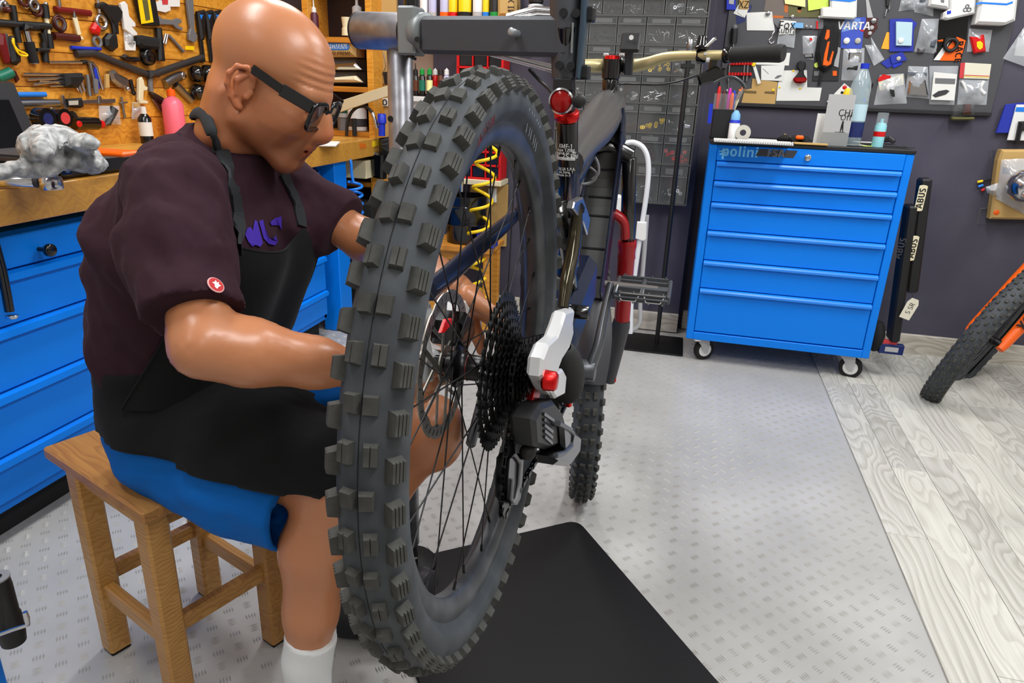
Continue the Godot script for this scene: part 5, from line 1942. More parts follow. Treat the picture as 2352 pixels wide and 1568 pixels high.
	var axis_at := func(y: float) -> Vector3: return mid.lerp(chest, (y - mid.y) / (chest.y - mid.y))
	var turn := func(q: Vector3) -> float:
		var d: Vector3 = q - axis_at.call(q.y)
		return atan2(d.z, d.x)
	var an0: float = turn.call(e0) + 0.12
	var an1: float = turn.call(e2) - 0.12
	for i in 13:
		var f := i / 12.0
		var ro := PackedVector3Array()
		var ri := PackedVector3Array()
		for j in 21:
			var g := j / 20.0
			var top := lerpf(e2.y, e0.y, g) - 0.030 * sin(PI * g) + 0.004
			var y := lerpf(mid.y - 0.09, top, f)
			var w := (1.0 - f) * 0.5
			var a := lerpf(an1 - w, an0 + w, g)
			var d := Vector3(cos(a),0, sin(a))
			var c: Vector3 = axis_at.call(y)
			var p := bib.march(c + d * 0.75,-d)
			var lift := 0.009 + 0.004 * sin(g * 9.0 + f * 4.0) + (0.010 * f * sin(PI * g))
			ro.append(p + d * lift)
			ri.append(p + d * (lift - 0.0028))
		rows_o.append(ro)
		rows_i.append(ri)
	bst.grid(rows_o, false, Vector3.ZERO, mid)
	bst.grid(rows_i, false, Vector3(-1,0,0))
	var hem := PackedVector3Array()
	for i in 13: hem.append(rows_o[i][0] - Vector3(0.0014,0,0))
	for j in range(1,21): hem.append(rows_o[12][j] - Vector3(0.0014,0,0))
	for i in range(11,-1,-1): hem.append(rows_o[i][20] - Vector3(0.0014,0,0))
	bst.tube(hem, 0.0024,6)
	obj("apron_bib", bst, am, man)
	var strap := func(px: Array, wdt: float) -> void:
		var rows := []
		var raw := PackedVector3Array()
		var nn := PackedVector3Array()
		for i in range(0, px.size(),2):
			var q := shirt.march(EYE, ray(px[i], px[i + 1]))
			raw.append(q)
			nn.append(shirt.grad(q))
		var sp := smooth(raw, 5)
		for i in sp.size():
			var d := (sp[mini(i + 1, sp.size() - 1)] - sp[maxi(i - 1,0)]).normalized()
			var g := shirt.grad(sp[i])
			var w := d.cross(g).normalized()
			var r := PackedVector3Array()
			for e in [[-1.0,0.0],[-1.0,1.0],[1.0,1.0],[1.0,0.0]]:
				r.append(sp[i] + w * wdt * e[0] + g * (0.0 + e[1] * 0.0045))
			rows.append(r)
		var st := mb()
		for i in rows.size() - 1:
			for j in 4:
				var k := (j + 1) % 4
				st.quad(rows[i][j], rows[i][k], rows[i + 1][k], rows[i + 1][j], (rows[i][j] + rows[i][k]) / 2 - sp[i] - shirt.grad(sp[i]) * 0.002)
		obj("apron_strap", st, M.strap_grey, man)
	mat("strap_grey", Color(0.105,0.12,0.135),0.85)
	strap.call([492,312,500,330,516,370,534,430,545,500,548,575],0.0125)
	strap.call([648,396,664,430,682,470,692,520],0.011)
	# the same strap goes up beside the neck and round the nape
	var ns := smooth(PackedVector3Array([shirt.march(EYE, ray(506,346)) + Vector3(0,0.003,0.004), az(487,306,-0.968), az(467,262,-1.0), hd * Vector3(-0.090,-0.092,0.0), hd * Vector3(-0.06,-0.10,-0.07)]),5)
	obj("apron_strap", mb().tube(ns, 0.0105,10, false, Vector3(-0.3,0.6,0.75),0.45), M.strap_grey, man)
	# purple print on the chest and the round badge on the sleeve
	var print_m := mat("print_purple", Color(0.22,0.09,0.60),0.8)
	var pst := mb()
	for poly in [[562,540,566,525,574,522,579,530,584,505,590,510,597,540,602,558,596,567,586,562,578,566,570,556],[593,508,603,505,608,525,615,545,626,548,631,540,636,555,630,563,616,560,604,548],[619,510,632,500,645,497,646,528,641,520,636,516,622,518]]:
		var pts := PackedVector2Array()
		for i in range(0, poly.size(),2):
			pts.append(Vector2(poly[i], poly[i + 1]))
		var ti := Geometry2D.triangulate_polygon(pts)
		for i in range(0, ti.size(),3):
			var q := []
			for j in 3:
				var w := shirt.march(EYE, ray(pts[ti[i + j]].x, pts[ti[i + j]].y))
				q.append(w + shirt.grad(w) * 0.0016)
			pst.flat(q[0], q[1], q[2], shirt.grad(q[0]))
	obj("chest_print", pst, print_m, man).set_meta("label","purple block lettering across the chest")
	var bp := shirt.march(EYE, ray(494,656))
	var bn := shirt.grad(bp)
	var bX := Vector3.UP.cross(bn).normalized()
	var bT := Transform3D(Basis(bX, bn.cross(bX), bn), bp + bn * 0.0012)
	var disc := PackedVector2Array()
	for i in 28:
		disc.append(Vector2(cos(TAU * i / 28), sin(TAU * i / 28)))
	var dsc := func(r: float) -> PackedVector2Array:
		var o := PackedVector2Array()
		for q in disc: o.append(q * r)
		return o
	var bo := obj("sleeve_badge", mb().prism(bT, dsc.call(0.0122),0.0014,0.0005), mat("badge_pale", Color(0.85,0.62,0.62),0.6), man)
	obj("badge_field", mb().prism(bT.translated_local(Vector3(0,0,0.0012)), dsc.call(0.0104),0.0006), mat("badge_red", Color(0.72,0.07,0.09),0.6), bo)
	obj("badge_mark", mb().prism(bT.translated_local(Vector3(0,0,0.0016)), PackedVector2Array([Vector2(-0.004,-0.006), Vector2(0.001,-0.004), Vector2(0.006,-0.004), Vector2(0.0035,-0.001), Vector2(0.007,0.002), Vector2(0.003,0.002), Vector2(0.004,0.006), Vector2(0.0,0.004), Vector2(-0.004,0.005), Vector2(-0.002,0.001), Vector2(-0.005,-0.002)]),0.0006), M.white_plastic, bo)
	# --- socks and shoes
	var sock := mat("sock_white", Color(0.86,0.87,0.87),0.85)
	sock.uv1_triplanar = true
	sock.uv1_scale = Vector3(16,16,16)
	bump(sock, cloth, 0.06)
	var sk := Field.new()
	sk.k = 0.005
	var sock_top := az(706,1462,-0.865)
	var heel := Vector3(rank.x, 0.075, rank.z + 0.01)
	sk.chain([rkn.lerp(rank, 0.7), rank, heel],[0.052,0.042,0.041])
	sk.chain([heel, heel + Vector3(0.16,-0.03,0.02)],[0.04,0.034])
	var sax := (rank - rkn).normalized()
	sk.mod = func(p: Vector3, f: float) -> float:
		return maxf(f, -(p - sock_top).dot(sax))
	var skm := mb()
	sk.into(skm, 0.007)
	obj("sock", skm, sock, man)
	var lheel := Vector3(lank.x - 0.02,0.10, lank.z)
	var sk2 := Field.new()
	sk2.k = 0.005
	sk2.chain([lkn.lerp(lank, 0.84), lank, lheel],[0.047,0.043,0.042])
	var lax2 := (lank - lkn).normalized()
	var ltop := lkn.lerp(lank, 0.86)
	sk2.mod = func(p: Vector3, f: float) -> float:
		return maxf(f, -(p - ltop).dot(lax2))
	var skm2 := mb()
	sk2.into(skm2,0.009)
	obj("sock", skm2, sock, man)
	for e in [[heel, Vector3(0.15,0,0.02)],[lheel, Vector3(0.13,0,0.01)]]:
		var sf := Field.new()
		sf.k = 0.014
		var hp: Vector3 = e[0]
		var dv: Vector3 = e[1]
		sf.chain([Vector3(hp.x - 0.015,0.052, hp.z), Vector3(hp.x, 0.05, hp.z) + dv * 0.6, Vector3(hp.x, 0.042, hp.z) + dv * 1.25],[0.043,0.043,0.036])
		sf.cap(Vector3(hp.x - 0.012,0.08, hp.z), Vector3(hp.x, 0.08, hp.z) + dv * 0.3,0.042,0.04)
		sf.mod = func(p: Vector3, f: float) -> float:
			return maxf(maxf(f, 0.006 - p.y), p.y - 0.112)
		var sfm := mb()
		sf.into(sfm, 0.009)
		obj("shoe", sfm, mat("shoe_navy", Color(0.03,0.035,0.07),0.6), man)
	# --- glasses
	var gm: Material = M.black_gloss
	var gl := mb()
	for s in [-1.0,1.0]:
		gl.beam(P.call(0.104,0.026, s * 0.068), P.call(0.055,0.030, s * 0.080),0.019,0.0042, U, 0.001)
		gl.beam(P.call(0.057,0.030, s * 0.080), P.call(0.004,0.036, s * 0.078),0.0135,0.004, U, 0.001)
		gl.beam(P.call(0.006,0.035, s * 0.078), P.call(-0.018,0.026, s * 0.074),0.007,0.0034, U, 0.001)
		# rounded square rims
		var loop := PackedVector3Array()
		for i in 24:
			var a := TAU * i / 24
			var ca := cos(a)
			var sa := sin(a)
			var x := signf(ca) * pow(absf(ca),0.5) * 0.0275
			var y := signf(sa) * pow(absf(sa),0.5) * 0.0215
			loop.append(P.call(0.108 - absf(s * 0.036 + x) * 0.07,0.010 + y, s * 0.036 + x))
		gl.tube(loop, 0.0037,8, true)
	gl.tube(PackedVector3Array([P.call(0.108,0.018,-0.0105), P.call(0.111,0.021,0), P.call(0.108,0.018,0.0105)]),0.003,6)
	obj("eyeglasses", gl, gm, man).set_meta("label","thick black spectacle frame")
	var lensm := clear("lens_tint", Color(0.20,0.17,0.17),0.62,0.08)
	for s in [-1.0,1.0]:
		var st := mb()
		var rim := PackedVector3Array()
		for i in 24:
			var a := TAU * i / 24
			var ca := cos(a)
			var sa := sin(a)
			rim.append(P.call(0.108 - absf(s * 0.036 + ca * 0.02) * 0.07,0.010 + signf(sa) * pow(absf(sa),0.55) * 0.0195, s * 0.036 + signf(ca) * pow(absf(ca),0.55) * 0.0255))
		var ct: Vector3 = P.call(0.1085,0.010, s * 0.036)
		for i in 24:
			st.flat(ct, rim[i], rim[(i + 1) % 24], F)
		obj("lens", st, lensm, man)

# ---------- the blue cabinet against the back wall and what lies on it ----------
# pieces seen on a plane: each [part, kind, material, thickness or radius, points...]; points are measured on an enlarged
# cut-out of the photograph whose corner is (ox, oy) and whose magnification is sc
var ox := 0.0
var oy := 0.0
var sc := 1.0
func cut(x: float, y: float, s: float) -> void:
	ox = x
	oy = y
	sc = s
func onto(side: String, px: float, py: float, lift: float) -> Vector3:
	var x := ox + px / sc
	var y := oy + py / sc
	return ax(x, y, LEFT + lift) if side == "L" else az(x, y, BACK + lift)
func wall_frame(side: String, lift: float) -> Transform3D:
	return _onx(LEFT + lift) if side == "L" else Transform3D(Basis(), Vector3(0,0, BACK + lift))
func flat2(side: String, p: PackedVector3Array) -> PackedVector2Array:
	return _yz(p) if side == "L" else _xy(p)
func piece(st: MB, side: String, kind: String, t: float, p: Array, lift: float) -> void:
	var pts := PackedVector3Array()
	for i in range(0, p.size() - 1,2):
		pts.append(onto(side, p[i], p[i + 1], lift))
	var out := Vector3(1,0,0) if side == "L" else Vector3(0,0,1)
	match kind:
		"p","r":   # a slab: sharp or with softened edges
			st.prism(wall_frame(side, lift), flat2(side, pts), t, t * 0.18 if kind == "p" else t * 0.42)
		"t":        # a bent tube
			st.tube(smooth(pts, 4) if pts.size() > 2 else pts, t, 8)
		"s":        # a straight-cornered tube
			st.tube(pts, t, 8)
		"o":        # a ring: centre, a point on it
			var c := pts[0]
			var rr := c.distance_to(pts[1])
			var a := PackedVector3Array()
			for i in 20:
				var v := Vector3(0, sin(TAU * i / 20), cos(TAU * i / 20)) if side == "L" else Vector3(cos(TAU * i / 20), sin(TAU * i / 20),0)
				a.append(c + v * rr)
			st.tube(a, t, 7, true)
		"d":        # a disc standing off the wall
			var rr := pts[0].distance_to(pts[1])
			st.cyl(pts[0], pts[0] + out * t, rr, rr * 0.92,20, t * 0.15)
		"b":        # a ball
			var rr := pts[0].distance_to(pts[1])
			st.ball(Transform3D(Basis(), pts[0] + out * rr * 0.6), Vector3(rr, rr, rr),12)
		"q":        # a crumpled or puffed film between four corners
			var n := 7
			var rows := []
			for i in n + 1:
				var row := PackedVector3Array()
				for j in n + 1:
					var u := float(j) / n
					var w := float(i) / n
					var q := pts[0].lerp(pts[1], u).lerp(pts[3].lerp(pts[2], u), w)
					var puff := sin(PI * u) * sin(PI * w)
					row.append(q + out * (t * puff * (0.75 + 0.25 * sin(7.0 * u + 11.0 * w)) + 0.001))
				rows.append(row)
			st.grid(rows, false, out)
			var back := []
			for r in rows:
				var b := PackedVector3Array()
				for q in r:
					b.append(q - out * (0.001 + absf(q.dot(out) - pts[0].dot(out)) * 0.0 + 0.0005))
				back.append(b)
			st.grid(back, false, -out)
# a thing on a wall; the pieces become its parts
func hang(side: String, called: String, label: String, category: String, pieces: Array, group := "", lift := 0.012) -> Node3D:
	var sts := []
	var lo := Vector3.INF
	var hi := -Vector3.INF
	for q in pieces:
		var st := mb()
		piece(st, side, q[1], q[3], q[4], lift + (q[5] if q.size() > 5 else 0.0))
		sts.append(st)
		for v in st.v:
			lo = lo.min(v)
			hi = hi.max(v)
	if pieces.size() == 1:
		return solo(called, label, category, sts[0], M[pieces[0][2]], group)
	var t := thing(called, label, category, Vector3((lo.x + hi.x) / 2, lo.y, (lo.z + hi.z) / 2),0.0, group)
	for i in pieces.size():
		obj(pieces[i][0], sts[i], M[pieces[i][2]], t)
	return t
# printed lines on a card: small dark bars
func lines_on(parent: Node3D, side: String, x0: float, y0: float, x1: float, y1: float, n: int, m: Material, lift: float) -> void:
	var st := mb()
	for i in n:
		var y := lerpf(y0, y1, (i + 0.3) / n)
		var yb := lerpf(y0, y1, (i + 0.62) / n)
		var xe := lerpf(x0, x1,0.6 + 0.4 * rng.randf())
		piece(st, side,"p",0.0006,[x0, y, xe, y, xe, yb, x0, yb], lift)
	obj("print", st, m, parent).set_meta("kind","stuff")

func cabinet() -> void:
	var Z := -3.21
	var x0 := az(1632,330, Z).x
	var x1 := az(2103,350, Z).x
	var yt := az(1632,331, Z).y
	var yb := az(1577,777, Z).y
	var xc := (x0 + x1) / 2
	var D := 0.40
	var t := thing("tool_cabinet","blue seven-drawer steel tool cabinet on castors against the dark back wall","tool cabinet", Vector3(xc, 0, Z - D / 2))
	var b := mb()
	var zc := Z - D / 2
	for x in [x0 + 0.016, x1 - 0.016]:
		b.bx(Vector3(x, (yt + yb) / 2, zc), Vector3(0.032, yt - yb, D),0.003)
	b.bx(Vector3(xc, yb + 0.018, zc), Vector3(x1 - x0 - 0.062,0.036, D),0.002)
	b.bx(Vector3(xc, yt - 0.01, zc), Vector3(x1 - x0 - 0.062,0.02, D),0.002)
	b.bx(Vector3(xc, (yt + yb) / 2, Z - 0.06), Vector3(x1 - x0 - 0.062, yt - yb - 0.03,0.06),0.0)
	obj("body", b, M.blue_paint, t)
	obj("top_mat", mb().bx(Vector3(xc, yt + 0.009, zc), Vector3(x1 - x0 + 0.006,0.018, D + 0.006),0.004), M.black_plastic, t)
	var lines := [[1642,373],[1637,419],[1630,468],[1622,533],[1611,601],[1603,665]]
	var ys := []
	for q in lines:
		ys.append(az(q[0], q[1] - 3, Z).y)
	ys.append(yb + 0.036)
	var top_panel := obj("drawer_front", mb().bx(Vector3(xc, (yt - 0.002 + ys[0] + 0.004) / 2, Z - 0.006), Vector3(x1 - x0 - 0.066, yt - ys[0] - 0.006,0.018),0.002), M.blue_paint, t)
	for k in 6:
		var hi: float = ys[k]
		var lo: float = ys[k + 1] + 0.005
		var dr := obj("drawer", mb().bx(Vector3(xc, (hi + lo) / 2, Z - 0.014), Vector3(x1 - x0 - 0.068, hi - lo, 0.018),0.002), M.blue_paint, t)
		obj("pull", mb().prism(Transform3D(Basis(Vector3(0,0,1), Vector3(0,1,0), Vector3(-1,0,0)), Vector3(x1 - 0.036, hi, Z - 0.006)), PackedVector2Array([Vector2(0,0.002), Vector2(0.014,-0.001), Vector2(0.018,-0.008), Vector2(0.017,-0.017), Vector2(0.013,-0.017), Vector2(0.010,-0.007), Vector2(0,-0.005)]), x1 - x0 - 0.072), M.blue_pull, dr)
	# maker's letters, a grey badge and the lock on the top panel
	var face := func(px: float, py: float, dz: float) -> Transform3D: return Transform3D(Basis(), az(px, py, Z + 0.003 + dz))
	text_on("panel_lettering","polini", face.call(1700,349,0.0005),0.040,0.0006, M.letter_blue, top_panel, 1)
	cut(0,0,1)
	var sl := mb()
	for i in 2:
		sl.prism(face.call(1664,349,0.0004), PackedVector2Array([Vector2(-0.022,-0.012 + i * 0.012), Vector2(-0.002,-0.012 + i * 0.012), Vector2(0.014,0.0 + i * 0.012), Vector2(-0.006,0.0 + i * 0.012)]),0.0006)
	obj("panel_stripes", sl, M.letter_blue, top_panel)
	var fs := mb()
	for e in [[-0.078,0.046],[-0.026,0.046],[0.028,0.046]]:
		fs.prism(face.call(1781,352,0.0002), PackedVector2Array([Vector2(e[0],-0.015), Vector2(e[0] + e[1],-0.015), Vector2(e[0] + e[1] + 0.012,0.015), Vector2(e[0] + 0.012,0.015)]),0.0007)
	obj("badge", fs, M.dark_grey, top_panel)
	text_on("badge_lettering","FSA", face.call(1782,352,0.0012),0.030,0.0005, M.mid_grey, top_panel, 1)
	obj("lock", mb().cyl(az(1855,362, Z), az(1855,362, Z) + Vector3(0,0,0.012),0.0145,0.0135,20,0.002).bx(az(1855,362, Z) + Vector3(0,0,0.012), Vector3(0.003,0.012,0.002)), M.chrome, top_panel)
	# castors
	var k := 0
	for e in [[x0 + 0.075, Z - 0.045,0.5],[x1 - 0.075, Z - 0.045,-0.25],[x0 + 0.075, Z - D + 0.06,0.2],[x1 - 0.075, Z - D + 0.06,0.9]]:
		var cw := Node3D.new()
		cw.name = "castor" if k == 0 else "castor_%03d" % k
		k += 1
		t.add_child(cw)
		cw.global_position = Vector3(e[0],0, e[1])
		cw.rotation.y = e[2]
		var R := 0.05
		obj("fork", mb().bx(Vector3(-0.01, yb - 0.004,0), Vector3(0.085,0.006,0.07),0.001).prism(Transform3D(Basis(), Vector3(0,0,0.018)), PackedVector2Array([Vector2(-0.035, yb - 0.007), Vector2(0.03, yb - 0.007), Vector2(0.034,0.085), Vector2(0.03,0.04), Vector2(0.012,0.04), Vector2(-0.012,0.08)]),0.003).prism(Transform3D(Basis(), Vector3(0,0,-0.021)), PackedVector2Array([Vector2(-0.035, yb - 0.007), Vector2(0.03, yb - 0.007), Vector2(0.034,0.085), Vector2(0.03,0.04), Vector2(0.012,0.04), Vector2(-0.012,0.08)]),0.003), M.light_grey, cw, false)
		var cx := Transform3D(Basis(Vector3(0,1,0), Vector3(0,0,1), Vector3(1,0,0)), Vector3(0.018, R, 0))
		obj("wheel", mb().lathe(cx, [Vector2(0.032,-0.014), Vector2(R - 0.004,-0.014), Vector2(R, -0.008), Vector2(R, 0.008), Vector2(R - 0.004,0.014), Vector2(0.032,0.014)],28), M.black_matte, cw, false)
		obj("wheel_disc", mb().lathe(cx, [Vector2(0,-0.013), Vector2(0.033,-0.012), Vector2(0.033,0.012), Vector2(0.012,0.010), Vector2(0.010,0.017), Vector2(0,0.017)],24), M.white_plastic, cw, false)
	cabinet_top(yt + 0.018, Z, x0, x1)
	locks(x1, Z)

func up(p: Vector3) -> Transform3D:
	return Transform3D(Basis(), p)
func cabinet_top(y: float, Z: float, x0: float, x1: float) -> void:
	var on := func(px: float, py: float) -> Vector3: return ay(px, py, y)
	# pen cup with its pens
	var p: Vector3 = az(1656,300, Z - 0.16)
	p.y = y
	var cup := thing("pen_cup","black pen cup with a clear rim at the left end of the blue cabinet's top","pen cup", p)
	obj("cup", mb().bx(p + Vector3(0,0.062,0), Vector3(0.088,0.124,0.075),0.004), M.black_plastic, cup)
	var rim := mb()
	for s in [-1,1]:
		rim.bx(p + Vector3(s * 0.046,0.155,0), Vector3(0.003,0.065,0.08))
		rim.bx(p + Vector3(0,0.155, s * 0.039), Vector3(0.092,0.065,0.003))
	obj("clear_rim", rim, M.bin_plastic, cup)
	for e in [[-0.030,0.215,"red","orange red marker pen standing in the pen cup"],[-0.008,0.20,"brown","brown pencil standing in the pen cup"],[0.016,0.21,"magenta","magenta highlighter standing in the pen cup"],[0.034,0.20,"blue","blue capped pen standing in the pen cup"],[0.028,0.19,"orange","orange pen at the right side of the pen cup"]]:
		var q := p + Vector3(e[0],0.124,0.012 if e[2] != "orange" else 0.024)
		solo("pen", e[3],"pen", mb().lathe(up(q),[Vector2(0,0), Vector2(0.0075,0), Vector2(0.0085, e[1] - 0.16), Vector2(0.007, e[1] - 0.135), Vector2(0.004, e[1] - 0.122), Vector2(0, e[1] - 0.122)],12), M[e[2]],"pens in the cup on the cabinet")
	for e in [[1680,252,1702,205,0.006,"paintbrush with a white handle leaning out of the pen cup"],[1686,252,1708,200,0.005,"second white paintbrush leaning rightmost out of the pen cup"]]:
		var a := az(e[0], e[1], Z - 0.155)
		var b := az(e[2], e[3], Z - 0.15)
		var br := thing("paintbrush", e[5],"paintbrush", a, 0.0,"brushes in the pen cup")
		obj("handle", mb().cyl(a, a.lerp(b, 0.55),0.005,0.004,8), M.cream, br)
		obj("ferrule", mb().cyl(a.lerp(b, 0.5), a.lerp(b, 0.95),0.007,0.008,8), M.chrome, br)
		obj("bristles", mb().cyl(a.lerp(b, 0.93), b, 0.009,0.005,8), M.orange, br)
	solo("ruler","blue plastic ruler propped on the left side of the pen cup","ruler", mb().beam(az(1629,283, Z - 0.13) , az(1634,238, Z - 0.13),0.016,0.003, Vector3(1,0,0),0.0), M.blue)
	# small spray bottle and roll of tape
	p = az(1683,318, Z - 0.06)
	p.y = y
	var sb := thing("spray_bottle","small white bottle with a clear blue cap in front of the pen cup","bottle", p)
	obj("bottle", mb().lathe(up(p),[Vector2(0,0), Vector2(0.022,0), Vector2(0.022,0.07), Vector2(0.015,0.078), Vector2(0,0.078)],20), M.white_plastic, sb)
	obj("band", mb().lathe(up(p),[Vector2(0.0158,0.0715), Vector2(0.0235,0.0715), Vector2(0.021,0.083), Vector2(0,0.084)],20), M.blue, sb)
	obj("cap", mb().lathe(up(p),[Vector2(0.019,0.082), Vector2(0.0185,0.105), Vector2(0.008,0.122), Vector2(0,0.123)],18), M.pale_blue, sb)
	p = az(1706,306, Z - 0.05)
	var tp := Transform3D(Basis(Vector3(1,0,0), Vector3(0,0.15,1).normalized(), Vector3(0,-1,0.15).normalized()), p)
	var dy := p.y - y - 0.032
	tp.origin.y -= dy
	solo("tape_roll","roll of whitish packing tape standing on the cabinet top","tape", mb().lathe(tp, [Vector2(0.013,-0.012), Vector2(0.032,-0.012), Vector2(0.032,0.012), Vector2(0.013,0.012), Vector2(0.013,-0.012)],28), M.tape_grey)
	# notebook with a white spiral along the front edge
	var n0: Vector3 = on.call(1640,326)
	var n1: Vector3 = on.call(1820,334)
	var nb2 := thing("notebook","open notebook with a white spiral lying along the cabinet's front edge","notebook", Vector3((n0.x + n1.x) / 2, y, n0.z - 0.06))
	obj("pages", mb().bx(Vector3((n0.x + n1.x) / 2, y + 0.004, n0.z - 0.075), Vector3(n1.x - n0.x, 0.008,0.14),0.001), M.paper, nb2)
	var coil := mb()
	for i in 34:
		var x := lerpf(n0.x + 0.005, n1.x - 0.005, i / 33.0)
		coil.bx(Vector3(x, y + 0.009, n0.z), Vector3(0.0055,0.013,0.012),0.001)
	obj("spiral", coil, M.white_plastic, nb2).set_meta("kind","stuff")
	solo("paper_sheet","white paper sheet lying behind the notebook on the cabinet","paper", mb().prism(Transform3D(Basis(Vector3(1,0,0), Vector3(0,0,-1), Vector3(0,1,0)), Vector3(0, y + 0.001,0)), PackedVector2Array([Vector2(n0.x + 0.13,3.31), Vector2(n0.x + 0.36,3.30), Vector2(n0.x + 0.33,3.42), Vector2(n0.x + 0.14,3.43)]),0.0015), M.paper)
	# little heap: black strap, orange tag, wooden scraps
	var hp: Vector3 = az(1826,326, Z - 0.06)
	hp.y = y
	var bl := mb()
	for i in 9:
		bl.ball(up(hp + Vector3(-0.055 + 0.013 * i, 0.012 + 0.009 * sin(i * 2.1),0.012 * cos(i * 1.7))), Vector3(0.022,0.014,0.018),8)
	solo("strap_bundle","crumpled black strap lying on the cabinet top beside the flyer","strap", bl, M.black_matte)
	solo("orange_clip","small orange clip lying on the crumpled black strap","clip", mb().bx(hp + Vector3(0.012,0.026,0.028), Vector3(0.032,0.016,0.02),0.005), M.orange)
	solo("wood_scrap","thin wooden offcut sticking out behind the black strap","wood offcut", mb().beam(hp + Vector3(-0.04,0.032,-0.04), hp + Vector3(0.0,0.012,-0.055),0.02,0.005, Vector3(0,0,1),0.001), M.card)
	solo("wood_scrap","flat wooden offcut on the cabinet's front edge before the flyer","wood offcut", mb().bx(hp + Vector3(0.055,0.004,0.055), Vector3(0.13,0.007,0.035),0.001), M.card)
	# flyer
	var f0: Vector3 = az(1914,334, Z - 0.03)
	f0.y = y
	var fl := thing("flyer","grey and white flyer with script lettering and a walking figure standing on the cabinet","flyer", f0,-0.06)
	obj("sheet", mb().bx(Vector3(0,0.10,0), Vector3(0.102,0.20,0.003),0.0), M.flyer_grey, fl, false)
	obj("lower_band", mb().bx(Vector3(0,0.026,0.002), Vector3(0.102,0.052,0.001)), M.mid_pale, fl, false)
	text_on("lettering","CHi", fl.global_transform * up(Vector3(0.024,0.13,0.002)),0.026,0.0004, M.black_matte, fl)
	text_on("lettering","Off", fl.global_transform * up(Vector3(0.028,0.112,0.002)),0.022,0.0004, M.black_matte, fl)
	var man := mb()
	man.prism(up(Vector3(0.02,0.055,0.002)), PackedVector2Array([Vector2(-0.006,0), Vector2(-0.003,0.0), Vector2(0,0.016), Vector2(0.004,0.0), Vector2(0.007,0.0), Vector2(0.004,0.026), Vector2(0.003,0.036), Vector2(-0.003,0.036), Vector2(-0.005,0.026)]),0.0005)
	man.prism(up(Vector3(0.02,0.094,0.002)), PackedVector2Array([Vector2(-0.003,-0.003), Vector2(0.003,-0.003), Vector2(0.0035,0.003), Vector2(0,0.005), Vector2(-0.003,0.003)]),0.0005)
	man.bx(Vector3(0.015,0.0545,0.002), Vector3(0.04,0.0012,0.001))
	obj("figure_print", man, M.black_matte, fl, false)
	solo("card_stand","plain white card standing just behind the grey flyer","card", mb().bx(az(1886,300, Z - 0.10) * Vector3(1,0,1) + Vector3(0, y + 0.062,0), Vector3(0.05,0.122,0.003)), M.paper)
	# water bottle
	var wb: Vector3 = az(1953,326, Z - 0.10)
	wb.y = y
	var bt := thing("water_bottle","tall clear plastic water bottle with blue cap and label behind the flyer","bottle", wb)
	obj("shell", mb().lathe(up(wb),[Vector2(0,0.002), Vector2(0.036,0.002), Vector2(0.040,0.01), Vector2(0.040,0.17), Vector2(0.0385,0.20), Vector2(0.040,0.215), Vector2(0.036,0.25), Vector2(0.022,0.285), Vector2(0.0145,0.30), Vector2(0.0145,0.315)],28), M.bottle_pet, bt)
	obj("cap", mb().lathe(up(wb),[Vector2(0.0165,0.302), Vector2(0.0168,0.322), Vector2(0,0.323)],20), M.blue, bt)
	obj("label_band", mb().lathe(up(wb),[Vector2(0.0405,0.035), Vector2(0.0405,0.095)],28), M.navy_label, bt)
	obj("upper_label", mb().lathe(up(wb),[Vector2(0.0404,0.10), Vector2(0.0404,0.165)],28), M.pale_label, bt)
	var yb2: Vector3 = az(1931,300, Z - 0.20)
	yb2.y = y
	solo("yellow_bottle","slim yellow bottle behind the flyer and the water bottle","bottle", mb().lathe(up(yb2),[Vector2(0,0), Vector2(0.02,0), Vector2(0.02,0.20), Vector2(0.014,0.222), Vector2(0.012,0.226), Vector2(0,0.227)],18), M.yellow)
	# spray can, papers and a black clamp at the right
	var sp: Vector3 = az(2016,326, Z - 0.10)
	sp.y = y
	var can := thing("spray_can","small aerosol can with clear cap and red band right of the water bottle","spray can", sp)
	obj("can", mb().lathe(up(sp),[Vector2(0,0), Vector2(0.0225,0), Vector2(0.0225,0.085), Vector2(0.017,0.095), Vector2(0.006,0.097), Vector2(0.006,0.112), Vector2(0,0.112)],22), M.pale_teal, can)
	obj("red_band", mb().lathe(up(sp),[Vector2(0.0229,0.042), Vector2(0.0229,0.062)],22), M.red, can)
	obj("clear_cap", mb().lathe(up(sp),[Vector2(0.0222,0.086), Vector2(0.0215,0.136), Vector2(0,0.137)],22), M.glass, can)
	for e in [[1960,334,0.10,0.05,"paper","white slip of paper at the cabinet's front edge beside the flyer"],[1993,328,0.10,0.06,"paper","white folded paper lying under the small aerosol can"],[1999,337,0.06,0.025,"lime","yellow-green note at the cabinet's front edge"]]:
		var q: Vector3 = on.call(e[0], e[1])
		solo("paper_slip", e[5],"paper", mb().box(Transform3D(Basis(Vector3.UP, 0.2), q + Vector3(0,0.0015,-0.02)), Vector3(e[2],0.002, e[3])), M[e[4]],"papers on the cabinet")
	var cl: Vector3 = on.call(2025,332)
	var clamp_ := thing("hand_clamp","black hand clamp lying at the right end of the cabinet top","clamp", cl)
	obj("jaw", mb().beam(cl + Vector3(-0.035,0.014,-0.02), cl + Vector3(0.04,0.024,-0.04),0.022,0.02, Vector3.UP, 0.004), M.black_plastic, clamp_)
	obj("grip", mb().beam(cl + Vector3(0.03,0.03,-0.04), cl + Vector3(0.055,0.012,-0.02),0.02,0.02, Vector3.UP, 0.004), M.dark_grey, clamp_)
	solo("ribbed_strip","black ribbed rubber strip lying at the cabinet's right front edge","rubber strip", mb().bx(on.call(2060,338) + Vector3(0.0,0.003,-0.02), Vector3(0.14,0.006,0.04),0.001), M.dark_grey)

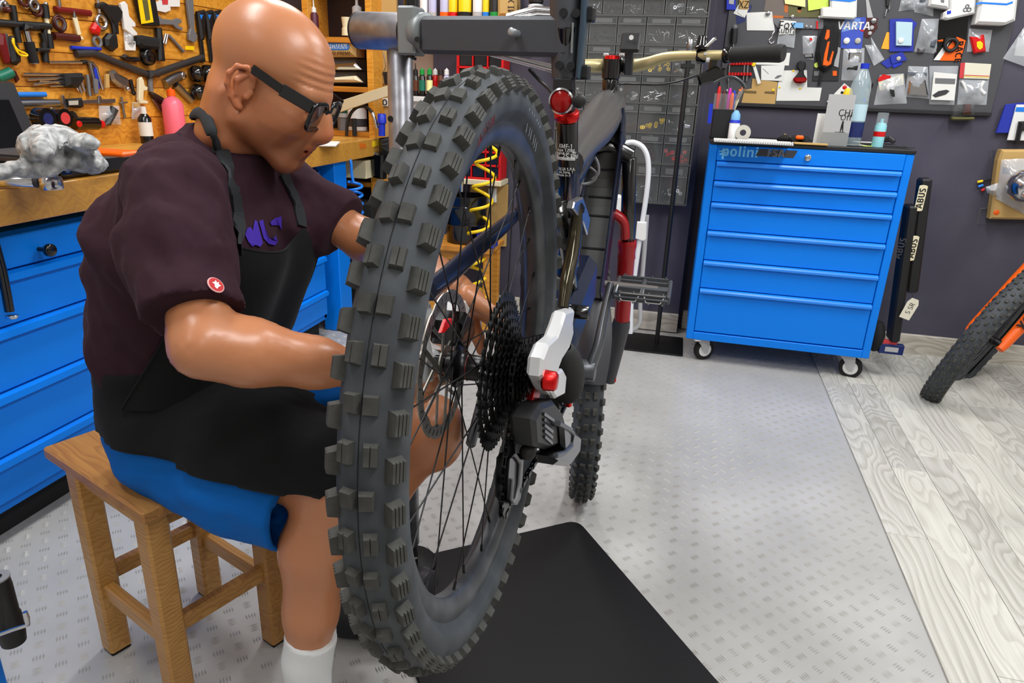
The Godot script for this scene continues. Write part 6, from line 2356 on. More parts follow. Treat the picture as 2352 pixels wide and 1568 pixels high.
func locks(x1: float, Z: float) -> void:
	# folding bicycle locks and bags hung on the cabinet's right flank
	var zf := Z - 0.10
	var side := func(called: String, label: String, a: Array, b: Array, w: float, th: float, dx: float) -> Node3D:
		var p := az(a[0], a[1], zf)
		var q := az(b[0], b[1], zf)
		p.x = maxf(p.x, x1 + 0.006 + th / 2) + dx
		q.x = maxf(q.x, x1 + 0.006 + th / 2) + dx
		var t := thing(called, label,"bicycle lock", q)
		obj("case", mb().beam(p, q, th, w, Vector3(1,0,0),0.008), M.black_plastic, t)
		return t
	var l1: Node3D = side.call("folding_lock","outer black folding bicycle lock with a cream oval badge, hung on the cabinet's side",[2112,408],[2080,668],0.07,0.045,0.02)
	var l2: Node3D = side.call("folding_lock","inner black folding bicycle lock close against the cabinet's side, lower down",[2092,470],[2050,780],0.09,0.04,0.0)
	for e in [[2115,455, l1],[2096,570, l1]]:
		var p := az(e[0], e[1], zf + 0.038)
		var ov := PackedVector2Array()
		for i in 20:
			var a := TAU * i / 20
			ov.append(Vector2(clampf(cos(a) * 1.4,-1,1) * 0.016, sin(a) * 0.012 + signf(sin(a)) * 0.042))
		var bd := obj("badge", mb().prism(up(p), ov, 0.003,0.001), M.cream, e[2])
		text_on("badge_lettering","ABUS", Transform3D(Basis(Vector3(0,0,1), PI / 2), p + Vector3(0.0,0,0.0034)),0.024,0.0005, M.black_matte, bd, 1)
	text_on("lock_lettering","ABUS", Transform3D(Basis(Vector3(0,0,1), PI / 2 - 0.1), az(2068,570, zf + 0.05)),0.026,0.0005, M.dark_grey, l2,1)
	var bag := az(2048,770, zf)
	solo("black_bag","black cloth lock bag hanging lowest on the cabinet's side","bag", mb().ball(up(Vector3(x1 + 0.035, bag.y - 0.01, bag.z)), Vector3(0.036,0.075,0.05),14), M.black_matte)
	var tg := az(2090,708, zf + 0.06)
	var tag_ := thing("price_tag","cream paper tag with handwriting tied to the outer bicycle lock","tag", tg)
	obj("paper", mb().prism(Transform3D(Basis(Vector3(0,0,1),-0.28), tg), PackedVector2Array([Vector2(-0.022,-0.05), Vector2(0.022,-0.05), Vector2(0.024,0.025), Vector2(0.014,0.046), Vector2(-0.014,0.046), Vector2(-0.024,0.025)]),0.001), M.paper_warm, tag_)
	text_on("handwriting","S SR", Transform3D(Basis(Vector3(0,0,1), PI / 2 - 0.28), tg + Vector3(0,0,0.0014)),0.02,0.0003, M.black_matte, tag_)
	obj("string", mb().tube(PackedVector3Array([tg + Vector3(0.01,0.035,0.001), tg + Vector3(0.0,0.06,-0.01), tg + Vector3(-0.02,0.075,-0.03)]),0.0008,5), M.black_matte, tag_)
	var bxp := az(2046,800, zf + 0.02)
	var lb := thing("lock_box","small dark blue and red carton hanging near the floor beside the cabinet","carton", bxp)
	obj("carton", mb().bx(bxp, Vector3(0.10,0.045,0.03),0.001), M.navy_label, lb)
	obj("red_flap", mb().bx(bxp + Vector3(-0.012,0.03,0), Vector3(0.06,0.018,0.02),0.001), M.label_red, lb)
	obj("label_panel", mb().bx(bxp + Vector3(0,0.0,0.0155), Vector3(0.055,0.022,0.001)), M.light_grey, lb)

# ---------- drawer rack and pin board on the back wall ----------
func organiser() -> void:
	var Z := -3.60
	var rack := thing("parts_rack","grey wall rack of clear plastic drawers full of small bolts and fittings","drawer rack", az(1480,460, Z))
	var xr := az(1614,120, Z).x
	var xl := xr - 5 * 0.131
	var ys := [az(1560,463, Z).y]
	for q in [[1560,374],[1575,306],[1585,239],[1598,174],[1605,107],[1612,40]]:
		ys.append(az(q[0], q[1], Z).y)
	ys.append(ys[-1] + 0.10)
	ys.append(ys[-1] + 0.10)
	var D := 0.085
	var fr := mb()
	var yb: float = ys[0] - 0.006
	var yt: float = ys[-1]
	fr.bx(Vector3((xl + xr) / 2, (yb + yt) / 2, Z - 0.004), Vector3(xr - xl + 0.02, yt - yb, 0.008))
	for x in [xl - 0.006, xr + 0.006]:
		fr.bx(Vector3(x, (yb + yt) / 2, Z + D / 2), Vector3(0.008, yt - yb, D),0.001)
	for i in ys.size():
		fr.bx(Vector3((xl + xr) / 2, ys[i] - 0.003, Z + D / 2), Vector3(xr - xl + 0.02,0.010, D + 0.004),0.001)
	obj("frame", fr, M.rack_grey, rack)
	var front := {}
	for r in ys.size() - 1:
		var n := 7 if r >= 6 else 5
		var w := (xr - xl) / n
		var h: float = ys[r + 1] - ys[r] - 0.012
		for c in n:
			var p := Vector3(xl + w * (c + 0.5), ys[r] + 0.003, Z + 0.004)
			var key := "%d_%d" % [n, int(h * 1000)]
			if not front.has(key):
				var st := mb()
				st.bx(Vector3(0, h / 2, D - 0.003), Vector3(w - 0.006, h, 0.002))
				st.bx(Vector3(0,0.002, D / 2), Vector3(w - 0.008,0.002, D - 0.01))
				for s in [-1,1]:
					st.bx(Vector3(s * (w / 2 - 0.004), h * 0.4, D / 2), Vector3(0.0015, h * 0.8, D - 0.01))
				var lip := mb().bx(Vector3(0, h * 0.72, D + 0.004), Vector3(w - 0.010,0.004,0.012),0.001).bx(Vector3(0, h * 0.85, D - 0.001), Vector3(w * 0.62, h * 0.16,0.002)).bx(Vector3(-w / 2 + 0.004, h / 2, D - 0.001), Vector3(0.0025, h, 0.003)).bx(Vector3(w / 2 - 0.004, h / 2, D - 0.001), Vector3(0.0025, h, 0.003))
				front[key] = [st.mesh(), lip.mesh()]
			var d := MeshInstance3D.new()
			d.mesh = front[key][0]
			d.material_override = M.bin_plastic
			var nm := "drawer"
			var k := 0
			while rack.has_node(nm):
				k += 1
				nm = "drawer_%03d" % k
			d.name = nm
			rack.add_child(d)
			d.global_position = p
			var l := MeshInstance3D.new()
			l.mesh = front[key][1]
			l.material_override = M.bin_edge
			l.name = "handle_lip"
			d.add_child(l)
			# what lies in it
			var st2 := mb()
			var kind := rng.randi_range(0,3)
			for i in rng.randi_range(8,16):
				var q := Vector3(rng.randf_range(-0.40,0.40) * w, 0.008 + rng.randf() * h * 0.40, D - 0.016 - rng.randf() * 0.03)
				var dir := Vector3(rng.randf_range(-1,1), rng.randf_range(-0.5,0.5), rng.randf_range(-0.4,0.4)).normalized()
				if kind == 0 or kind == 3:
					st2.cyl(q, q + dir * rng.randf_range(0.012,0.03),0.0028,0.0028,6).cyl(q, q + dir * 0.005,0.0048,0.0048,6)
				elif kind == 1:
					st2.box(Transform3D(Basis(dir, rng.randf() * 6.0), q), Vector3(0.022,0.012,0.01) * rng.randf_range(0.6,1.4),0.001)
				else:
					st2.lathe(Transform3D(Basis(dir, 1.3), q),[Vector2(0.004,-0.002), Vector2(0.009,-0.002), Vector2(0.009,0.002), Vector2(0.004,0.002)],10)
			var mk: String = ["steel","dark_grey","chrome","black_plastic"][rng.randi_range(0,3)]
			if r == 4 and c == 3: mk = "yellow"
			if r == 1 and c == 4: mk = "red"
			if r == 2 and c == 3: mk = "yellow"
			var o := obj("contents", st2, M[mk], d, false)
			o.set_meta("kind","stuff")

func board_items() -> void:
	var bl := az(1664,100, BACK).x
	var br := az(2290,200, BACK).x
	var by := az(1900,246, BACK).y
	var bd := thing("pin_board","dark grey metal pin board covered with packets on the back wall","pin board", Vector3((bl + br) / 2, by, BACK + 0.008))
	obj("sheet", mb().bx(Vector3((bl + br) / 2, by + 0.6, BACK + 0.006), Vector3(br - bl, 1.2,0.010),0.002), M.board_grey, bd)
	obj("bottom_rail", mb().bx(Vector3((bl + br) / 2, by - 0.004, BACK + 0.010), Vector3(br - bl, 0.018,0.02),0.003), M.board_dark, bd)
	cut(1600,0,5.8075)
	var G := "packets hung on the pin board"
	hang("B","blue_packet","small blue packet at the board's upper left corner, above the price cards","packet",[["card","p","blue",0.006,[400,-60,520,-60,520,135,395,130]],["window","p","light_grey",0.002,[435,-30,500,-30,495,60,430,50],0.006]])
	var pc := hang("B","price_cards","fan of white, blue and kraft price cards pinned below the blue packet","cards",[["card","p","paper",0.002,[560,60,600,40,700,110,640,240,490,180]],["card","p","navy_label",0.002,[640,90,735,60,735,100,640,290,540,330,520,230],-0.002],["card","p","card",0.002,[570,-40,705,-40,690,130,565,120],0.003],["card","p","paper",0.002,[560,125,690,130,640,235,545,170],0.002]])
	text_on("lettering","XZ", up(onto("B",630,62,0.018)),0.03,0.0005, M.black_matte, pc)
	var wn := hang("B","note_card","blank white card held to the board by a round magnet","card",[["card","p","paper",0.002,[665,170,1005,155,1045,410,670,405]]])
	hang("B","magnet","round steel magnet at the top right corner of the blank white card","magnet",[["magnet","d","steel",0.01,[950,180,980,190]]],"",0.016)
	hang("B","screwdriver","black-handled screwdriver hanging upside down left of the blank white card","screwdriver",[["handle","t","black_plastic",0.016,[505,380,500,480,490,580]],["cap","b","mid_grey",0.0,[508,365,545,365]],["shaft","s","steel",0.005,[492,580,480,720]]],"",0.03)
	hang("B","steel_hook","steel S hook below the blank white card's right corner","hook",[["hook","t","chrome",0.004,[1040,420,1010,460,1000,500,965,540,985,575,1020,570,1035,545]]])
	hang("B","cardboard_sheet","brownish grey cardboard panel at the board's top behind the yellow notes","panel",[["panel","p","panel_brown",0.003,[930,-60,1500,-60,1500,240,1010,230,1000,150,895,150]],["strip","p","panel_orange",0.001,[1010,205,1160,210,1155,245,1012,242],0.003],["orange_mark","p","panel_orange",0.001,[1170,60,1225,60,1215,170,1170,165],0.003],["orange_mark","p","panel_orange",0.001,[1345,95,1400,95,1390,170,1350,165],0.003],["olive_panel","p","olive",0.001,[1220,60,1660,110,1640,240,1230,215],0.003]],"",0.010)
	hang("B","sticky_note","pale yellow sticky note, the left one of the two at the top","sticky note",[["note","p","pale_yellow",0.0012,[1165,-60,1450,-60,1450,95,1180,50]]],"",0.02)
	hang("B","sticky_note","bright lime sticky note, the right one of the two at the top","sticky note",[["note","p","lime",0.0012,[1480,-60,1760,-60,1760,100,1490,145]]],"",0.02)
	hang("B","metal_strip","grey metal strip with small magnets under the cardboard panel","strip",[["strip","p","mid_grey",0.006,[1020,245,1690,250,1690,390,1080,375,1025,300]],["magnet","d","chrome",0.006,[1275,222,1300,222],0.006],["magnet","d","chrome",0.006,[1640,228,1665,228],0.006],["magnet","d","light_grey",0.006,[1465,350,1482,350],0.006],["magnet","d","light_grey",0.006,[1525,358,1542,358],0.006],["red_clip","p","red",0.005,[1595,280,1620,280,1618,390,1595,390],0.006]],"",0.012)
	var fp := hang("B","bag_note","clear bag with a handwritten white note, right of the steel hook","bag",[["film","q","bag_film",0.012,[1110,330,1330,340,1300,640,1070,600]],["note","p","paper",0.001,[1120,265,1330,285,1310,450,1095,460],0.012],["label_slip","p","pale_blue",0.001,[1275,300,1425,305,1420,375,1265,370],0.014]],"",0.018)
	text_on("handwriting","Fox", up(onto("B",1205,335,0.034)),0.034,0.0004, M.black_matte, fp)
	text_on("handwriting","Kubra", up(onto("B",1200,405,0.034)),0.024,0.0004, M.black_matte, fp)
	hang("B","white_carton","white carton with a blue top stripe, right of the lime sticky note","carton",[["carton","p","white_plastic",0.035,[1770,-40,2125,-40,2115,235,2075,265,1650,245,1650,110,1770,100]],["stripe","p","sky_blue",0.001,[1770,-40,2125,-40,2125,10,2040,30,1770,5],0.035]])
	# bit holder with red clips
	var bh := [["holder","p","black_plastic",0.010,[440,830,740,820,730,1010,425,1010]]]
	for i in 8:
		bh.append(["clip","p","red",0.010,[440 + i * 39,832,470 + i * 39,828,470 + i * 39,868,438 + i * 39,870],0.010])
		bh.append(["clip","p","red",0.010,[420 + i * 40,970,452 + i * 40,966,452 + i * 40,1008,420 + i * 40,1010],0.010])
	for x in [440,640,685]:
		bh.append(["rod","s","steel",0.005,[x, 850, x - 20,1080],0.012])
	hang("B","bit_holder","rack of steel bits in two rows of red clips under the handlebar grip","tool rack", bh)
	hang("B","yellow_tag_strip","white paper strip hanging from a yellow clip beside the red bit rack","strip",[["clip","p","yellow",0.006,[730,880,755,825,790,840,780,885]],["strip","p","paper",0.001,[750,885,790,880,860,1105,815,1125]]],"",0.026)
	hang("B","thin_rod","thin steel spoke tool hanging left of the kraft card","rod",[["rod","s","steel",0.004,[428,1080,410,1240]],["tip","b","white_plastic",0.0,[405,1205,418,1205]]])
	var inv := hang("B","invoice","white printed slip half hidden behind the handlebar grip's end","paper",[["sheet","p","paper",0.001,[790,820,1130,800,1165,705,1250,705,1230,875,790,860]]])
	hang("B","paper_bag","white paper with a pencil sketch of a part, below the printed slip","paper",[["sheet","p","paper",0.002,[860,875,1175,870,1140,1080,860,1070]],["sketch","p","mid_grey",0.0005,[1040,1040,1080,1005,1130,1000,1135,1015,1085,1045,1045,1050],0.002],["sketch","s","mid_grey",0.001,[885,915,960,985],0.002]],"",0.016)
	hang("B","kraft_card","large kraft cardboard card with a dark stripe at the board's lower edge","card",[["card","p","card",0.004,[745,1045,1080,1095,1045,1390,595,1375,640,1200,730,1180]],["stripe","p","card_dark",0.0008,[640,1205,800,1215,795,1248,635,1240],0.004],["stripe","p","card_dark",0.0008,[910,1218,1045,1220,1040,1255,905,1245],0.004],["dot","d","yellow",0.0015,[1022,1200,1040,1200],0.004]],"",0.012)
	var wp := hang("B","order_sheet","big white order sheet pinned at the lower edge right of the kraft card","paper",[["sheet","p","paper",0.0015,[1165,940,1470,935,1475,1165,1670,1170,1640,1345,1060,1345,1085,1110]],["dot","d","yellow",0.0015,[1290,945,1305,945],0.0015],["dot","d","yellow",0.0015,[1105,1165,1120,1165],0.0015],["dot","d","yellow",0.0015,[1380,1180,1395,1180],0.0015]])
	hang("B","reflector","red rear reflector on a black bracket in front of the order sheet","reflector",[["bracket","r","black_plastic",0.014,[1340,835,1385,810,1450,830,1455,900,1425,940,1430,990,1470,1050,1285,1050,1340,990,1365,950,1335,900]],["lens","r","red_lens",0.016,[1285,1050,1320,1035,1440,1035,1470,1055,1455,1095,1400,1112,1320,1108,1290,1085],0.008]],"",0.02)
	hang("B","clear_bag","small clear bag with a tiny red print, left of the black and orange pouch","bag",[["film","q","bag_film",0.02,[1410,480,1610,480,1560,800,1420,790]],["print","p","red",0.0006,[1505,510,1540,500,1545,535,1510,545],0.016],["part","r","steel",0.012,[1420,720,1540,700,1560,770,1430,780]]], G)
	var pouch := hang("B","tool_pouch","black pouch with orange stripes in a green and black blister card","pouch",[["card","p","board_dark",0.003,[1640,270,1905,280,1925,560,1890,1080,1540,1080,1600,600]],["green_edge","p","lime",0.001,[1570,850,1605,830,1640,880,1600,905,1570,890],0.006],["pouch","r","black_matte",0.03,[1700,340,1830,300,1900,440,1870,700,1810,880,1700,960,1620,900,1590,700,1640,480],0.003],["stripe","r","orange",0.006,[1735,395,1775,400,1770,500,1730,540,1705,520],0.03],["stripe","r","orange",0.006,[1745,560,1775,550,1735,800,1760,830,1810,680,1830,690,1790,860,1740,885,1680,870,1700,730],0.03],["label_panel","p","light_grey",0.001,[1870,620,1920,640,1890,900,1830,880],0.005],["label_panel","p","mid_grey",0.001,[1565,950,1640,945,1620,1010,1565,1010],0.004],["label_panel","p","orange",0.001,[1815,945,1870,945,1870,1010,1815,1010],0.004]], G)
	hang("B","belt_end","black strap end hanging under the black and orange pouch","strap",[["strap","p","black_matte",0.004,[1640,1000,1680,1010,1650,1140,1615,1140]]],"",0.018)
	var va := hang("B","battery_card","violet blue blister card with two coin batteries, left of the button sampler","blister card",[["card","p","varta_blue",0.003,[1980,235,2250,230,2265,270,2225,400,2200,650,1920,645,1925,420]],["pale_top","p","varta_pale",0.001,[1985,245,2190,245,2160,380,1935,430,1940,390],0.003],["battery","d","white_plastic",0.006,[2000,545,2045,545],0.003],["battery","d","tape_grey",0.006,[2150,545,2192,545],0.003],["red_flash","p","red",0.001,[2185,395,2240,400,2230,425,2185,415],0.003]],"coin battery cards")
	text_on("lettering","VARTA", up(onto("B",2100,345,0.0175)),0.032,0.0005, M.white_plastic, va, 1)
	hang("B","parts_bag","clear bag with a foil strip and a dark part below the violet battery card","bag",[["film","q","bag_film",0.025,[1960,650,2240,640,2225,1080,1930,1070]],["foil","r","chrome",0.01,[2030,700,2200,700,2190,830,2010,850],0.004],["part","r","black_plastic",0.014,[2010,875,2150,870,2140,940,2000,930],0.004]], G)
	hang("B","folded_leaflet","tilted white leaflet with a small red badge behind the yellow bottle","leaflet",[["sheet","p","paper",0.002,[1735,1355,1970,1110,2060,1180,1900,1480]],["badge","d","red",0.001,[1975,1165,2005,1165],0.002],["mark","d","black_matte",0.001,[1940,1235,1960,1235],0.002]],"",0.02)
	cut(1952,0,5.8075)
	hang("B","button_sampler","dark card of round silver buttons right of the violet battery card","card",[["card","p","brown",0.003,[215,235,370,240,360,330,370,370,250,510,190,490]],["button","d","steel",0.008,[315,280,355,280],0.003],["button","d","light_grey",0.008,[290,370,320,370],0.003],["button","d","light_grey",0.008,[265,445,293,445],0.003]])
	hang("B","grey_strip","narrow pale strip hanging above the button sampler","strip",[["strip","p","light_grey",0.002,[210,-40,240,-40,310,235,230,240]]])
	hang("B","dark_bracket","small dark steel bracket hanging at the board's top","bracket",[["plate","p","black_plastic",0.01,[475,-40,540,-40,525,90,480,90]],["rod","s","steel",0.004,[530,-40,525,130,495,130,470,220],0.006]])
	hang("B","clear_bag","crumpled clear bag hanging left of the small white carton at the top","bag",[["film","q","bag_film",0.03,[690,-30,900,-30,870,130,650,150]],["part","r","steel",0.014,[760,20,850,10,840,80,750,90]]], G)
	hang("B","clear_bag","clear bag with a dark spring behind the small white carton","bag",[["film","q","bag_film",0.03,[860,-30,1120,-30,1110,220,860,160]],["part","r","slate",0.02,[920,-20,1005,-20,1000,110,930,110]]], G)
	hang("B","white_carton","small white carton with grey print, second carton from the right","carton",[["carton","p","white_plastic",0.05,[1030,-40,1280,-40,1275,135,1010,95,1015,20]],["print","p","mid_grey",0.001,[1210,0,1260,0,1255,40,1215,30],0.05]])
	hang("B","white_carton","white carton printed with three grey ovals and a blue square","carton",[["carton","p","white_plastic",0.04,[1295,-40,1645,-40,1630,195,1270,275,1205,260,1215,180,1290,130]],["oval","o","mid_grey",0.0025,[1540,130,1555,145],0.04],["oval","o","mid_grey",0.0025,[1590,130,1605,145],0.04],["oval","o","mid_grey",0.0025,[1566,85,1580,98],0.04],["blue_square","p","blue",0.001,[1295,150,1350,140,1348,180,1295,195],0.04]])
	hang("B","white_carton","large white carton with a blue stripe, the rightmost carton at the top","carton",[["carton","p","white_plastic",0.06,[1680,-40,2175,-40,2140,290,2000,350,1610,335,1660,100]],["stripe","p","sky_blue",0.001,[1680,40,1740,25,2090,45,2175,15,2172,45,2090,72,1740,50,1678,70],0.06]])
	hang("B","battery_card","blue blister card holding a white battery pack, with a yellow card behind it","blister card",[["yellow_card","p","orange_yellow",0.002,[490,430,530,430,525,660,415,650]],["card","p","blue_card",0.003,[530,255,810,245,895,310,850,400,845,685,525,690],0.003],["pack","p","pale_label",0.01,[610,290,830,300,815,615,610,610],0.006],["battery","d","white_plastic",0.005,[680,540,720,540],0.016]],"coin battery cards")
	hang("B","battery_card","small pile of dark blue battery cards below the white battery pack","blister card",[["card","p","blue_card",0.003,[410,840,540,760,600,870,500,910]],["card","p","blue",0.003,[560,850,700,830,690,860,580,910],0.002],["card","p","blue_card",0.003,[530,740,700,690,765,800,560,855],0.006],["battery","d","tape_grey",0.004,[650,780,680,780],0.009]],"coin battery cards")
	hang("B","clear_bag","narrow folded clear bag hanging slantwise beside the blue battery cards","bag",[["film","q","bag_film",0.012,[280,490,370,640,460,790,320,880]],["film","q","bag_film",0.01,[200,600,300,600,440,800,320,880],0.004]], G)
	hang("B","clear_bag","big crumpled clear bag of small parts left of the black and orange card","bag",[["film","q","bag_film",0.045,[960,250,1190,250,1160,720,860,690]],["part","r","slate",0.02,[1050,530,1150,530,1120,640,1040,640],0.004],["part","r","steel",0.014,[900,640,990,640,990,700,900,700],0.004]], G)
	var rc := hang("B","lever_card","black and orange card with a round black clamp on it, board centre right","blister card",[["card","p","black_gloss",0.003,[1190,260,1580,235,1555,540,1480,810,1115,800]],["white_wedge","p","white_plastic",0.001,[1270,590,1330,560,1215,805,1115,802],0.003],["orange_field","p","orange",0.001,[1330,600,1430,490,1545,540,1475,812,1195,808],0.0035],["clamp","o","black_plastic",0.008,[1350,600,1430,600],0.012],["clamp_lever","r","black_plastic",0.012,[1270,500,1340,490,1340,540,1250,560],0.006],["orange_tip","r","orange",0.008,[1165,540,1240,525,1240,555,1180,560],0.006]], G)
	text_on("lettering","RACE", Transform3D(Basis(Vector3(0,0,1),-PI / 2 + 0.1), onto("B",1455,690,0.018)),0.026,0.0005, M.black_gloss, rc, 1)
	hang("B","red_badge_bag","clear bag holding a red case with a yellow oval badge","bag",[["film","q","bag_film",0.02,[1590,380,1900,400,1850,690,1560,690]],["case","r","red",0.014,[1590,490,1720,500,1740,465,1780,465,1805,690,1645,715],0.006],["badge","r","yellow",0.002,[1690,560,1740,545,1775,580,1770,640,1730,665,1695,630],0.02]], G)
	hang("B","clear_bag","clear bag with a red and white folded card, lower row, leftmost","bag",[["film","q","bag_film",0.03,[400,1000,720,980,760,1380,320,1400]],["card","p","paper_warm",0.002,[375,1080,710,990,715,1130,400,1210],0.004],["red_top","p","red",0.001,[375,1050,440,990,550,1010,540,1040,380,1090],0.007],["ring","d","white_plastic",0.004,[540,1160,600,1160],0.02],["clip","p","black_plastic",0.004,[530,1190,590,1200,600,1290,560,1290],0.024]], G)
	hang("B","clear_bag","clear bag full of small silver fittings, lower row, second from left","bag",[["film","q","bag_film",0.035,[780,880,1040,890,1060,1320,730,1290]],["label_strip","p","slate",0.001,[770,960,1030,970,1030,1010,765,1000],0.014],["fittings","r","chrome",0.018,[780,1080,1000,1060,1040,1280,760,1260],0.002]], G)
	var dp := hang("B","pump_packet","white packet with a drawing of a grey part, lower row, third from left","packet",[["film","q","bag_film",0.02,[1060,880,1450,880,1390,1400,1060,1390]],["card","p","paper",0.002,[1120,960,1430,990,1390,1340,1080,1330],0.018],["grey_block","p","mid_grey",0.0008,[1140,1040,1410,1050,1400,1120,1135,1110],0.021],["drawing","p","dark_grey",0.0008,[1100,1270,1180,1215,1290,1195,1330,1215,1280,1260,1140,1300],0.021]], G)
	var hk := hang("B","hook_packet","clear packet with a white header card and red side tab, lower row, rightmost","packet",[["header","p","paper_warm",0.003,[1535,835,1885,855,1855,1055,1515,1045],0.006],["red_tab","p","label_red",0.003,[1475,840,1535,835,1510,1045,1455,1040],0.007],["film","q","bag_film",0.03,[1460,1045,1855,1055,1820,1400,1430,1395]],["stripe","p","red",0.0006,[1525,998,1860,1010,1858,1018,1524,1006],0.0095],["stripe","p","yellow",0.0006,[1523,1014,1858,1028,1857,1036,1522,1022],0.0095],["part","t","white_plastic",0.006,[1490,1080,1530,1150,1560,1240],0.01],["part","t","white_plastic",0.008,[1790,1080,1740,1180,1800,1250],0.01]], G)
	hang("B","steel_bracket","small black and steel bracket hanging between the bottle and the lower bags","bracket",[["clamp","r","black_plastic",0.02,[230,1120,270,1080,310,1120,300,1160,240,1160]],["plate","p","steel",0.006,[215,1180,255,1180,250,1350,205,1350]],["blue_clip","p","blue",0.01,[175,1310,205,1300,200,1350,180,1365]]])
	var bx2 := hang("B","amber_box","clear plastic box with amber fittings clinging below the board's right end","box",[["box","r","bin_plastic",0.05,[1380,1390,1650,1380,1620,1540,1340,1570]],["base","p","olive",0.04,[1320,1560,1630,1560,1620,1600,1330,1600]],["fitting","r","brown",0.03,[1510,1390,1600,1390,1600,1530,1500,1530],0.01]])
	# packets on the wall beyond the board, cut by the frame
	cut(1900,240,4.9)
	var sh := hang("B","hanging_packet","white and grey packet with a blue stripe, hanging highest at the right edge","packet",[["blue_panel","p","blue_card",0.01,[2000,0,2330,-40,2330,60,2130,60,2050,320,1890,320]],["card","p","white_plastic",0.006,[2125,0,2400,0,2400,410,2020,400],0.012],["stripe","p","sky_blue",0.001,[2130,30,2400,30,2400,90,2115,80],0.018],["tool","r","black_plastic",0.02,[2150,190,2330,180,2330,250,2180,300,2150,450,2100,440],0.018]])
	var kc := hang("B","kraft_box","kraft cardboard box with an orange dot behind a clear bag at the right edge","carton",[["carton","p","card",0.05,[1920,500,2330,500,2330,1280,1790,1270,1880,620]],["backing","p","olive_pale",0.004,[1850,505,1900,505,1800,1160,1720,1170,1690,1340,2330,1350,2330,1280,1780,1270],-0.006],["hole","p","brown",0.001,[1975,705,2060,710,2050,780,1970,780],0.05],["orange_dot","d","orange",0.001,[1905,1215,1940,1215],0.05]])
	hang("B","wire_lead","black lead with yellow, blue and red ends sticking out left of the kraft box","lead",[["wire","t","black_plastic",0.004,[1850,840,1790,850,1740,865]],["yellow_end","s","yellow",0.006,[1750,860,1690,872]],["blue_end","s","sky_blue",0.006,[1755,905,1700,925]],["red_end","s","red",0.006,[1770,950,1735,970]]])
	hang("B","clear_bag","big clear bag with a silver round part bulging in front of the kraft box","bag",[["film","q","bag_film",0.10,[1960,620,2330,600,2330,1300,1900,1060]],["round_part","b","chrome",0.0,[2180,900,2370,960],0.02],["neck","q","bag_film",0.03,[1780,930,1920,880,1960,1060,1800,990]]], G, 0.07)
	cut(1952,0,5.8075)
	hang("B","clear_bag","clear film bag at the right edge of the picture, above the blue and white packet","bag",[["film","q","bag_film",0.02,[2330,350,2500,350,2450,930,2040,780]],["card","p","paper",0.002,[2240,500,2400,500,2400,760,2190,740]]], G)

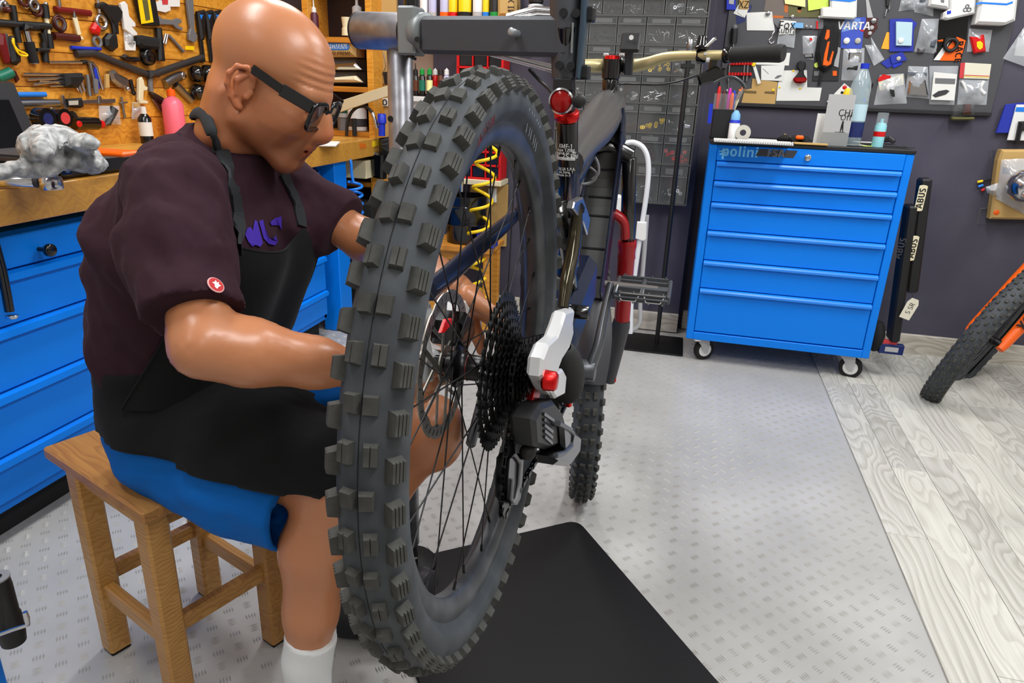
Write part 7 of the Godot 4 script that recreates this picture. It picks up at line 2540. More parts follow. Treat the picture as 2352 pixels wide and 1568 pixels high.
# ---------- pine tool wall behind the bench ----------
func peg_items() -> void:
	var zf := ax(640,60, LEFT).z
	var Y0 := ax(0,437,-1.60).y
	var wall := thing("tool_wall","varnished pine boards on the left wall carrying rows of hand tools","tool wall", Vector3(LEFT + 0.01, Y0, (zf - 0.5) / 2))
	var h := 0.118
	var y := Y0 - 0.02
	var k := 0
	while y < 2.2:
		obj("plank", mb().bx(Vector3(LEFT + 0.010, y + h / 2, (zf - 0.5) / 2), Vector3(0.020, h - 0.002,-0.5 - zf),0.002), M["pine%d" % (k % 4)], wall).rotation = Vector3.ZERO
		y += h
		k += 1
	cut(0,0,4.9)
	var G := "hand tools on the pine tool wall"
	var L := "L"
	var D := [
		["cup_tool","chrome and brown cup tool at the tool wall's far left upper corner","tool",[["ring","o","steel",0.010,[35,70,72,70]],["core","d","brown",0.03,[32,110,62,110]],["cap","b","chrome",0.0,[40,40,62,40]]]],
		["headset_press","long black headset press lying across the upper left of the tool wall","press",[["bar","t","black_plastic",0.013,[-60,255,200,275,560,300]],["handle","s","black_plastic",0.011,[140,60,170,260,210,480]],["block","r","black_plastic",0.035,[230,260,400,280,390,350,220,340]],["leg","s","black_plastic",0.009,[500,290,515,520]]]],
		["bearing_rings","bunch of steel and brown rings hung near the tool wall's top left","rings",[["ring","o","chrome",0.007,[280,20,330,30]],["ring","o","brown",0.006,[265,-10,320,40],0.012],["ring","o","brown",0.007,[410,105,462,110],0.004],["ring","o","steel",0.006,[385,60,430,80],0.02]]],
		["black_driver","black and steel driver hanging upright, left of the T-handles","driver",[["handle","t","black_plastic",0.013,[500,50,512,130,520,205]],["shaft","s","cream",0.008,[522,205,545,380]],["lower_grip","t","black_plastic",0.012,[548,380,560,470,570,545]],["cap","b","chrome",0.0,[500,42,522,42]]]],
		["bench_hammer","hammer with bright steel neck and black rubber grip, left of the clamp","hammer",[["neck","t","chrome",0.012,[295,350,310,410,325,470]],["grip","t","black_matte",0.017,[325,470,355,590,385,705]],["end_cap","s","steel",0.016,[383,702,387,716]]]],
		["t_handle_wrench","dark red T-handle wrench with a steel shank, upper middle of the tool wall","wrench",[["handle","t","dark_red",0.012,[620,105,800,125,1010,150]],["shank","s","steel",0.006,[655,-30,680,105]],["blade_neck","s","steel",0.006,[825,120,840,200],0.006],["blade","p","cream",0.006,[810,200,855,190,905,390,865,395],0.004]]],
		["coiled_spring","flat brown coil hanging below the T-handle's left end","spring",[["coil","o","brown",0.005,[670,265,735,265]],["coil","o","slate",0.005,[680,268,725,272],0.008],["coil","o","brown",0.004,[665,262,710,262],0.014]]],
		["wooden_file_handle","red-brown wooden handled scraper with a white tip lying under the T-handle","scraper",[["handle","t","brown",0.014,[600,405,740,415,880,430]],["tip","p","cream",0.008,[880,440,905,405,935,450]]]],
		["red_socket","small bright red faceted cap hung left of the chrome eyelet","socket",[["socket_body","r","red",0.02,[1040,250,1105,305,1095,400,1020,370,1000,320]]]],
		["eye_rod","chrome rod ending in a round eyelet, top middle of the tool wall","rod",[["rod","s","chrome",0.006,[1095,-40,1120,150]],["eye","o","chrome",0.009,[1140,250,1190,250]]]],
		["chain_paddle","black paddle shaped guard hanging beside the white lever","guard",[["paddle","r","black_plastic",0.014,[1060,40,1150,20,1200,50,1310,60,1360,130,1350,210,1310,270,1320,385,1260,380,1240,260,1190,180,1140,110,1070,90]]]],
		["black_bracket","black cast bracket below the paddle guard","bracket",[["body","r","black_plastic",0.022,[1150,430,1200,370,1280,380,1300,530,1240,580,1160,520]],["ring","o","mid_grey",0.006,[1095,470,1135,470]]]],
		["white_lever","white plastic lever hanging upper middle right of the paddle guard","lever",[["lever","p","white_plastic",0.012,[1330,40,1380,15,1410,50,1430,180,1500,260,1500,305,1460,300,1520,370,1520,400,1470,400,1380,330,1355,150]]]],
		["small_parts_bag","small clear bag with a white label under the white lever","bag",[["film","q","bag_film",0.02,[1390,330,1500,340,1520,560,1400,560]],["label_panel","p","paper",0.001,[1400,460,1525,465,1525,568,1410,565],0.006],["print","p","black_matte",0.0006,[1450,475,1515,478,1515,502,1448,498],0.008]]],
		["yellow_kit","black tool wallet with a yellow printed front at the top of the tool wall","wallet",[["wallet","p","black_plastic",0.022,[1490,-40,1700,-40,1760,290,1600,290,1560,240]],["front","p","yellow",0.002,[1545,-30,1680,-30,1725,250,1590,270],0.022],["print","p","olive",0.001,[1600,0,1660,0,1690,220,1640,235],0.0242]]],
		["oval_sticker","oval white sticker with a blue letter beside the yellow wallet","sticker",[["sticker","p","white_plastic",0.001,[1725,70,1745,25,1800,0,1870,20,1915,70,1920,115,1860,140,1770,120]],["note","p","paper",0.001,[1890,-20,2020,-20,2025,75,1890,75],0.001],["red_note","p","label_red",0.001,[1820,-20,1890,-20,1890,50,1830,50],0.002]]],
		["open_wrench","short grey open-ended wrench hung level below the oval sticker","wrench",[["wrench","p","mid_grey",0.010,[1740,200,1780,180,1800,210,1930,225,1975,205,2020,220,2025,260,1985,265,1990,295,2040,310,2030,345,1975,325,1930,280,1800,275,1760,290]]]],
		["long_wrench","long grey flat wrench hanging upright at the right of the tool wall","wrench",[["wrench","p","mid_grey",0.012,[2080,-40,2150,-40,2165,200,2165,330,2200,400,2190,460,2150,480,2110,450,2105,390,2125,320,2100,150]]]],
		["pin_pair","pair of short chrome pins beside the small spring rod","pins",[["pin","s","chrome",0.006,[1865,385,1835,495]],["pin","s","chrome",0.006,[1885,390,1862,500]]]],
		["spring_rod","thin grey rod hanging slantwise right of the chrome pins","rod",[["rod","s","mid_grey",0.007,[1900,400,1985,490,2065,580]]]],
		["yellow_label","small yellow sticker on the tool wall below the long wrench","sticker",[["sticker","p","yellow",0.001,[2085,515,2185,520,2185,565,2085,560]]]],
		["black_clamp_tool","black clamp tool with a knurled screw left of the red and black penknife group","clamp",[["screw","t","black_plastic",0.012,[490,480,505,590,515,700]],["jaw","r","black_plastic",0.02,[395,540,530,540,530,590,400,580]],["arm","s","black_plastic",0.009,[470,370,500,480]]]],
		["multi_tool","red and black folding multi-tool at the tool wall's left edge","multi-tool",[["red_body","r","dark_red",0.02,[-40,370,25,380,90,690,70,725,30,710,-40,500]],["steel_leaf","p","steel",0.012,[20,380,60,375,115,660,90,680]],["black_body","r","black_plastic",0.024,[65,420,110,400,190,560,200,690,150,735,90,700]]]],
		["yellow_cord_loop","thin yellow cord loop hanging on the folding multi-tool","cord",[["cord","t","yellow",0.0035,[150,430,145,480,200,560,300,610,290,630,215,610,160,510,150,430],0.03]]],
		["blue_pen","blue pen hung level above the bent dark bar","pen",[["barrel","t","blue",0.007,[800,535,960,545,1130,550]]]],
		["bent_bar","long dark bar tool folded in a shallow V across the tool wall","bar tool",[["bar","t","slate_dark",0.014,[850,605,1000,600,1090,615,1400,740,1690,850]],["bar","t","slate_dark",0.014,[1690,850,1980,745,2280,645]],["pivot","r","slate_dark",0.03,[1640,790,1750,790,1760,870,1650,875]],["stem","t","mid_grey",0.011,[1695,870,1690,940,1700,1030]]]],
		["black_clip","black spring clip lying above the V bar's right arm","clip",[["clip","r","black_plastic",0.016,[1340,640,1390,610,1440,640,1540,640,1570,690,1500,700,1400,680]],["cap","d","black_gloss",0.03,[1632,640,1700,640]]]],
		["tall_black_tool","tall black frame tool with a grip block, right of the small bag","tool",[["post","r","black_plastic",0.022,[1740,310,1790,310,1830,690,1760,685]],["grip","r","black_matte",0.028,[1500,410,1560,395,1760,430,1750,560,1560,545,1510,500]]]],
		["long_hex_rod","long steel hex rod with black tip lying under the blue pen","rod",[["rod","s","chrome",0.006,[545,702,920,702]],["tip","s","black_plastic",0.008,[920,700,975,697]],["hook","s","steel",0.006,[980,700,1040,710,1090,770]]]],
		["pruner","green handled pruning cutter at the tool wall's left edge","cutter",[["handle","t","teal",0.018,[-40,880,40,850,120,815]],["blade","r","brown",0.012,[120,780,160,800,205,890,170,930,150,870]]]],
		["hex_key_set","set of steel hex keys fanned out of a black holder","hex keys",[["holder","r","black_plastic",0.03,[680,825,880,820,910,880,840,985,760,990,700,970]],["key","s","chrome",0.006,[260,835,690,840]],["key","s","chrome",0.0055,[310,895,700,880]],["key","s","chrome",0.005,[370,950,710,915]],["key","s","chrome",0.0045,[440,905,720,940]],["key","s","chrome",0.004,[560,970,720,965]],["short_leg","s","chrome",0.006,[900,880,950,1030]],["short_leg","s","chrome",0.0055,[870,900,915,1050]],["short_leg","s","chrome",0.005,[845,940,880,1020]]]],
		["side_cutters","steel cutters with thin blue grips hanging below the hex rod","cutters",[["arm","t","steel",0.008,[1010,710,1030,800,1055,900]],["grip","t","blue",0.008,[1060,770,1080,880,1100,1000]],["blade","p","mid_grey",0.008,[1035,880,1090,890,1095,1055,1055,1055]],["arm","t","chrome",0.007,[1080,760,1120,900,1155,1005]],["shank","s","steel",0.010,[980,840,1010,1080]]]],
		["claw_tool","grey cast claw tool hanging middle of the tool wall","claw tool",[["claw","r","steel",0.024,[1190,800,1260,790,1300,830,1400,880,1420,930,1380,1000,1320,980,1250,930,1220,900]],["bolt","d","chrome",0.02,[1412,1000,1435,1000]],["strap","p","card",0.01,[1170,840,1210,830,1215,990,1175,990],0.003]]],
		["small_spanner","small black spanner hanging right of the claw tool","spanner",[["spanner","p","black_plastic",0.010,[1440,900,1470,890,1480,930,1500,1020,1518,1050,1500,1075,1475,1050,1478,1030,1450,940]]]],
		["cream_lever","cream plastic lever hanging below the V bar's pivot","lever",[["lever","p","cream",0.014,[1540,890,1570,865,1590,900,1600,960,1640,985,1625,1020,1590,1020,1585,1120,1640,1140,1635,1168,1550,1165,1535,1120]]]],
		["bar_puller","grey steel slide puller with a round head hanging right under the V bar","puller",[["head","t","steel",0.020,[1850,945,1940,890,2040,850]],["flange","d","chrome",0.02,[2035,850,2065,870]],["shaft","t","steel",0.018,[1970,950,2060,1040,2150,1130]]]],
		["black_spool","upper pair of glossy black rubber bellows at the tool wall's right end","bellows",[["bell","b","black_gloss",0.0,[2165,830,2225,830]],["bell","b","black_gloss",0.0,[2290,830,2355,830]]]],
		["black_spool","lower pair of glossy black rubber bellows at the tool wall's right end","bellows",[["bell","b","black_gloss",0.0,[2180,1035,2240,1035]],["bell","b","black_gloss",0.0,[2290,1045,2345,1045]]]],
		["folding_knife","dark folding knife with open blade leaning behind the pink bottle","knife",[["handle","r","brown_dark",0.02,[1665,1050,1700,1035,1800,1090,1930,1180,1900,1215,1840,1200,1720,1110]],["blade","p","steel",0.004,[1700,1110,1740,1120,1820,1230,1870,1330,1790,1240]]]],
		["blue_rod","bright blue rod lying level at the tool wall's left, above the grey tube","rod",[["rod","t","sky_blue",0.009,[-60,1068,250,1064,510,1062]]]],
		["grey_tube","thick grey steel tube lying level under the blue rod","tube",[["tube","t","steel",0.017,[-60,1180,300,1172,650,1165]],["ring","b","chrome",0.0,[560,1215,580,1215]]]],
		["socket_wrench","chrome socket handle lying lowest at the tool wall's left","handle",[["bar","s","chrome",0.012,[-60,1360,230,1345]],["end_piece","s","chrome",0.017,[215,1348,340,1340]],["peg","b","brown",0.0,[230,1395,255,1395]]]],
		["calliper","digital calliper with a black display hanging level in the lower row","calliper",[["beam","p","steel",0.005,[730,1135,1290,1110,1290,1155,730,1175]],["jaw","p","steel",0.007,[680,1075,700,1065,740,1160,760,1310,745,1310,690,1160]],["display","r","black_plastic",0.016,[735,1110,900,1100,920,1200,880,1215,750,1205],0.004],["screen","p","tape_grey",0.001,[770,1135,880,1130,880,1180,775,1183],0.02],["slider","p","steel",0.008,[1090,1080,1115,1075,1140,1130,1110,1175,1095,1170]]]],
		["clear_bag_of_bits","clear bag holding a dark rubber bit, hanging under the calliper","bag",[["film","q","bag_film",0.02,[1110,1190,1340,1190,1360,1400,1120,1400]],["bit","r","slate_dark",0.02,[1240,1190,1310,1240,1220,1410,1150,1410,1210,1300],0.003]]],
		["cross_pin","thin steel cross-shaped pin hanging right of the calliper","pin",[["stem","s","steel",0.005,[1365,1090,1405,1330]],["bar","s","steel",0.004,[1340,1165,1430,1150]]]],
		["flat_bag","flat clear bag with brownish bits hung behind the white glue bottle","bag",[["film","q","bag_film",0.012,[1490,1150,1580,1150,1590,1340,1480,1340]],["bits","p","card",0.006,[1500,1160,1570,1160,1560,1210,1505,1210],0.002]]]]
	for e in D:
		hang(L, e[0], e[1], e[2], e[3], G, 0.030)
	for i in 3:
		var x := 2195 + i * 92
		hang(L,"tyre_lever",["leftmost black spoke holder with a blue mark, hung at the tool wall's right end","middle black spoke holder with a blue mark, hung at the tool wall's right end","rightmost black spoke holder, half behind the mechanic's head"][i],"spoke holder",[["head","r","black_plastic",0.02,[x, 130, x + 85,110, x + 92,190, x + 80,450, x + 40,450]],["mark","p","sky_blue",0.001,[x + 50,165, x + 90,165, x + 70,220],0.02],["spokes","s","black_gloss",0.006,[x + 55,450, x + 85,700]],["spokes","s","black_gloss",0.006,[x + 75,450, x + 105,700]]],"spoke holders on the tool wall",0.030)

func bench_things(FX: float, Y: float) -> void:
	var on := func(px: float, py: float) -> Vector3: return ay(px, py, Y)
	# black tool case, lid open against the wall
	var za: float = on.call(128,416).z
	var zb: float = on.call(302,386).z
	var xf: float = on.call(128,416).x
	var bs := Basis()
	var cs := thing("tool_case","open black tool case lying on the worktop under the tool wall","tool case", Vector3(xf - 0.17, Y, (za + zb) / 2))
	obj("base", mb().bx(Vector3(xf - 0.17, Y + 0.026, (za + zb) / 2), Vector3(0.34,0.05, za - zb),0.008), M.black_plastic, cs)
	obj("tray", mb().bx(Vector3(xf - 0.17, Y + 0.053, (za + zb) / 2), Vector3(0.29,0.008, za - zb - 0.05),0.001), M.dark_grey, cs)
	obj("lid", mb().box(Transform3D(Basis(Vector3(0,0,1),0.30), Vector3(xf - 0.42, Y + 0.125, (za + zb) / 2 + 0.14)), Vector3(0.035,0.23, za - zb + 0.30),0.01), M.case_black, cs)
	obj("lid_panel", mb().box(Transform3D(Basis(Vector3(0,0,1),0.30), Vector3(xf - 0.40, Y + 0.115, (za + zb) / 2 + 0.10)), Vector3(0.012,0.15, za - zb + 0.12),0.004), M.black_gloss, cs)
	obj("side_tray", mb().bx(Vector3(xf - 0.24, Y + 0.02, za + 0.16), Vector3(0.20,0.04,0.28),0.006), M.case_black, cs)
	obj("latch", mb().bx(Vector3(xf + 0.004, Y + 0.028, za - 0.03), Vector3(0.012,0.034,0.034),0.003), M.black_gloss, cs)
	obj("lock", mb().cyl(Vector3(xf + 0.008, Y + 0.028, za - 0.03), Vector3(xf + 0.014, Y + 0.028, za - 0.03),0.009,0.009,14), M.steel, cs)
	var oc: Vector3 = ay(250,355, Y + 0.06)
	solo("orange_cloth","folded orange and red cloth lying in the open case beside the rag","cloth", mb().box(Transform3D(bs, oc + Vector3(0,0.006,0)), Vector3(0.16,0.014,0.07),0.005), M.orange)
	# crumpled rag
	var rg := Field.new()
	rg.k = 0.012
	var P := func(px: float, py: float, hgt: float) -> Vector3: return ay(px, py, Y + hgt)
	for e in [[75,345,125,350,0.085,0.036],[125,350,195,362,0.075,0.034],[80,330,150,315,0.12,0.026],[150,320,205,330,0.12,0.022],[195,365,225,378,0.07,0.020],[0,395,90,383,0.065,0.018],[90,383,225,375,0.065,0.016],[95,310,100,345,0.12,0.022]]:
		rg.cap(P.call(e[0], e[1], e[4]), P.call(e[2], e[3], e[4]), e[5], e[5] * 0.8)
	var fn := FastNoiseLite.new()
	fn.seed = 8
	fn.frequency = 9.0
	fn.noise_type = FastNoiseLite.TYPE_SIMPLEX_SMOOTH
	rg.mod = func(p: Vector3, f: float) -> float:
		return f + 0.026 * absf(fn.get_noise_3dv(p)) + 0.005 * absf(fn.get_noise_3dv(p * 3.1)) - 0.006
	var rm := mb()
	rg.into(rm, 0.006)
	var rag := tri_map(mat("rag_cotton", Color(1,1,1),0.9), noise_tex(303,5.0, Color(0.42,0.43,0.43), Color(0.86,0.86,0.85),256), Vector3(5,5,5))
	solo("rag","crumpled dirty white rag thrown over the open black case","rag", rm, rag)
	# torque wrench
	var h: Vector3 = on.call(120,436)
	var tw := thing("torque_wrench","chrome torque wrench with a round ratchet head at the worktop's front edge","wrench", h)
	var t0: Vector3 = on.call(-60,432) + Vector3(0,0.019,0)
	obj("tube", mb().cyl(t0, h + (t0 - h).normalized() * 0.03 + Vector3(0,0.019,0),0.0165,0.0165,24,0.002), M.chrome, tw)
	obj("collar", mb().cyl(h + (t0 - h).normalized() * 0.034 + Vector3(0,0.019,0), h + (t0 - h).normalized() * 0.022 + Vector3(0,0.019,0),0.018,0.018,20), M.dark_grey, tw)
	obj("head", mb().lathe(up(h),[Vector2(0,0.002), Vector2(0.024,0.002), Vector2(0.0265,0.006), Vector2(0.0265,0.026), Vector2(0.024,0.031), Vector2(0.018,0.032), Vector2(0.018,0.035), Vector2(0,0.035)],28), M.chrome, tw)
	obj("square_drive", mb().bx(h + Vector3(0,0.042,0), Vector3(0.0125,0.016,0.0125),0.002), M.chrome, tw)
	solo("socket_rail","chrome rail of sockets lying behind the torque wrench","socket rail", mb().beam(on.call(20,412) + Vector3(0,0.012,0), on.call(125,400) + Vector3(0,0.012,0),0.02,0.022, Vector3.UP, 0.003), M.steel)
	# bottles, tins and tape rolls along the wall
	cut(0,0,4.9)
	var stands := func(called: String, label: String, cat: String, px: float, py: float, prof: Array, m: Array) -> void:
		var p := ax(px, py, LEFT + 0.08)
		p.y = Y
		var t := thing(called, label, cat, p)
		for i in m.size():
			obj(["body","cap","label_band"][i], mb().lathe(up(p), prof[i],22), M[m[i]], t)
	stands.call("pink_bottle","pink plastic bottle with an orange cap standing at the tool wall behind the mechanic","bottle",402,290,[[Vector2(0,0), Vector2(0.042,0), Vector2(0.044,0.01), Vector2(0.044,0.15), Vector2(0.032,0.172), Vector2(0.017,0.18), Vector2(0.016,0.19), Vector2(0,0.19)],[Vector2(0.0175,0.186), Vector2(0.0175,0.212), Vector2(0.006,0.214), Vector2(0.005,0.219), Vector2(0,0.219)]],["pink","orange"])
	stands.call("glue_bottle","white and black glue bottle with a red straw at the foot of the tool wall","bottle",334,290,[[Vector2(0,0), Vector2(0.026,0), Vector2(0.026,0.10), Vector2(0.012,0.118), Vector2(0,0.118)],[Vector2(0.0125,0.11), Vector2(0.0115,0.145), Vector2(0,0.146)],[Vector2(0.0263,0.03), Vector2(0.0263,0.085)]],["black_gloss","white_plastic","paper"])
	for e in [["first black tape roll with a round printed hub behind the rag, left one",103,0.036],["second black tape roll with a red printed hub behind the rag, right one",143,0.032]]:
		var p := ax(e[1],290, LEFT + 0.10)
		p.y = Y + 0.115
		var t := thing("tape_roll", e[0],"tape roll", p, 0.0,"tape rolls behind the rag")
		var b := Transform3D(Basis(Vector3(0,0,-1), Vector3(1,0,0.35).normalized(), Vector3(0,0,-1).cross(Vector3(1,0,0.35).normalized())).orthonormalized(), p)
		obj("tape", mb().lathe(b, [Vector2(0.016,-0.02), Vector2(e[2],-0.02), Vector2(e[2],0.02), Vector2(0.016,0.02)],26), M.black_gloss, t)
		obj("hub", mb().lathe(b, [Vector2(0,0.017), Vector2(0.018,0.017), Vector2(0.02,0.021), Vector2(0,0.021)],22), M.navy_label if e[2] > 0.034 else M.label_red, t)
	hang("L","grease_gun","black and red grease gun lying along the foot of the tool wall","grease gun",[["barrel","t","black_gloss",0.024,[830,1390,950,1385,1090,1390]],["head","t","black_plastic",0.012,[800,1280,830,1300,860,1360]],["red_cap","t","red",0.016,[1090,1390,1150,1400]],["red_label","d","red",0.004,[890,1395,920,1395],0.024]],"",0.06)
	hang("L","socket_row","row of steel sockets on a dark rail at the far left of the wall's foot","sockets",[["rail","t","black_plastic",0.010,[-60,1500,340,1495]],["socket","b","steel",0.0,[20,1490,55,1490]],["socket","b","steel",0.0,[110,1490,140,1490]],["socket","b","steel",0.0,[190,1485,215,1485]],["socket","b","slate",0.0,[290,1490,340,1490]]],"",0.05)
	solo("white_papers","white sheets lying on the far end of the worktop beside the mechanic's chin","paper", mb().box(Transform3D(Basis(Vector3.UP, 0.4), on.call(735,331) + Vector3(0,0.003,0)), Vector3(0.16,0.006,0.22),0.001), M.paper)
	# black bar tool hanging on the drawer fronts
	var bt := thing("pry_bar","black bar tool with a chrome end hanging before the blue drawers","bar tool", ax(20,720, FX - 0.01))
	obj("bar", mb().tube(axs([-12,560,4,620,14,670,22,715], FX - 0.012),0.011,12), M.black_gloss, bt)
	obj("foot", mb().cyl(ax(27,722, FX - 0.012), ax(28,732, FX - 0.012),0.016,0.013,16,0.002), M.chrome, bt)
	obj("hook", mb().tube(PackedVector3Array([ax(-12,562, FX - 0.012), ax(-20,530, FX - 0.012), Vector3(FX - 0.01, Y - 0.055, ax(-22,520, FX).z)]),0.008,8), M.black_gloss, bt)

# ---------- shelves in the far corner, things against the back wall, the orange bicycle ----------
func jar(called: String, label: String, cat: String, px: float, py: float, z: float, profs: Array, mats: Array, group := "") -> void:
	var p := az(px, py, z)
	if mats.size() == 1:
		solo(called, label, cat, mb().lathe(up(p), profs[0],18), M[mats[0]], group)
		return
	var t := thing(called, label, cat, p, 0.0, group)
	for i in mats.size():
		obj(["body","cap","label_band","tip"][i], mb().lathe(up(p), profs[i],18), M[mats[i]], t)
func tin(r: float, h: float) -> Array:
	return [Vector2(0,0), Vector2(r, 0), Vector2(r, h * 0.92), Vector2(r * 0.8, h * 0.97), Vector2(r * 0.5, h), Vector2(0, h)]

func shelf_corner() -> void:
	var Z := -3.47
	var xl := az(700,80, Z).x
	var xr := az(856,80, Z).x
	var t := thing("wooden_shelf","open pine shelf unit in the far corner beyond the workbench","shelf", Vector3((xl + xr) / 2,0, Z - 0.10))
	for e in [[xl + 0.014,0.034],[xr - 0.016,0.034]]:
		obj("upright", mb().bx(Vector3(e[0],1.05, Z - 0.10), Vector3(e[1],2.1,0.22),0.002), M.pine1, t)
	obj("back_panel", mb().bx(Vector3((xl + xr) / 2,1.05, Z - 0.20), Vector3(xr - xl - 0.06,2.1,0.012)), M.brown_dark, t)
	for y in [86,199,301,415,-60]:
		var yy := az(790, y, Z).y
		obj("shelf_board", mb().bx(Vector3((xl + xr) / 2, yy - 0.012, Z - 0.095), Vector3(xr - xl - 0.062,0.026,0.20),0.002), M.pine2, t)
	var side := mb().bx(Vector3((xr + az(892,100, Z).x) / 2,1.05, Z - 0.12), Vector3(az(892,100, Z).x - xr, 2.1,0.02),0.001)
	obj("side_board", side, M.card, t)
	var G := "bottles on the corner shelves"
	jar("dropper_bottle","bottle of dark red liquid with a white nozzle on the corner shelf's top board","bottle",724,80, Z - 0.03,[[Vector2(0,0), Vector2(0.021,0), Vector2(0.021,0.09), Vector2(0.012,0.105), Vector2(0,0.106)],[Vector2(0.013,0.10), Vector2(0.011,0.125), Vector2(0.004,0.13), Vector2(0.002,0.175), Vector2(0,0.176)]],["purple","white_plastic"], G)
	jar("cup_stack","stack of white plastic cups on the corner shelf's top board","cups",797,82, Z - 0.03,[[Vector2(0,0), Vector2(0.026,0), Vector2(0.024,0.035), Vector2(0.020,0.037), Vector2(0.025,0.085), Vector2(0,0.085)]],["cream"])
	jar("grey_tube","pale cartridge tube standing beside the white cups","tube",822,82, Z - 0.06,[[Vector2(0,0), Vector2(0.024,0), Vector2(0.024,0.13), Vector2(0.008,0.14), Vector2(0.005,0.19), Vector2(0,0.19)]],["light_grey"])
	cut(0,0,1)
	var zl := Z - BACK
	var bx_ := hang("B","parts_carton","kraft carton with a blue and white label and handwriting on the corner shelf","carton",[["carton","p","card",0.12,[738,95,838,93,838,133,738,133]],["label_panel","p","sky_blue",0.001,[740,98,800,97,800,115,741,115],0.121],["label_white","p","white_plastic",0.001,[742,102,798,101,798,112,743,112],0.1222]],"", zl - 0.13)
	text_on("label_lettering","SHIMANO", up(az(776,107, Z - 0.006)),0.020,0.0004, M.sky_blue, bx_, 1)
	text_on("handwriting","URBO PREMI", up(az(774,122, Z - 0.006)),0.018,0.0004, M.brown_dark, bx_)
	for e in [[136,163,"upper clear plastic box of small white parts under the kraft carton","chrome"],[166,192,"lower clear plastic box of small white parts under the kraft carton","cream"]]:
		hang("B","clear_box", e[2],"box",[["box","p","bin_edge",0.14,[762, e[0],840, e[0],841, e[1],762, e[1]]],["contents","r", e[3],0.03,[770, e[0] + 12,820, e[0] + 8,835, e[1] - 3,768, e[1] - 3],0.142]],"clear boxes on the corner shelf", zl - 0.19)
	jar("white_canister","white canister with a black printed label on the lower corner shelf","canister",822,299, Z - 0.06,[[Vector2(0,0), Vector2(0.05,0), Vector2(0.05,0.10), Vector2(0.04,0.115), Vector2(0,0.115)],[Vector2(0.02,0.11), Vector2(0.02,0.13), Vector2(0,0.13)],[Vector2(0.0505,0.02), Vector2(0.0505,0.06)]],["white_plastic","red","dark_grey"])
	jar("grey_jar","grey jar with a lighter lid left of the white canister","jar",788,299, Z - 0.04,[tin(0.027,0.07),[Vector2(0.029,0.066), Vector2(0.029,0.085), Vector2(0,0.086)]],["mid_grey","light_grey"])
	hang("B","teal_box","dark green carton behind the white canister on the lower shelf","carton",[["carton","p","teal",0.05,[770,238,800,236,840,246,840,275,770,275]]],"", zl - 0.17)
	var hs := thing("grease_pump_hose","black hose with a chrome coupling arching over the lower shelf beside a blue pump","hose", az(800,312, Z + 0.05))
	obj("hose", mb().tube(smooth(azs([796,312,798,285,806,260,822,246,842,246,855,259], Z + 0.05),5),0.008,8), M.black_plastic, hs)
	obj("coupling", mb().tube(azs([855,259,861,275,866,295], Z + 0.05),0.010,10), M.chrome, hs)
	obj("pump_body", mb().cyl(az(877,312, Z + 0.05), az(877,282, Z + 0.05),0.017,0.017,16).cyl(az(877,284, Z + 0.05), az(877,261, Z + 0.05),0.023,0.021,18,0.004), M.blue, hs)
	obj("handle", mb().tube(azs([813,272,815,312], Z + 0.05),0.012,10), M.black_matte, hs)
	hang("B","flat_bar","long pale flat bar slanting across the corner shelf behind the mechanic's glasses","bar",[["bar","p","pale_bar",0.012,[748,243,893,196,893,221,752,268]]],"", zl + 0.07)
	var ls := hang("B","wall_sign","small white sign with black capital letters beside the stand's post","sign",[["plate","p","white_plastic",0.003,[874,227,936,222,936,243,874,244]]],"", zl - 0.10)
	text_on("lettering","LOCTITE", up(az(902,236, Z - 0.093)),0.030,0.0006, M.black_matte, ls, 1)
	hang("B","key_ring","thin wire loop with chrome keys hanging on the brown side board","keys",[["wire","t","steel",0.002,[848,120,852,150,866,168,878,172]],["wire","t","steel",0.002,[880,120,886,150,878,168]],["key","p","chrome",0.003,[873,175,880,170,884,190,876,196]],["fob","r","black_plastic",0.01,[880,166,892,164,892,196,884,192]]],"", zl - 0.10)
	hang("B","black_vise","black ribbed vise body at the far end of the workbench","vise",[["body","r","black_plastic",0.08,[878,316,906,312,908,352,880,356]],["rib","s","dark_grey",0.004,[878,322,906,319],0.08],["rib","s","dark_grey",0.004,[878,332,906,329],0.08],["stem","p","black_gloss",0.06,[858,345,890,352,888,410,866,405]]],"", zl)
	# cans and cartons on the high shelf behind the clamp arm
	var zs := -3.52
	var sh := thing("wall_shelf","wooden wall shelf with cans above and bottles below, behind the stand's clamp arm","shelf", az(1060,220, zs))
	for y in [44,220]:
		var a := az(930, y, zs)
		var b := az(1200 if y < 100 else 1052, y, zs)
		obj("board", mb().bx(Vector3((a.x + b.x) / 2, a.y - 0.012, zs - 0.03), Vector3(b.x - a.x, 0.024,0.17),0.002), M.pine0 if y < 100 else M.white_paint, sh)
	obj("light_panel", mb().prism(up(Vector3(0,0, zs - 0.13)), _xy(azs([925,30,1205,30,1205,118,1150,215,1000,215,925,215], zs - 0.13)),0.01), M.panel_light, sh)
	var cans := [[974,0.020,0.19,"white_plastic","white_plastic","white spray can, leftmost on the high shelf behind the clamp"],[994,0.020,0.2,"lilac","light_grey","pale lilac spray can second from left on the high shelf"],[1021,0.022,0.2,"lilac","orange","lilac and white can with an orange warning square on the high shelf"],[1041,0.022,0.22,"yellow","red","slim yellow can with a red foot band on the high shelf"],[1068,0.032,0.22,"yellow","black_matte","wide yellow can with black handwriting on the high shelf"],[1097,0.024,0.2,"white_gloss","light_grey","glossy white bottle right of the wide yellow can"],[1116,0.016,0.2,"yellow","sky_blue","yellow bottle with a blue lower half on the high shelf"],[1136,0.022,0.22,"board_dark","green","black and green can beside the kraft carton on the high shelf"]]
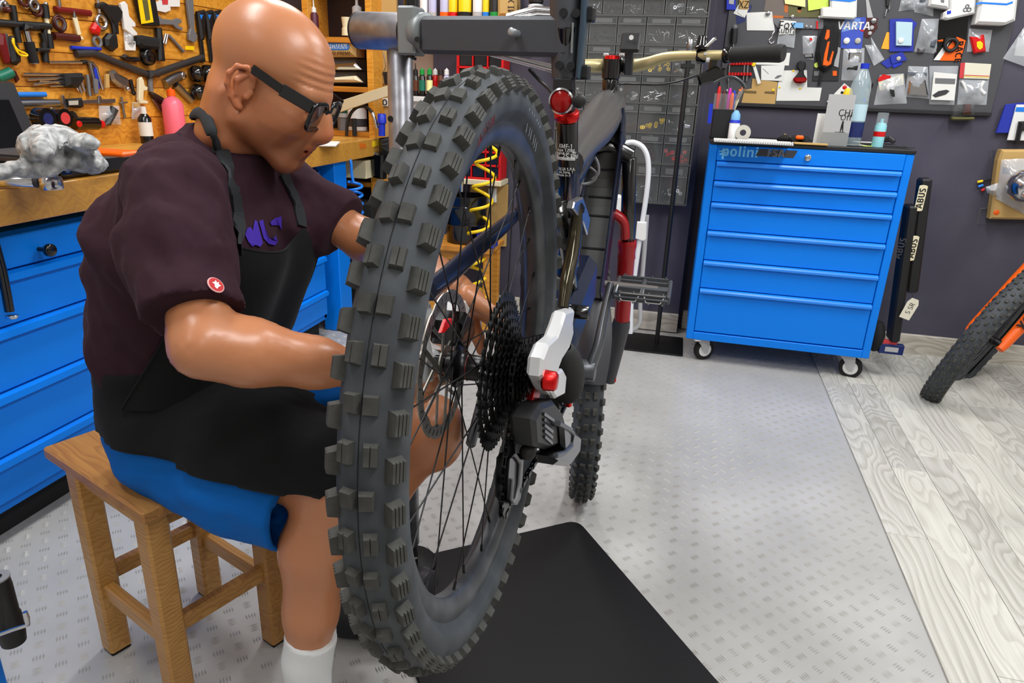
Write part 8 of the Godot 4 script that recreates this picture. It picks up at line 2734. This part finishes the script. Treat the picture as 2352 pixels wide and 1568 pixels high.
	for e in cans:
		jar("spray_can", e[5],"spray can", e[0],44, zs, [tin(e[1], e[2]),[Vector2(e[1] + 0.0006,0.012), Vector2(e[1] + 0.0006,0.03)]],[e[3], e[4]],"cans on the high shelf")
	var kb := hang("B","kraft_carton","tall kraft carton with handwriting at the right end of the high shelf","carton",[["carton","p","card",0.08,[1152,-40,1194,-40,1196,42,1152,42]]],"", zs - BACK - 0.05)
	text_on("handwriting","ARMI X SLX", Transform3D(Basis(Vector3(0,0,1), PI / 2), az(1174,10, zs + 0.032)),0.03,0.0004, M.brown_dark, kb)
	jar("chrome_lamp","small white and chrome lamp hanging right of the kraft carton","lamp",1230,32, zs + 0.05,[[Vector2(0,0), Vector2(0.034,0.004), Vector2(0.036,0.035), Vector2(0.02,0.045), Vector2(0,0.046)],[Vector2(0.034,0.046), Vector2(0.036,0.085), Vector2(0,0.086)]],["white_gloss","black_plastic"])
	for e in [[955,218,"black_gloss","black_plastic","amber","dark bottle with a pointed black cap and amber label on the lower wall shelf"],[970,218,"black_gloss","green","teal","green-capped dark bottle with a green label, left of the pair"],[987,218,"black_gloss","green","pale_yellow","green-capped dark bottle with a pale label, right of the pair"],[1000,218,"red","white_plastic","red","red bottle behind the green-capped pair on the lower wall shelf"],[1012,219,"amber","brown_dark","brown","small brown bottle at the tyre's edge on the lower wall shelf"],[1026,219,"lilac","white_plastic","label_red","small white-capped bottle furthest right on the lower wall shelf"]]:
		jar("lubricant_bottle", e[5],"bottle", e[0], e[1], zs + (0.0 if e[0] != 1000 else -0.05),[[Vector2(0,0), Vector2(0.0155,0), Vector2(0.0155,0.085), Vector2(0.008,0.10), Vector2(0,0.10)],[Vector2(0.0125,0.096), Vector2(0.0115,0.118), Vector2(0.003,0.125), Vector2(0.002,0.15 if e[0] == 955 else 0.128), Vector2(0,0.151 if e[0] == 955 else 0.129)],[Vector2(0.0159,0.02), Vector2(0.0159,0.07)]],[e[2], e[3], e[4]],"bottles on the lower wall shelf")
	hang("B","white_box","white carton below the bottles, behind the stand's post","carton",[["carton","p","white_plastic",0.06,[930,222,1005,222,1005,268,930,268]]],"", zs - BACK - 0.04)

func corner_things() -> void:
	var z := -3.50
	# red drawer rack with smoked drawers
	var x0 := az(1052,260, z).x
	var x1 := az(1152,260, z).x
	var yb := az(1110,410, z).y
	var yt := az(1110,122, z).y
	var rk := thing("red_rack","red plastic rack of small smoked drawers seen through the rear wheel","drawer rack", Vector3((x0 + x1) / 2, yb, z - 0.05))
	var fr := mb()
	var n := 9
	var h := (yt - yb) / n
	for i in n + 1:
		fr.bx(Vector3((x0 + x1) / 2, yb + h * i, z - 0.05), Vector3(x1 - x0,0.010,0.12),0.001)
	for i in 4:
		fr.bx(Vector3(lerpf(x0, x1, i / 3.0), (yb + yt) / 2, z - 0.05), Vector3(0.012 if i % 3 == 0 else 0.006, yt - yb, 0.12),0.001)
	fr.bx(Vector3((x0 + x1) / 2, (yb + yt) / 2, z - 0.108), Vector3(x1 - x0, yt - yb, 0.006))
	obj("frame", fr, M.red, rk)
	for i in n:
		for j in 3:
			obj("drawer", mb().bx(Vector3(lerpf(x0, x1, (j + 0.5) / 3.0), yb + h * (i + 0.5), z - 0.045), Vector3((x1 - x0) / 3 - 0.012, h - 0.014,0.09),0.002), M.smoke, rk)
	var bd := thing("wall_bracket_shelf","pale wooden board on the wall carrying the red drawer rack","shelf", Vector3((x0 + x1) / 2, yb - 0.03, z - 0.04))
	obj("board", mb().bx(Vector3((x0 + x1) / 2, yb - 0.018, z - 0.05), Vector3(x1 - x0 + 0.03,0.026,0.16),0.002), M.cream, bd)
	obj("panel_below", mb().bx(Vector3((x0 + x1) / 2 + 0.03, yb - 0.20,-3.60), Vector3(x1 - x0 - 0.02,0.33,0.02),0.002), M.card, bd)
	var sk := hang("B","power_socket","white wall socket strip beside the yellow hose","socket",[["plate","p","white_plastic",0.02,[1123,432,1141,431,1141,464,1124,465]],["hole","d","black_matte",0.001,[1131,440,1133,440],0.02],["hole","d","black_matte",0.001,[1132,460,1134,460],0.02]],"",0.13)
	# yellow and blue spiral hoses
	var yh := mb().coil(az(1122,322,-3.30), az(1096,560,-3.30),0.050,4.4,0.0085,18)
	yh.coil(az(1096,565,-3.30), az(1100,700,-3.30),0.042,3.0,0.0085,18)
	solo("yellow_hose","yellow spiral air hose hanging seen through the rear wheel's spokes","hose", yh, M.yellow)
	solo("hose_coupling","chrome air coupling hanging left of the yellow spiral hose","coupling", mb().cyl(az(1061,408,-3.3), az(1060,440,-3.3),0.011,0.008,14).cyl(az(1062,395,-3.3), az(1061,410,-3.3),0.007,0.007,10), M.chrome)
	solo("blue_hose","blue spiral air hose hanging at the end of the workbench","hose", mb().coil(az(816,418,-3.15), az(818,490,-3.15),0.032,3.6,0.007,16).tube(smooth(azs([798,362,806,372,808,400,812,418],-3.15),4),0.007,8), M.sky_blue)
	# boxes on the floor by the bench end
	var fz := -3.42
	solo("cream_carton","cream carton on the low shelf under the far bench end","carton", mb().bx(az(826,386, fz), Vector3(0.13,0.09,0.12),0.002), M.cream)
	solo("black_crate","black crate on the floor below the cream carton","crate", mb().bx(Vector3(az(832,450, fz).x, 0.30, fz), Vector3(0.17,0.60,0.14),0.006), M.black_matte)
	# low pine stand with bucket and blue box
	var sy := az(1065,556,-3.35).y
	var sx0 := az(985,560,-3.35).x
	var sx1 := az(1140,560,-3.35).x
	var ps := thing("pine_stand","low pine stand holding a black bucket, seen through the wheel","stand", Vector3((sx0 + sx1) / 2,0,-3.38))
	for i in 3:
		obj("top_board", mb().bx(Vector3((sx0 + sx1) / 2, sy - 0.014,-3.46 + i * 0.085), Vector3(sx1 - sx0,0.028,0.083),0.002), M["pine%d" % i], ps)
	for sx in [sx0 + 0.03, sx1 - 0.03]:
		for sz in [-3.45,-3.31]:
			obj("leg", mb().bx(Vector3(sx, (sy - 0.028) / 2, sz), Vector3(0.042, sy - 0.028,0.042),0.003), M.pine3, ps)
	obj("rail", mb().bx(Vector3((sx0 + sx1) / 2, sy - 0.06,-3.31), Vector3(sx1 - sx0 - 0.08,0.05,0.02),0.002), M.pine1, ps)
	var bp := Vector3(az(1066,540,-3.35).x, sy, -3.38)
	var bk := thing("bucket","black ribbed plastic bucket standing on the low pine stand","bucket", bp)
	obj("body", mb().lathe(up(bp),[Vector2(0,0.002), Vector2(0.098,0.002), Vector2(0.103,0.09), Vector2(0.106,0.094), Vector2(0.104,0.10), Vector2(0.108,0.17), Vector2(0.112,0.175), Vector2(0.112,0.185), Vector2(0.106,0.19), Vector2(0.108,0.235), Vector2(0.10,0.235), Vector2(0.09,0.01), Vector2(0,0.01)],30), M.black_gloss, bk)
	solo("blue_box","bright blue box standing on the pine stand right of the black bucket","box", mb().bx(Vector3(az(1120,515,-3.3).x, sy + 0.037,-3.30), Vector3(0.09,0.074,0.08),0.003), M.blue)
	# pole stand and white tube frame by the front wheel
	var pb := ay(1508,787,0.01)
	var pl := thing("pole_stand","thin black pole on a square black floor plate beside the blue cabinet","stand", Vector3(pb.x, 0, pb.z))
	obj("plate", mb().box(Transform3D(Basis(Vector3.UP, 0.02), Vector3(pb.x - 0.02,0.004, pb.z)), Vector3(0.30,0.007,0.27),0.002), M.plate_black, pl)
	var ptop := az(1582,118, pb.z).y
	obj("pole", mb().cyl(Vector3(pb.x, 0.006, pb.z), Vector3(pb.x, ptop, pb.z),0.011,0.011,14), M.black_plastic, pl)
	obj("pole_head", mb().cyl(Vector3(pb.x, ptop - 0.005, pb.z), Vector3(pb.x, ptop + 0.05, pb.z),0.014,0.014,14,0.002), M.steel, pl)
	obj("cross_piece", mb().bx(Vector3(pb.x, ptop - 0.06, pb.z), Vector3(0.06,0.02,0.02),0.003), M.black_plastic, pl)
	var wz := -3.20
	var wf := thing("white_tube_stand","white bent-tube display stand with a clip plate behind the front fork","stand", ay(1450,765,0.0))
	obj("hoop", mb().tube(smooth(azs([1436,329,1456,327,1478,340,1489,372,1487,430,1474,520,1462,600,1450,690], wz),5),0.0115,12), M.white_gloss, wf)
	obj("rear_tube", mb().tube(smooth(azs([1486,494,1479,590,1471,690,1470,735,1462,752,1448,760], wz - 0.05),5),0.0105,12), M.light_grey, wf)
	obj("foot_tube", mb().tube(azs([1450,690,1448,765], wz),0.0115,12), M.white_gloss, wf)
	obj("clip_plate", mb().prism(up(Vector3(0,0, wz)), _xy(azs([1464,508,1486,509,1484,548,1478,552,1460,546], wz)),0.02,0.003), M.white_plastic, wf)
	obj("grip_stub", mb().tube(azs([1408,332,1436,328], wz),0.012,10), M.black_plastic, wf)
	obj("block", mb().bx(az(1413,475, wz), Vector3(0.055,0.11,0.05),0.01), M.white_plastic, wf)
	# the orange bicycle at the right edge
	var dd := 2.98
	var C := EYE + ray(2262,792) * dd
	var e1 := (EYE + ray(2372,676) * dd - C).normalized()
	var vd := (C - EYE).normalized()
	var nn := e1.cross(vd).normalized()
	vd = nn.cross(e1).normalized()
	nn = (nn * cos(0.09) + vd * sin(0.09)).normalized()
	var fb := Basis(nn, e1, nn.cross(e1))
	var low := C - e1 * 0.375
	C.y += 0.004 - low.y
	var ob := thing("orange_bicycle","orange-forked mountain bike with a knobbly tyre leaning at the picture's right edge","bicycle", Vector3(C.x, 0, C.z))
	var ty := mb()
	var fat := []
	for e in tyre_section(): fat.append(Vector2(e.x * 1.3, e.y))
	sweep_wheel(ty, C, fb, fat, 70)
	obj("tyre", ty, M.tyre, ob)
	var kn := mb()
	for i in 64:
		for k in 5:
			var ph := deg_to_rad(-60.0 + k * 30)
			kn.box(Transform3D(Basis(), nn * (sin(ph) * TYRE_R * 0.31)) * knob_frame(C, fb, TAU * (i + (0.5 if k % 2 else 0.0)) / 64, ph) * Transform3D(Basis(), Vector3(0,0.0015,0)), Vector3(0.011,0.009,0.016),0.0015)
	obj("tread", kn, M.knob_rubber, ob).set_meta("kind","stuff")
	var rm := mb()
	sweep_wheel(rm, C, fb, [Vector2(-0.016,0.318), Vector2(-0.016,0.30), Vector2(0,0.292), Vector2(0.016,0.30), Vector2(0.016,0.318)],70,-1.0)
	obj("rim", rm, M.rim_paint, ob)
	for k in 20:
		obj("spoke", mb().cyl(wheel_point(C, fb, 0.02, TAU * k / 20 + 1.2,0.03 if k % 2 else -0.03), wheel_point(C, fb, 0.293, TAU * k / 20,0.0),0.001,0.001,5), M.spoke_steel, ob)
	var C2 := ay(2790,1010,0.372)
	var rt := mb()
	sweep_wheel(rt, Vector3(C2.x, 0.372, C2.z), Basis(Vector3.UP, 1.35), tyre_section(),60)
	obj("rear_tyre", rt, M.tyre, ob)
	obj("hub", mb().cyl(C - nn * 0.055, C + nn * 0.055,0.018,0.018,16), M.hub_black, ob)
	for s in [-1.0,1.0]:
		var a: Vector3 = C + nn * (0.068 * s) - e1 * 0.02
		var b: Vector3 = C + nn * (0.064 * s) + e1 * 0.42
		var lg := obj("fork_leg", mb().lathe(_along(a, b),[Vector2(0,0), Vector2(0.016,0.0), Vector2(0.021,0.03), Vector2(0.025,0.16), Vector2(0.030,0.30), Vector2(0.031,0.40), Vector2(0,0.41)],20), M.orange, ob)
		obj("stanchion", mb().cyl(b, b + e1 * 0.2,0.02,0.02,16), M.black_gloss, ob)
		var face: Vector3 = (EYE - a).normalized()
		face = (face - e1 * face.dot(e1)).normalized()
		text_on("leg_lettering","FOX", Transform3D(Basis(-e1, face.cross(-e1), face), a + e1 * 0.16 + face * 0.0305),0.038,0.003, M.black_matte, lg, 1)
	# black tool clamp on a blue post at the lower left corner
	var q := ay(-14,1640,0.0)
	var bt := thing("blue_post_clamp","blue post with a black clamp and chrome lever at the lower left corner","clamp", Vector3(q.x, 0, q.z))
	var y1 := az(0,1455, q.z).y
	var y2 := az(0,1318, q.z).y
	var cx := az(10,1390, q.z).x
	obj("post", mb().bx(Vector3(q.x, y1 / 2, q.z), Vector3(0.05, y1,0.05),0.004), M.blue_paint, bt)
	obj("clamp_body", mb().lathe(up(Vector3(cx, y1 - 0.01, q.z)),[Vector2(0,0), Vector2(0.020,0), Vector2(0.022,0.02), Vector2(0.022,0.06), Vector2(0.020,0.064), Vector2(0.020, y2 - y1 - 0.02), Vector2(0.018, y2 - y1), Vector2(0, y2 - y1)],24), M.black_plastic, bt)
	obj("washer", mb().lathe(up(Vector3(cx, y2 - 0.011, q.z)),[Vector2(0.008,0), Vector2(0.020,0), Vector2(0.020,0.003), Vector2(0.008,0.003)],22), M.light_alloy, bt)
	obj("lever", mb().tube(azs([-6,1458,30,1445,64,1433,62,1418,57,1405], q.z + 0.03),0.0042,10), M.chrome, bt)
